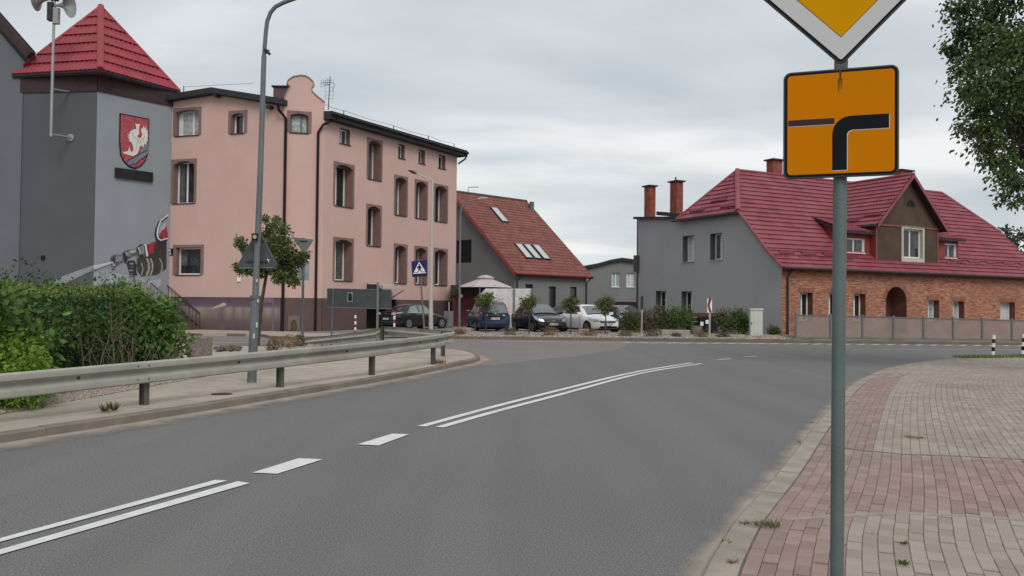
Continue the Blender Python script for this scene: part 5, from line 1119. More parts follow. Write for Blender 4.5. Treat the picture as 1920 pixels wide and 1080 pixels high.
# roadside tufts
def tuft(x, y, lab, z=.13, h=.16, n=60, m_='olive', w_=.08, cat='weed', flat=0):
    p = gp(x, y, z); g = MB()
    for i in range(n):
        a = rnd.uniform(0, 6.28); r_ = rnd.random()*w_; b0 = p+V((math.cos(a)*r_, math.sin(a)*r_, 0)); g.ct = rnd.random(); g.leaf(b0, V((math.cos(a)*.5, math.sin(a)*.5, rnd.uniform(.5, 1.3) if not flat else .1)).normalized(), rdir(), h*rnd.uniform(.4, 1.1), .006+h*.07)
    g.build('grass_tuft', LM[m_], None, label=lab, category=cat, group='weed tufts by the kerbs')
tuft(197, 772, 'small grass tuft left of its twin near the first guardrail post', h=.15, n=45, w_=.04); tuft(214, 770, 'small upright grass tuft nearest the first guardrail post', h=.16, n=45, w_=.03)
tuft(1440, 986, 'flat weed tuft in the joint of the red paving at the kerb', .075, .05, 110, 'olive', .09); tuft(1403, 983, 'thin weed in the gap between two kerb stones at the crossing', .075, .035, 50, 'olive', .06)
tuft(1374, 1056, 'tiny weed on the kerb in the lower part of the pavement', .07, .04, 20, 'dry', .03); tuft(1360, 1020, 'tiny weed at the road edge of the kerb near the bottom', .05, .04, 22, 'olive', .03)
tuft(1693, 1020, 'small weed growing in the paver joint right of the sign pole', .075, .03, 30, 'olive', .02); tuft(1693, 1058, 'larger weed patch in the same paver joint near the bottom', .075, .035, 60, 'olive', .04)
tuft(826, 682, 'dry weed tuft right of the last guardrail post', .13, .16, 90, 'dry', .14); tuft(1503, 829, 'dry leaves against the kerb beside the sign pole', .02, .05, 50, 'dry', .1, flat=1); tuft(1530, 792, 'dry debris in the gutter just left of the sign pole', .02, .04, 50, 'dry', .12, flat=1)
tuft(1714, 820, 'small heap of brown leaves lying on the grey paving', .075, .06, 60, 'dry', .1, flat=1)
for i, x in enumerate(range(1795, 1930, 5)):
    pass
g = MB()
for i in range(1500):
    x = rnd.uniform(1795, 2050); p = gp(x, 671.5-(x-1795)*.012, KH); p.y += rnd.uniform(-.35, .35); g.ct = rnd.random(); g.leaf(p, V((rnd.uniform(-.5, .5), rnd.uniform(-.5, .5), 1)).normalized(), rdir(), rnd.uniform(.04, .14), .02)
g.build('weeds', LM['hedge'], None, kind='stuff', label='low green weeds along the kerb around the black and white bollards', category='weeds')
# orange shrubs on the island
for x, y, m_, w_, lab in ((540, 652, 'dry', .38, 'rust coloured low shrub between lamp post and the give way sign pole'), (562, 650, 'moss', .2, 'little olive shrub touching the give way sign pole'), (512, 658, 'dry', .2, 'small dry shrub just right of the lamp post')):
    p = gp(x, y, .12); shrub('island_shrub', lab, 'shrub', [(V((p.x, p.y, .3)), (w_, w_, .26))], 700, .06, LM[m_], 'low shrubs on the traffic island', twigs=3)
mb = MB()
for i in range(1500):
    p = gp(rnd.uniform(500, 600), rnd.uniform(646, 662), .12); mb.ct = rnd.random(); mb.rock((p.x, p.y, .135), rnd.uniform(.02, .05))
mb.build('gravel', STN, kind='stuff', label='pebble patch around the low shrubs on the traffic island', category='gravel')
# young tree behind the lamp post
b0 = at(483, 640, 31); b0.z = .12; top = at(510, 470, 31); g = thing('young_tree', 'slender young tree with loose green crown behind the triangular sign', 'tree', tuple(b0))
base = at(500, 512, 31); m_ = MB(); m_.tube([b0, at(490, 570, 31), base, at(510, 480, 31), at(512, 425, 31)], [.08, .065, .055, .04, .015], 8)
bl_ = []
for (x, y, r_) in ((512, 425, .33), (530, 432, .3), (500, 440, .3), (536, 455, .33), (515, 460, .48), (545, 478, .42), (562, 488, .3), (505, 485, .5), (530, 500, .48), (545, 515, .34), (552, 528, .22), (525, 520, .3), (470, 500, .34), (455, 505, .26), (448, 500, .2), (488, 505, .36), (452, 455, .22), (462, 468, .22), (448, 448, .12), (570, 478, .2), (498, 410, .16), (520, 412, .18), (488, 470, .3)):
    c = at(x, y, 31+rnd.uniform(-.7, .7)); bl_.append((c, (r_, r_, r_*.8))); m_.tube([base+(at(512, 430, 31)-base)*rnd.uniform(0, .7), (base+c)/2+rdir()*.1+Z*.1, c], [.025, .016, .006], 5)
m_.build('trunk', BARK, g); foliage(bl_, 6000, .11, shell=.05, lump=.5, droop=.5).build('crown', LM['young'], g)
m2 = leafmat('leaf_young_green', (.035, .065, .02), (.10, .14, .045)); foliage(bl_[4:], 3500, .11, shell=.05, lump=.3, droop=.5).build('crown', m2, g)
# big tree on the right
D = 22; g = thing('street_tree', 'large dense dark green street tree reaching in at the upper right', 'tree', (14.6, 22, .07))
m_ = MB(); tb = V((14.6, 22, .05)); m_.tube([tb, tb+V((.05, 0, 1.2)), tb+V((0, .1, 2.4)), tb+V((.2, 0, 4)), tb+V((0, 0, 6.5)), tb+V((-.1, 0, 9.5))], [.24, .2, .18, .15, .1, .03], 10)
bl_ = []
edge = [(1800, 15, 40), (1815, 60, 45), (1790, 95, 22), (1775, 88, 14), (1835, 110, 60), (1805, 130, 25), (1825, 165, 45), (1835, 205, 40), (1815, 170, 20), (1845, 240, 35), (1800, 235, 14), (1822, 245, 26), (1850, 270, 40), (1870, 300, 36), (1850, 305, 18), (1885, 330, 26), (1905, 345, 25), (1880, 365, 16), (1870, 380, 10), (1900, 380, 16), (1918, 372, 18), (1855, 20, 60), (1880, 80, 70), (1890, 160, 75), (1900, 230, 60), (1905, 295, 38), (1855, -40, 60), (1930, 100, 90), (1940, 200, 80), (1960, 290, 45), (1910, -30, 80)]
for x, y, r_ in edge: bl_.append((at(x, y, D+rnd.uniform(-1.2, 1.2)), tuple([r_*D/F*.95]*2+[r_*D/F*.8])))
for i in range(30):
    d = rdir(); c = tb+V((.4+abs(d.x)*2.6, d.y*2.8, 7.9+d.z*2.4)); bl_.append((c, (.95, .95, .8)))
for c, r_ in bl_:
    p0 = tb+Z*rnd.uniform(2.6, 7.5); m_.tube([p0, (p0+c)/2+Z*.3, c], [.055, .03, .008], 5)
m_.build('trunk', BARK, g); foliage(bl_, 64000, .125, shell=.05, lump=.62, droop=.8).build('crown', LM['tree'], g)
# distant trees
def fartree(x, D, h, w_, lab, n=2600, sz=.38, m_='far', gr=None):
    p = at(x, 600, D); g = thing('distant_tree', lab, 'tree', (p.x, D, 0), 0, gr); b0 = V((p.x, D, 0)); bl = []
    for i in range(16):
        t_ = .25+.75*i/15; ww = w_*(1-.75*t_**2)*.62; a = rnd.uniform(0, 6.28); bl.append((b0+V((math.cos(a)*ww, math.sin(a)*ww, h*t_)), (ww*.75+.35, ww*.75+.35, h*.075)))
    foliage(bl, n, sz, shell=.1, lump=.5).build('crown', LM[m_], g); mm = MB(); mm.tube([b0, b0+Z*h*.5, b0+Z*h*.95], [.3, .18, .04], 6); mm.build('trunk', BARK, g)
fartree(1882, 95, 10.7, 2.6, 'tall feathery distant tree nearest the crimson roof end', gr='distant feathery trees'); fartree(1908, 97, 10.6, 2.8, 'feathery distant tree at the right edge behind the roof', gr='distant feathery trees')
fartree(1945, 96, 10.4, 3, 'distant tree just outside the right edge behind the roof', gr='distant feathery trees'); fartree(1990, 98, 9.5, 3, 'distant bushy tree beyond the right edge', gr='distant feathery trees')
for i, (x, D, h) in enumerate(((1040, 150, 6), (1120, 160, 6.5), (1180, 150, 5.8))):
    fartree(x, D, h, 6, ['far rounded tree hidden low behind the grey house', 'far rounded tree behind the low outbuilding', 'far rounded tree behind the flat annex'][i], 900, .7)
# ================================================================== STREET FURNITURE
gr = thing('guardrail', 'weathered zinc W-beam guardrail curving round the tip of the traffic island', 'guardrail', tuple(gp(525, 727, .12)))
PP = [gp(*q, .12) for q in ((270, 760), (525, 727), (697, 703), (812, 683))]
d0 = (PP[0]-PP[1]); PP = [PP[0]+d0*k for k in (3, 2, 1)]+PP
back = [V((-1.95, 23.4, .12)), V((-1.78, 24.5, .12)), V((-2.05, 25.6, .12)), V((-3.1, 27.6, .12)), V((-4.3, 29.7, .12)), V((-4.55, 30.05, .12)), V((-5.0, 30.35, .12)), V((-6.6, 31.5, .12)), V((-8.1, 32.5, .12))]
path0 = [V((p.x, p.y, 0)) for p in PP]+[V((p.x, p.y, 0)) for p in back]
def dense(P, n=6):
    o = []
    for i in range(len(P)-1):
        a, b_, c, d = P[max(i-1, 0)], P[i], P[i+1], P[min(i+2, len(P)-1)]
        for k in range(n): t_ = k/n; o.append(.5*((2*b_)+(c-a)*t_+(2*a-5*b_+4*c-d)*t_*t_+(3*b_-a-3*c+d)*t_**3))
    o.append(P[-1]); return o
wp = [(.03, .162), (.072, .157), (.09, .14), (.094, .10), (.09, .068), (.015, .028), (.0, .0), (.015, -.028), (.09, -.068), (.094, -.10), (.09, -.14), (.072, -.157), (.03, -.162)]
DN = dense(path0, 6); nfront = 6*7
def railz(i):
    f = i/(len(DN)-1); k = (i-74)/(len(DN)-1-74)
    zc0 = .62+.037*(min(i/6, 6)-3); return zc0 if k < 0 else zc0-.6*k
def rail_seg(i0, i1, lap=0):
    m_ = MB(); rings = []
    for i in range(i0, i1+1):
        s_ = side(DN, i); p = DN[i]+s_*(.06+lap); rings.append(m_.vs([p+s_*o+Z*(railz(i)+z) for o, z in wp])); 
    for i in range(i0, i1+1):
        s_ = side(DN, i); p = DN[i]+s_*(.06+lap-.004); rings.append(m_.vs([p+s_*o+Z*(railz(i)+z) for o, z in wp]))
    h = i1-i0+1
    for a, b_ in zip(rings[:h], rings[1:h]):
        for q in range(len(wp)-1): m_.face((a+q, b_+q, b_+q+1, a+q+1))
    for a, b_ in zip(rings[h:], rings[h+1:]):
        for q in range(len(wp)-1): m_.face((a+q, a+q+1, b_+q+1, b_+q))
    for e_ in (0, h-1):
        for q in range(len(wp)-1): m_.face((rings[e_]+q, rings[e_]+q+1, rings[h+e_]+q+1, rings[h+e_]+q))
    rl = m_.build('rail', ZINC, gr, smooth=True)
    m_ = MB(); p = i1; s_ = side(DN, p); d = (DN[min(p, len(DN)-1)]-DN[p-1]).normalized()
    for dx_ in (.06, .26):
        for z in (.1, -.1): c = DN[p]-d*dx_+s_*(.06+.084)+Z*(railz(p)+z); m_.disc(c, s_, .016, .02, 6)
    m_.disc(DN[p]-d*1.2+s_*.07+Z*railz(p), s_, .018, .03, 6)
    m_.build('bolts', DKST, rl, kind='stuff')
seg = list(range(0, len(DN)-1, 6))+[len(DN)-1]
for k_, (a, b_) in enumerate(zip(seg, seg[1:])): rail_seg(a, b_, .003*(k_ % 2))
POST = mat('rail_post', (.12, .115, .10), .6, .2, 4, metal=.3, dirt=(.07, .06, .05))
for j in list(range(0, 7))+[9, 12]:
    p = path0[j]; i = j*6; s_ = side(DN, i); d = V((-s_.y, s_.x, 0)); m_ = MB(); zc_ = (railz(i)+.1)
    for (o, l_, w__) in ((-.05, .06, .006), (.05, .06, .006)): m_.box(p+s_*o+Z*(zc_/2+.05), (l_*1.6, w__, zc_), (d, s_, Z))
    m_.box(p+d*.0+Z*(zc_/2+.05), (.008, .1, zc_), (d, s_, Z)); m_.build('post', POST, gr)
    if j == 5: m_ = MB(); m_.box(p+s_*.03+Z*.72, (.05, .08, .2), (d, s_, Z)); m_.build('spacer', ZINC, gr)
# ---- big lamp post
DL = 16.4; b0 = gp(472, 718, .12); lp = thing('street_lamp', 'tall grey street lamp with curved arm standing behind the guardrail', 'street lamp', tuple(b0)); DL = b0.y
LPM = mat('lamp_paint', (.15, .165, .175), .55, .14, 2, .1, 30, metal=.2, dirt=(.13, .14, .14))
q0 = at(478.5, 556, DL); m_ = MB(); m_.tube([b0, q0-Z*.02, q0+Z*.03], [.088, .082, .06], 16); m_.build('base_section', mat('lamp_base_paint', (.12, .133, .143), .6, .2, 2, .1, 30, dirt=(.2, .2, .19)), lp, smooth=True)
m_ = MB(); m_.tube([q0-Z*.05, q0+Z*.02], .1, 16); m_.build('collar', STEEL, lp, smooth=True)
arm = [(479, 553), (484, 430), (489, 300), (495, 105), (498.5, 60), (501, 40), (507, 24), (516, 13), (530, 5.5), (550, -2), (580, -12), (610, -22)]
m_ = MB(); m_.tube([at(x, y, DL) for x, y in arm[:4]], [.062, .058, .054, .048], 14); m_.tube([at(x, y, DL-max(0, (x-500)*.0))for x, y in arm[3:]], [.04]*9, 12); m_.build('pole', LPM, lp, smooth=True)
h = at(625, -26, DL); m_ = MB(); m_.box(h, (.55, .24, .12)); m_.build('lamp_head', STEEL, lp, bevel=.03)
m_ = MB(); m_.box(at(502, 97, DL), (.05, .06, .07)); m_.tube([at(497, 92, DL-.04), at(506, 102, DL-.04)], .03, 6); m_.build('clamp', DKST, lp)
for x, y in ((481.5, 526), (483.5, 564), (481.5, 609), (476, 630)): m_ = MB(); q = at(x, y, DL-.09); m_.box(q, (.035, .004, .06 if y < 600 else .1)); m_.build('sticker', mat('sticker', (.5, .5, .42), .6), lp)
# triangle sign on the lamp post, seen from behind
SBK = mat('sign_back', (.075, .085, .09), .55, .12, 2, metal=.3)
def board(parent, pts, D, th, m, name='board', yoff=0):
    m_ = MB(); m_.prism([at(x, y, D) for x, y in pts], (0, th, 0)); return m_.build(name, m, parent)
ts = thing('warning_sign', 'large triangular road sign seen from its dark back, clamped to the street lamp', 'road sign', tuple(at(482, 470, DL+.1)))
board(ts, [(482, 431), (487, 430), (490, 436), (518, 492), (517, 499), (513, 502), (451, 503), (446, 499), (447, 494), (478, 438)], DL+.09, .012, SBK)
rim = [(484, 430), (518, 496), (514, 502), (450, 503), (446, 497), (484, 430)]
m_ = MB(); m_.tube([at(x, y, DL+.09) for x, y in rim], .012, 5); m_.build('rim', STEEL, ts)
m_ = MB(); m_.box(at(483, 490, DL+.085), (.42, .03, .04)); m_.box(at(486, 452, DL+.085), (.2, .03, .04)); m_.build('bracket', DKST, ts)
m_ = MB(); m_.box(at(502.5, 489, DL+.083), (.035, .004, .065)); m_.build('sticker', WHITE, ts)
bx = MB(); bx.box(at(478, 444, DL-.1), (.115, .05, .13)); o = bx.build('reflector_box', BLACKP, None, label='small square box with yellowish lens strapped to the street lamp above the triangle', category='reflector'); m_ = MB(); m_.disc(at(477.5, 444, DL-.128), (0, 1, 0), .038, .01, 12); m_.build('lens', mat('yellow_lens', (.42, .40, .2), .4), o)
# give way sign from behind with plate
b0 = gp(567, 644, .12); D = b0.y; gs = thing('give_way_sign', 'inverted triangular sign seen from behind above a pale blue-green plate on a grey pole', 'road sign', tuple(b0))
m_ = MB(); m_.tube([b0, at(569, 446, D)], .05, 10); m_.build('pole', STEEL, gs, smooth=True)
board(gs, [(551, 445), (588, 449), (586, 453), (573, 474), (567, 474), (551, 449)], D-.07, .015, mat('sign_back_light', (.17, .185, .2), .5, .1, 3, metal=.3))
m_ = MB(); m_.box(at(569, 452, D-.09), (.3, .03, .04)); m_.build('bracket', DKST, gs)
board(gs, [(559, 493), (580, 492), (579.5, 526), (560, 524)], D+.06, .012, mat('pale_plate', (.28, .34, .37), .5, .12, 3))
# wide direction board from behind on two posts
D = 32; ds = thing('direction_board', 'wide dark direction board seen from behind on two thin posts at the island', 'road sign', tuple(at(670, 640, D)))
o = board(ds, [(616, 540.5), (731, 543), (734, 546), (734, 577), (731, 580), (616, 576), (613, 573), (613, 543)], D, .03, mat('board_back', (.06, .068, .07), .5, .15, 2, metal=.2))
m_ = MB(); m_.tube([at(x, y, D) for x, y in ((614, 541), (733, 543.5), (734, 579.5), (613, 575.5), (614, 541))], .016, 4); m_.build('rim', STEEL, ds)
m_ = MB(); m_.prism([at(*q, D-.02) for q in ((652, 548), (661, 548.5), (661, 566), (651, 565.5))], (0, .01, 0)); m_.build('sticker_rim', mat('sticker_grey', (.3, .31, .31), .6), ds)
m_ = MB(); m_.prism([at(*q, D-.03) for q in ((653.2, 549.2), (658, 549.5), (660, 553), (660, 564.5), (652.4, 564.2))], (0, .01, 0)); m_.build('sticker', BLACKP, ds)
for x, y in ((690, 551), (693, 554), (671, 565)): m_ = MB(); m_.box(at(x, y, D-.02), (.05, .004, .03)); m_.build('sticker', mat('sticker_dim', (.17, .18, .18), .7), ds)
m_ = MB(); a = at(621, 645, D); a.z = .12; m_.tube([a, at(625, 542, D-.06)], .035, 8); m_.build('post', STEEL, ds, smooth=True)
m_ = MB(); a = at(707, 645, D); a.z = .12; m_.tube([a, at(708.5, 529, D-.06)], .045, 8); m_.box(at(714, 538, D-.06), (.14, .06, .1)); m_.build('post', mat('post_zinc', (.2, .22, .22), .5, .15, 4, metal=.3), ds, smooth=True)
# pedestrian crossing sign
D = 42; b0 = at(795, 617, D); a = at(796.5, 632, D); a.z = .13; cs_ = thing('crossing_sign', 'blue square pedestrian crossing sign with walking figure on a leaning pole', 'road sign', tuple(a))
m_ = MB(); m_.tube([a, at(786, 488, D)], .045, 8); m_.build('pole', mat('brown_pole', (.16, .13, .12), .6), cs_, smooth=True)
BLU = mat('sign_blue', (.018, .022, .10), .45, .05, 3)
cnr = [(771, 490), (800.5, 487.5), (801.5, 517.5), (773, 519.5)]
bp = board(cs_, [(x, y) for x, y in cnr], D-.07, .02, BLU)
def onb(u_, v_): # 0..1 in board coordinates
    x = (cnr[0][0]*(1-u_)+cnr[1][0]*u_)*(1-v_)+(cnr[3][0]*(1-u_)+cnr[2][0]*u_)*v_; y = (cnr[0][1]*(1-u_)+cnr[1][1]*u_)*(1-v_)+(cnr[3][1]*(1-u_)+cnr[2][1]*u_)*v_; return (x, y)
def bpoly(pts, k, m, name): m_ = MB(); m_.prism([at(*onb(*q), D-.07-.004*k) for q in pts], (0, .003, 0)); m_.build(name, m, bp)
bpoly([(.5, .06), (.93, .8), (.07, .8)], 1, WHITE, 'white_triangle'); 
bpoly([(.0, .86), (1, .86), (1, 1), (0, 1)], 1, mat('sign_navy', (.012, .01, .04), .5), 'lower_band')
BK = mat('sign_black', (.01, .011, .014), .7, spec=.08)
bpoly([(.47, .2), (.53, .2), (.55, .25), (.53, .3), (.47, .3), (.45, .25)], 2, BK, 'walker'); bpoly([(.46, .31), (.56, .31), (.62, .42), (.68, .5), (.65, .53), (.57, .45), (.56, .52), (.62, .62), (.66, .74), (.61, .74), (.56, .64), (.49, .57), (.46, .66), (.38, .75), (.34, .73), (.41, .63), (.43, .5), (.42, .42), (.36, .5), (.33, .48), (.38, .37)], 2, BK, 'walker')
for x0 in (.14, .28, .68, .8): bpoly([(x0, .70), (x0+.09, .70), (x0+.1, .745), (x0+.0, .745)], 2, BK, 'crossing_bar')
# white concrete lamp post
D = 44; a = at(808, 632, D); a.z = .14; wl = thing('street_lamp', 'pale concrete street lamp with angled arm in front of the pink house', 'street lamp', tuple(a))
m_ = MB(); m_.tube([a, at(808, 560, D), at(811, 337, D)], [.12, .10, .06], 10); m_.build('pole', mat('pale_pole', (.46, .43, .39), .8, .08, 2), wl, smooth=True)
m_ = MB(); m_.tube([at(811, 339, D), at(779, 324, D)], .035, 8); m_.build('arm', mat('pale_pole', (.46, .43, .39)), wl, smooth=True)
m_ = MB(); A_, B_ = at(781, 325, D), at(766, 319.5, D); m_.tube([A_, (A_+B_)/2, B_], [.05, .09, .03], 8); m_.build('lamp_head', DKST, wl)
# thin lamp at the pink corner
D = 54; a = at(861, 615, D); a.z = .25; tl = thing('street_lamp', 'thin grey street lamp with bow-shaped arm in front of the orange roof', 'street lamp', tuple(a))
m_ = MB(); m_.tube([a, at(862, 500, D), at(863.5, 400, D), at(866, 390, D), at(873, 381, D), at(884, 376, D), at(898, 373.5, D)], [.085, .07, .055, .05, .045, .04, .04], 10); m_.build('pole', mat('green_grey', (.16, .17, .165), .6), tl, smooth=True)
m_ = MB(); m_.tube([at(896, 373.5, D), at(904, 371.5, D), at(914, 371.5, D)], [.05, .09, .04], 8); m_.build('lamp_head', mat('lamp_shell', (.4, .38, .36), .5), tl)
# gas box
a = at(841, 612, 54); m_ = MB(); ub = thing('utility_box', 'grey metal utility box on short legs against the brown plinth', 'utility box', (a.x, 54, .2)); m_.box(at(841, 598, 54), (.52, .4, .98), (uC, FC.n, Z)); m_.build('box', mat('box_grey', (.2, .205, .215), .6, .12, 2), ub, bevel=.02)
for dx_ in (-.15, .15): m_ = MB(); q = at(841, 610, 54); m_.box((q.x+dx_, 54, .42), (.05, .05, .4)); m_.build('leg', DKST, ub)
m_ = MB(); m_.tube([at(842, 583, 54.3), at(842, 566, 54.3)], .02, 6); m_.build('conduit', WHITE, ub)
# bollards
def bollard(x, yb, yt, D, cols, lab, gr_, tilt=0, dots=None):
    a = at(x, yb, D); a.z = gz(a.x, D) if D > 40 else KH; ttop = at(x, yt, D).z-a.z; g = thing('bollard', lab, 'bollard', tuple(a), 0, gr_); n_ = len(cols); r_ = .055
    for i, c in enumerate(cols):
        z0, z1 = ttop*(1-(i+1)/n_), ttop*(1-i/n_); m_ = MB(); m_.tube([(tilt*z0, 0, z0), (tilt*z1, 0, z1)], r_, 12); m_.build('band', c, g, local=True, smooth=True)
    m_ = MB(); m_.tube([(0, 0, -.02), (0, 0, .015)], r_*1.3, 12); m_.build('foot', DKST, g, local=True)
RW = mat('bollard_red', (.35, .02, .04), .5); DBR = mat('bollard_dark', (.03, .022, .02), .6)
bollard(666, 630, 591, 44, [WHITE, PLINTH, WHITE, RW, WHITE, RW], 'white and red bollard under the dark direction board', 'red and white bollards')
bollard(739, 630, 592, 43.5, [WHITE, RW, WHITE, RW, WHITE], 'red and white bollard in front of the black saloon car', 'red and white bollards')
bollard(1861.5, 668, 628, 30.6, [WHITE, DBR, WHITE, BK, WHITE], 'black and white bollard standing in the weeds inside the right edge', 'black and white bollards', .06)
bollard(1917.5, 668, 626, 31.4, [WHITE, DBR, WHITE, BK, WHITE], 'black and white bollard cut by the right edge of the picture', 'black and white bollards', .06)
# cabinet
D = 44.2; a, b_ = at(1407, 600, D), at(1430.5, 600, D); zt4 = at(1418, 580, D).z; cb_ = thing('electrical_cabinet', 'tall white electrical cabinet with overhanging lid at the grey gable', 'cabinet', ((a.x+b_.x)/2, D, .25))
cc = (a.x+b_.x)/2; w_ = b_.x-a.x; CW = mat('cabinet_white', (.52, .52, .49), .5, .06, 2)
m_ = MB(); m_.box((cc, D+.15, (zt4+.2)/2), (w_*.97, .32, zt4-.2)); m_.build('body', CW, cb_, bevel=.01)
m_ = MB(); m_.box((cc, D+.15, zt4+.0), (w_*1.06, .4, .09)); m_.build('lid', CW, cb_, bevel=.015)
m_ = MB(); m_.box((cc-.14+w_*.22, D-.02, zt4*.52+.1), (w_*.46, .02, zt4-.45)); m_.build('door', CW, cb_); m_ = MB(); m_.box((a.x+.06, D-.03, zt4*.55), (.03, .03, .13)); m_.build('handle', BLACKP, cb_)
# wooden screen, bins, stone pots
D = 45.6; WD = mat('brown_board', (.10, .045, .03), .8, .3, 4, streak=.3)
ws = thing('wooden_screen', 'dark brown horizontal board screen between the bushes under the marker sign', 'screen', tuple(at(1318, 610, D))); a, b_ = at(1288, 600, D), at(1362, 600, D)
for i in range(5):
    z = at(1300, 590+i*8.5, D).z; m_ = MB(); x1 = b_.x if i < 2 else a.x+(b_.x-a.x)*.42; m_.box(((a.x+x1)/2, D+rnd.uniform(-.01, .01), z), (x1-a.x, .04, .2)); m_.build('board', WD, ws)
for x in (a.x+.05, b_.x-.05): m_ = MB(); m_.box((x, D+.06, .85), (.1, .08, 1.2)); m_.build('post', WD, ws)
for x, w__, c, lab in ((1340, .42, mat('bin_purple', (.06, .03, .05), .5), 'dark purple wheelie bin right of the marker post'), (1331, .34, mat('bin_green', (.012, .03, .03), .5), 'dark green wheelie bin directly behind the marker post'), (1317, .45, mat('bin_black', (.015, .014, .014), .5), 'black wheelie bin with a white sticker left of the marker post')):
    p = at(x, 620, D-.3); z0 = gz(p.x, D); g = thing('wheelie_bin', lab, 'bin', (p.x, D-.3, z0), 0, 'wheelie bins behind the screen'); m_ = MB(); m_.tube([(0, 0, .05), (0, 0, .85)], [w__*.5, w__*.62], 4); m_.build('body', c, g, local=True); m_ = MB(); m_.box((0, 0, .9), (w__*.95, w__*.95, .07)); m_.build('lid', c, g, local=True, bevel=.02)
    m_ = MB(); m_.tube([(-w__*.4, .25, .1), (w__*.4, .25, .1)], .09, 10); m_.build('wheels', BLACKP, g, local=True)
for x, y in ((1316, 607), (1326, 603.5)): m_ = MB(); q = at(x, y, D-.65); m_.box(q, (.17, .01, .2)); m_.build('white_label', WHITE, None, label='white label square on the dark bins, '+('lower left one' if x < 1320 else 'upper right one'), category='label')
for x0, x1, y0, lab in ((1296, 1317, 611, 'weathered ribbed stone pot in front of the brown boards'), ):
    a, b_ = at(x0, 620, 44.4), at(x1, 620, 44.4); zt5 = at(x0, y0, 44.4).z; m_ = MB(); m_.tube([((a.x+b_.x)/2, 44.4, .25), ((a.x+b_.x)/2, 44.4, zt5)], [(b_.x-a.x)*.48, (b_.x-a.x)*.5], 10); m_.build('stone_pot', mat('pot_stone', (.19, .165, .15), .95, .25, 6, streak=.3), None, label=lab, category='pot')
# striped marker sign
D = 43.6; a = at(1330, 630, D); a.z = .26; g = thing('marker_sign', 'red and white striped marker board on a pale post above the bins', 'road sign', tuple(a))
m_ = MB(); m_.tube([a, at(1331, 586, D)], .055, 8); m_.build('post', mat('marker_post', (.38, .34, .33), .6), g)
mk_ = board(g, [(1326, 560), (1335, 560), (1335, 587), (1326, 586)], D-.02, .04, WHITE)
m_ = MB(); m_.prism([at(*q, D-.03) for q in ((1329, 560), (1334.5, 560), (1330.5, 573), (1334.8, 586.8), (1330.5, 586.5), (1326.5, 573))], (0, .008, 0)); m_.build('red_chevron', mat('marker_red', (.18, .03, .03), .6), mk_)
D = 44; a = at(1202.5, 628, D); a.z = .26; g = thing('marker_sign', 'edge-on dark marker board on a thin pale post left of the grey gable', 'road sign', tuple(a))
m_ = MB(); m_.tube([a, at(1204, 580, D)], .04, 8); m_.build('post', mat('marker_post', (.38, .34, .33)), g); m_ = MB(); m_.prism([at(*q, D) for q in ((1203, 556), (1206.5, 554), (1206, 581), (1203, 582))], (0, .35, 0)); m_.build('board', DKST, g)
# ---- foreground priority signs
Dp = 4.62; yaw = R(-20); n3 = V((math.cos(yaw), math.sin(yaw), 0)); nn3 = V((-math.sin(yaw)*-1, -math.cos(yaw), 0)); nn3 = V((n3.y, -n3.x, 0))
pc = at(1577, 228, Dp); fsg = thing('priority_sign', 'foreground priority road sign post with yellow diamond and yellow plate showing a right-bending priority road', 'road sign', (pc.x, Dp+.06, KH))
PM = mat('pole_paint', (.12, .155, .15), .5, .12, 2, .15, 60, metal=.2, dirt=(.09, .11, .105))
bt0 = at(1569, 1080, Dp+.06); tp0 = at(1577, 120, Dp+.06); dd = (tp0-bt0)/(tp0.z-bt0.z)
m_ = MB(); m_.tube([bt0+dd*(KH-bt0.z-.05), tp0, tp0+dd*.8], .036, 20); m_.build('pole', PM, fsg, smooth=True)
FPn = Fac((pc.x-nn3.x*.0, Dp, 0), n3); ORG = mat('sign_orange', (.56, .18, .001), .6, .03, 2, spec=.04); YEL = mat('sign_yellow', (.6, .28, .001), .6, .03, 2, spec=.04); SW = mat('sign_white', (.55, .54, .55), .6, .03, 2, spec=.1); SRM = mat('sign_rim', (.10, .10, .105), .4, .1, 3, metal=.5)
def rr(a0, a1, z0, z1, r_, n_=6):
    o = []
    for cx_, cz_, s0 in ((a1-r_, z0+r_, -90), (a1-r_, z1-r_, 0), (a0+r_, z1-r_, 90), (a0+r_, z0+r_, 180)):
        for i in range(n_+1): th = R(s0+90*i/n_); o.append((cx_+r_*math.cos(th), cz_+r_*math.sin(th)))
    return o
bl, br_, tp_, bo = FPn.uv(1470.5, 228)[0], FPn.uv(1684, 228)[0], FPn.uv(1577, 130)[1], FPn.uv(1577, 330.5)[1]
def fs(pts, o0, o1, m, name, par=fsg): m_ = MB(); FPn.slab(m_, pts, o0, o1); return m_.build(name, m, par)
pl = fs(rr(bl, br_, bo, tp_, .035), -.012, 0, SRM, 'plate')
m_ = MB(); P = [FPn.p(a, z, -.006) for a, z in rr(bl, br_, bo, tp_, .035)]; m_.tube(P+[P[0]], .0055, 6, caps=False); m_.build('edge_profile', mat('edge_grey', (.05, .046, .05), .5), pl, smooth=True)
fs(rr(bl+.003, br_-.003, bo+.003, tp_-.003, .033), .0, .001, BK, 'black_border', pl)
w_ = br_-bl; fs(rr(bl+.017, br_-.017, bo+.017, tp_-.017, .02), .001, .002, ORG, 'orange_field', pl)
U = lambda x, y: FPn.uv(x, y)
cx0 = U(1560.5, 300)[0]; cx1 = U(1588, 300)[0]; zb1 = U(1574, 319)[1]; zt_h = U(1630, 215)[1]; zb_h = U(1630, 241.5)[1]; xr = U(1667, 228)[0]
Ro = (zt_h-U(1561, 260)[1]); o = [(cx0, zb1), (cx1, zb1)]; ri = .028
zc2 = zb_h-ri
for i in range(9): th = R(180-90*i/8); o.append((cx1+ri+ri*math.cos(th), zc2+ri*math.sin(th)))
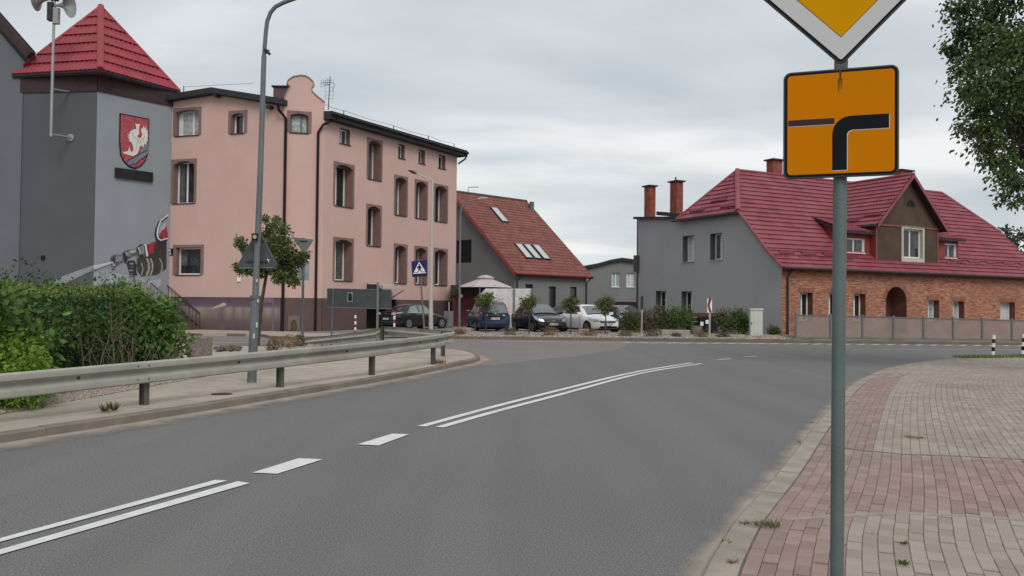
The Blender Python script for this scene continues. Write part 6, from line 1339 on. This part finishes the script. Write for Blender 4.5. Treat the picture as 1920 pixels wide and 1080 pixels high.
o += [(xr, zb_h), (xr, zt_h)]; Rr = .095; xc2, zc3 = cx0+Rr, zt_h-Rr
for i in range(11): th = R(90+90*i/10); o.append((xc2+Rr*math.cos(th), zc3+Rr*math.sin(th)))
fs([(a+(.004 if a > cx0+.01 else 0), z-.004) for a, z in o], .002, .0025, SW, 'white_edge', pl)
fs(o, .0026, .0034, BK, 'priority_line', pl)
q0, q1 = U(1478, 229)[0], U(1564.5, 229)[0]; zz0, zz1 = U(1520, 235.3)[1], U(1520, 224)[1]
fs(rect(q0, q1, zz0-.003, zz1), .002, .0025, SW, 'white_edge', pl); fs(rect(q0, q1, zz0, zz1), .0026, .0034, mat('line_brown', (.045, .03, .035), .7, spec=.08), 'side_line', pl)
ST = mat('dirt_streak', (.10, .06, .02), .8, .2, 30, alpha=.55)
for x0, x1, y0, y1 in ((1573, 1578, 132, 150), (1571, 1574, 148, 172), (1577, 1579.5, 148, 168), (1574.5, 1576, 150, 182)):
    fs([U(x0, y0), U(x0+.8, y1), U(x1-.8, y1), U(x1, y0)], .0021, .0024, ST, 'dirt_streak', pl)
# diamond
zv = U(1577, 123)[1]; xm = U(1577, 123)[0]; hd_ = (U(1441, 0)[1]-zv); s1 = .452
def dia(s_, r_):
    pts = rr(-s_, s_, -s_, s_, r_); return [(xm+(a-z)*.70711, zv+s1+.013+(a+z)*.70711) for a, z in pts]
sq = s1/1.41421
dm = fs(dia(sq+.004, .022), -.012, 0, SRM, 'diamond_plate'); fs(dia(sq+.001, .02), 0, .001, BK, 'black_border', dm); fs(dia(sq-.012, .012), .001, .002, SW, 'white_field', dm); 
P = [FPn.p(a, z, -.006) for a, z in dia(sq+.004, .022)]; m_ = MB(); m_.tube(P+[P[0]], .0055, 6, caps=False); m_.build('edge_profile', mat('edge_grey', (.05, .046, .05), .5), dm, smooth=True)
yv = zv+s1+.013-U(1577, 69)[1]; fs(dia(yv/1.41421+.003, .004), .002, .0025, mat('thin_red_line', (.10, .02, .01), .6), 'inner_border', dm); fs(dia(yv/1.41421-.0, .003), .0026, .0032, YEL, 'yellow_field', dm)
m_ = MB(); m_.box(FPn.p(xm, tp_+.012, -.02), (.05, .03, .05), FPn.ax()); m_.build('clamp', SRM, fsg)
# ================================================================== CARS
GLC = mat('car_glass', (.03, .036, .04), .04, .3, 1, spec=1); WSC = mat('windscreen_glass', (.06, .07, .072), .05, .3, 1, spec=.5); WSC.node_tree.nodes['Principled BSDF'].inputs['IOR'].default_value = 2.9; TYR = mat('tyre', (.018, .018, .018), .85, .2, 10); RIM = mat('alloy', (.35, .36, .37), .35, .1, 5, metal=.7); HL = mat('headlight', (.42, .45, .47), .12, .2, 14, spec=1, coat=.5); TL = mat('taillight', (.3, .01, .015), .2, .2, 8, coat=.5); TLW = mat('clear_taillight', (.6, .45, .46), .2, .1, 8, coat=.5); PLT = mat('number_plate', (.6, .6, .58), .5, .05, 5); CHR = mat('chrome', (.6, .6, .6), .15, .05, 4, metal=.9)
def car(name, label, loc, ang, paint, L_, W__, st, gl, front_extra=None, group='parked cars', zb=.2, wheel=.31, fw=None, rw=None):
    """st: body stations (x, zbelt, halfw, zbottom); gl: greenhouse stations (x, zroof, halfw_roof)"""
    g = thing(name, label, 'car', tuple(loc), ang, group); h = W__/2
    def interp(tab, x):
        if x <= tab[0][0]: return tab[0][1:]
        for p, q in zip(tab, tab[1:]):
            if x <= q[0]: f = (x-p[0])/(q[0]-p[0]); return tuple(a+(b_-a)*f for a, b_ in zip(p[1:], q[1:]))
        return tab[-1][1:]
    def sec(x):
        zbelt, hw, z0 = interp(st, x); zr, hr = interp(gl, x) if gl[0][0] <= x <= gl[-1][0] else (zbelt+.02, hw*.8)
        zr = max(zr, zbelt+.03); hr = min(hr, hw*.92)
        pts = [(hw*.86, z0), (hw*.97, z0+.06), (hw, z0+(zbelt-z0)*.38), (hw*1.0, z0+(zbelt-z0)*.68), (hw*.965, zbelt-.03), (hw*.93, zbelt)]
        cab = zr-zbelt > .08
        pts += [(hw*.93+(hr-hw*.93)*.5, zbelt+(zr-zbelt)*.52), (hr, zr-.05*min(1, (zr-zbelt)/.3)), (hr*.8, zr-.005), (hr*.4, zr+.015), (0, zr+.02)]
        return pts
    xs = sorted(set([p[0] for p in st]+[p[0] for p in gl]+[a/10*L_ for a in range(-4, 5)])); J = 11
    grid = [[V((x, y, z)) for y, z in sec(x)] for x in xs]
    def G(i, j, sgn):
        v = grid[i][j]; return V((v.x, v.y*sgn, v.z))
    m_ = MB()
    for sgn in (1, -1):
        ks = [m_.vs([G(i, j, sgn) for j in range(J)]) for i in range(len(xs))]
        for a, b_ in zip(ks, ks[1:]):
            for j in range(J-1): m_.face((a+j, b_+j, b_+j+1, a+j+1) if sgn < 0 else (a+j, a+j+1, b_+j+1, b_+j))
        m_.face([ks[0]+j for j in range(J)]+[m_.vs([V((xs[0], 0, grid[0][0].z))])]); m_.face([ks[-1]+j for j in range(J)]+[m_.vs([V((xs[-1], 0, grid[-1][0].z))])])
        for a, b_ in zip(range(len(xs)), range(1, len(xs))): m_.poly([G(a, 0, sgn), G(b_, 0, sgn), V((xs[b_], 0, grid[b_][0].z)), V((xs[a], 0, grid[a][0].z))])
    body = m_.build('body', paint, g, local=True, smooth=True)
    def S(x, j, sgn, off):
        s0 = sec(x); jf = min(int(j), J-2); f = j-jf; y, z = [s0[jf][k]+(s0[jf+1][k]-s0[jf][k])*f for k in (0, 1)]
        e_ = .02; s1_ = sec(x+e_); y1, z1 = [s1_[jf][k]+(s1_[jf+1][k]-s1_[jf][k])*f for k in (0, 1)]
        ty, tz = s0[jf+1][0]-s0[jf][0], s0[jf+1][1]-s0[jf][1]; A_ = V((e_, y1-y, z1-z)); B_ = V((0, ty, tz)); n_ = A_.cross(B_); n_ = n_.normalized() if n_.length > 1e-9 else Z
        if n_.dot(V((0, 1, .6))) < 0: n_ = -n_
        p = V((x, y, z))+n_*off; return V((p.x, p.y*sgn, p.z))
    def skin(x0, x1, j0, j1, name_, m, sgn, off=.008, nx=5, nj=4, x0t=None, x1t=None, parent=None):
        """patch following the body skin; x0t/x1t: x range at j1"""
        mm = MB(); ks = []
        for a in range(nx+1):
            col = []
            for b_ in range(nj+1):
                fj = b_/nj; xa = x0+((x0t if x0t is not None else x0)-x0)*fj; xb = x1+((x1t if x1t is not None else x1)-x1)*fj
                col.append(S(xa+(xb-xa)*a/nx, j0+(j1-j0)*fj, sgn, off))
            ks.append(mm.vs(col))
        for a, b_ in zip(ks, ks[1:]):
            for j in range(nj): mm.face((a+j, b_+j, b_+j+1, a+j+1))
        return mm.build(name_, m, parent or g, local=True, smooth='all')
    def full(xlo, xhi, j0, name_, m, off=.008, n_=5):
        """windscreen / rear screen: across the roof strip between two x positions"""
        mm = MB(); ks = []
        for a in range(n_+1):
            x = xlo+(xhi-xlo)*a/n_; col = [S(x, j0+(J-1.001-j0)*q/5, 1, off) for q in range(6)]; col += [V((p.x, -p.y, p.z)) for p in reversed(col[:-1])]; ks.append(mm.vs(col))
        for a, b_ in zip(ks, ks[1:]):
            for j in range(10): mm.face((a+j, b_+j, b_+j+1, a+j+1))
        mm.build(name_, m, g, local=True, smooth='all')
    mm = MB(); mm.box((0, 0, .2), (L_*.8, W__*.84, .13)); mm.build('underbody_shade_box', BLACKP, g, local=True)  # black box added below the body to darken the space under the car
    fwx, rwx = fw if fw is not None else L_*.32, rw if rw is not None else -L_*.29
    for x in (fwx, rwx):
        for sgn in (1, -1):
            y = sgn*(h-.075); mm = MB(); mm.disc((x, sgn*(h-.03), wheel), (0, 1, 0), wheel+.055, .07, 20); mm.build('wheel_arch', BLACKP, g, local=True)
            mm = MB(); mm.tube([(x, y-.09, wheel), (x, y-.075, wheel), (x, y+.075, wheel), (x, y+.09, wheel)], [wheel-.03, wheel, wheel, wheel-.03], 22); wh = mm.build('wheel', TYR, g, local=True, smooth=True)
            mm = MB(); mm.disc((x, y+sgn*.078, wheel), (0, 1, 0), wheel*.66, .04, 16); mm.build('rim', RIM, wh, local=True)
            mm = MB()
            for k in range(5): th = 2*math.pi*k/5; mm.box((x+math.cos(th+.63)*wheel*.38, y+sgn*.0995, wheel+math.sin(th+.63)*wheel*.38), (wheel*.3, .006, wheel*.16), (V((math.cos(th+.63), 0, math.sin(th+.63))), V((0, 1, 0)), V((-math.sin(th+.63), 0, math.cos(th+.63))))) 
            mm.build('rim_gap', BLACKP, wh, local=True)
    def lbox(c, d, name_, m, bev=0, par=None): mm = MB(); mm.box(c, d); return mm.build(name_, m, par or g, local=True, bevel=bev)
    return g, body, skin, full, lbox, sec
def plate(lbox, x, z, sg):
    p = lbox((x, 0, z), (.015, .5, .11), 'number_plate', PLT); lbox((x+sg*.009, -.225 if sg > 0 else .225, z), (.004, .04, .1), 'blue_strip', BLU, par=p)
    for k in range(7):
        if k == 2: continue
        lbox((x+sg*.009, sg*(-.16+k*.06), z), (.004, .028, .06), 'plate_character', BK, par=p)
hatchF = dict(L_=4.25, W__=1.79)
def hatch(loc, ang, paint, lab, emblem, blackgrille, zrf=1.47, roof_w=.6):
    st = [(-2.1, .62, .62, .3), (-2.05, .8, .76, .26), (-1.9, .95, .85, .22), (-1.2, .97, .895, .2), (.3, .94, .895, .2), (.95, .9, .89, .2), (1.45, .82, .86, .2), (1.8, .72, .8, .21), (1.98, .62, .72, .24), (2.1, .5, .58, .28)]
    gl = [(-2.0, .9, .55), (-1.85, 1.05, .58), (-1.55, 1.34, .58), (-1.1, zrf-.03, .6), (-.3, zrf, .61), (.15, zrf-.03, .6), (.5, zrf-.17, .6), (1.0, 1.02, .68), (1.15, .9, .72)]
    g, body, skin, full, lbox, sec = car('parked_car', lab, loc, ang, paint, 4.2, 1.79, st, gl)
    full(.27, .98, 7.15, 'windscreen', WSC); full(-1.86, -1.5, 7.2, 'rear_screen', GLC)
    for s_ in (1, -1):
        skin(-1.25, -.42, 5.15, 6.9, 'side_window', GLC, s_, x0t=-1.15, x1t=-.42); skin(-.33, .62, 5.15, 6.9, 'side_window', GLC, s_, x0t=-.33, x1t=.12); skin(-1.62, -1.33, 5.25, 6.6, 'side_window', GLC, s_, x0t=-1.45, x1t=-1.28)
        hl = skin(1.5, 1.96, 3.6, 5.35, 'headlight', HL, s_, .014, x0t=1.25, x1t=1.82)
        mm = MB(); mm.prism([(2.01, s_*.50, .56), (1.93, s_*.72, .60), (1.84, s_*.77, .74), (1.93, s_*.54, .70)], (.045, 0, .01)); mm.build('headlight_lens', HL, hl, local=True)
        skin(-2.02, -1.8, 3.2, 5.6, 'taillight', TL, s_, .012)
        mm = MB(); mm.tube([(.72, s_*.87, .98), (.72, s_*1.0, 1.02)], [.05, .06], 8); mm.box((.74, s_*1.02, 1.03), (.1, .2, .14)); mm.build('mirror', paint, g, local=True, bevel=.03)
        mm = MB(); mm.box((-.38, s_*.9, .62), (.008, .012, .6)); mm.box((.62, s_*.9, .6), (.008, .012, .55)); mm.box((-1.05, s_*.9, .64), (.008, .012, .5)); mm.build('door_gap', BLACKP, g, local=True)
        mm = MB(); mm.box((-.2, s_*.915, .82), (.16, .03, .03)); mm.box((-.98, s_*.915, .84), (.16, .03, .03)); mm.build('door_handle', paint, g, local=True)
        mm = MB(); mm.tube([(1.97, s_*.62, .36), (1.99, s_*.62, .36)], .07, 10); mm.build('fog_lamp', HL if s_ else HL, g, local=True)
    x = 2.09
    mm = MB(); mm.prism([(x, -.42, .54), (x, .42, .54), (x-.08, .5, .66), (x-.08, -.5, .66)], (.03, 0, 0)); gr_ = mm.build('grille', BLACKP, g, local=True)
    for k in range(3): lbox((x+.03-.02*k, 0, .56+.035*k), (.012, .84+.04*k, .008), 'grille_bar', CHR, par=gr_)
    mm = MB(); mm.prism([(x-.02, -.55, .26), (x-.02, .55, .26), (x, .5, .38), (x, -.5, .38)], (.035, 0, 0)); mm.build('lower_intake', BLACKP, g, local=True)
    plate(lbox, 2.135, .46, 1)
    mm = MB()
    if emblem == 'chevron':
        for k in (0, .05): mm.tube([(2.07, -.09, .6+k), (2.075, 0, .65+k), (2.07, .09, .6+k)], .012, 5)
    else: mm.tube([(2.085, .09*math.cos(a/12*6.283), .62+.045*math.sin(a/12*6.283)) for a in range(13)], .01, 5)
    mm.build('emblem', CHR, g, local=True)
    full(1.0, 1.06, 7, 'cowl', BLACKP, .012, 2)
    mm = MB(); mm.tube([(1.06, .3, .97), (.75, -.35, 1.13)], .008, 4); mm.tube([(1.06, -.3, .97), (.8, -.62, 1.1)], .008, 4); mm.build('wipers', BLACKP, g, local=True)
    return g
CB = mat('car_black', (.012, .012, .014), .22, .1, 2, coat=.7); CWh = mat('car_white', (.75, .75, .74), .3, .03, 2, coat=.5); CBl = mat('car_blue', (.012, .035, .085), .25, .1, 2, coat=.7); CDk = mat('car_graphite', (.018, .02, .02), .25, .1, 2, coat=.7)
p = at(1009, 600, 46.6); hatch((p.x, 46.6, .27), R(-90+21), CB, 'black hatchback parked nose to the road between the blue and white cars', 'oval', True, 1.5)
p = at(1103, 600, 46.8); hatch((p.x, 46.8, .27), R(-90+25), CWh, 'white hatchback parked nose to the road right of the black hatchback', 'chevron', False, 1.5)
p = at(1172, 600, 53.5); hatch((p.x, 53.5, .27), R(-90+12), CDk, 'dark car mostly hidden behind bushes at the far right of the row', 'oval', True, 1.5)
p = at(1052, 600, 55); hatch((p.x, 55.5, .27), R(180), CB, 'dark car glimpsed behind between the black and the white hatchback', 'oval', True, 1.45)
# blue MPV seen from behind
st = [(-2.0, .85, .74, .3), (-1.95, .95, .82, .25), (-1.7, .98, .87, .2), (0, .97, .885, .2), (1.1, .95, .87, .2), (1.6, .85, .84, .2), (1.9, .7, .75, .24), (2.0, .55, .6, .3)]
gl = [(-2.0, .98, .7), (-1.93, 1.15, .68), (-1.72, 1.52, .62), (-1.4, 1.63, .61), (0, 1.66, .62), (.3, 1.62, .62), (1.0, 1.12, .7), (1.25, .96, .76)]
p = at(914, 600, 46.6); g, body, skin, full, lbox, sec = car('parked_car', 'dark blue people carrier parked tail to the road left of the black hatchback', (p.x, 46.6, .27), R(90+13), CBl, 4.0, 1.77, st, gl)
full(.32, 1.1, 7.1, 'windscreen', WSC)
mm = MB(); mm.prism([(-2.0, -.66, 1.02), (-2.0, .66, 1.02), (-1.80, .56, 1.46), (-1.80, -.56, 1.46)], (-.03, 0, -.0)); mm.build('rear_screen', mat('rear_glass', (.10, .115, .12), .4, .3, 3, spec=.3), g, local=True)
for s_ in (1, -1):
    skin(-1.5, -.75, 5.15, 6.9, 'side_window', GLC, s_, x0t=-1.4, x1t=-.75); skin(-.66, .1, 5.15, 6.9, 'side_window', GLC, s_); skin(.18, .85, 5.15, 6.9, 'side_window', GLC, s_, x0t=.18, x1t=.3)
    mm = MB(); mm.prism([(-1.99, s_*.70, .98), (-1.99, s_*.80, .98), (-1.85, s_*.66, 1.42), (-1.85, s_*.60, 1.42)], (-.05, 0, 0)); tl_ = mm.build('taillight', TL, g, local=True); lbox((-2.03, s_*.735, 1.0), (.03, .08, .1), 'clear_lens', TLW, par=tl_)
    mm = MB(); mm.box((.72, s_*.96, 1.06), (.1, .2, .16)); mm.tube([(.7, s_*.78, 1.0), (.7, s_*.92, 1.04)], .035, 6); mm.build('mirror', CBl, g, local=True, bevel=.03)
    mm = MB(); mm.tube([(-1.5, s_*.6, 1.68), (-1.2, s_*.6, 1.73), (.0, s_*.6, 1.74), (.3, s_*.6, 1.68)], .022, 6); mm.build('roof_rail', mat('roof_rail', (.5, .48, .44), .4), g, local=True)
    mm = MB(); mm.box((-.7, s_*.892, .62), (.008, .012, .6)); mm.box((.18, s_*.892, .62), (.008, .012, .6)); mm.build('door_gap', BLACKP, g, local=True)
    lbox((-2.035, s_*.46, .89), (.02, .13, .06), 'reflector', TLW)
lbox((-2.03, 0, .38), (.1, 1.5, .22), 'bumper', mat('bumper_blue', (.01, .02, .045), .5), .03); lbox((-2.085, 0, .5), (.02, 1.5, .015), 'bumper_strip', STEEL); lbox((-2.035, 0, .98), (.02, .12, .05), 'emblem', CHR)
plate(lbox, -2.045, .72, -1); lbox((-2.03, 0, .83), (.03, .7, .05), 'handle_bar', BLACKP); mm = MB(); mm.tube([(-2.03, .25, 1.05), (-1.99, -.2, 1.12)], .01, 5); mm.build('wiper', BLACKP, g, local=True)
# black saloon by the pink house
st = [(-2.3, .78, .66, .32), (-2.24, .92, .78, .26), (-1.9, .97, .87, .22), (-1.0, .95, .91, .2), (.7, .9, .91, .2), (1.3, .84, .88, .2), (1.9, .72, .82, .21), (2.2, .6, .7, .25), (2.3, .5, .55, .3)]
gl = [(-2.28, .97, .6), (-1.8, 1.07, .62), (-1.2, 1.32, .6), (-.6, 1.45, .58), (0, 1.47, .59), (.35, 1.42, .6), (1.1, 1.0, .7), (1.3, .88, .76)]
p = at(776, 600, 51.3); g, body, skin, full, lbox, sec = car('parked_car', 'black saloon parked along the brown plinth of the pink house behind the guardrail', (p.x, 51.3, .24), R(52), CDk, 4.6, 1.85, st, gl, wheel=.33)
full(.4, 1.12, 7.1, 'windscreen', WSC); full(-1.75, -.95, 7.15, 'rear_screen', GLC)
for s_ in (1, -1):
    skin(-1.35, -.45, 5.15, 6.9, 'side_window', mat('car_glass_light', (.16, .2, .2), .06, .3, 2, spec=1), s_, x0t=-.95, x1t=-.45); skin(-.36, .75, 5.15, 6.9, 'side_window', mat('car_glass_light', (.16, .2, .2)), s_, x0t=-.36, x1t=.25)
    mm = MB(); mm.prism([(-2.27, s_*.42, .86), (-2.27, s_*.76, .84), (-2.24, s_*.78, .97), (-2.27, s_*.55, .98)], (-.05, 0, 0)); mm.build('taillight', TLW, g, local=True)
    skin(-2.2, -1.72, 4.0, 5.2, 'taillight', TLW, s_, .014, x1t=-1.9)
    mm = MB(); mm.box((.85, s_*1.02, .99), (.1, .2, .13)); mm.tube([(.83, s_*.88, .95), (.83, s_*.98, .97)], .03, 6); mm.build('mirror', CDk, g, local=True, bevel=.03)
    mm = MB(); mm.box((-.4, s_*.915, .6), (.008, .012, .55)); mm.box((.75, s_*.91, .58), (.008, .012, .5)); mm.build('door_gap', BLACKP, g, local=True)
    skin(-1.4, .9, 4.98, 5.12, 'window_trim', CHR, s_, .012)
plate(lbox, -2.33, .6, -1); lbox((-2.32, 0, .9), (.03, .1, .07), 'emblem', CHR); lbox((-2.3, 0, .42), (.08, 1.5, .02), 'bumper_strip', STEEL)
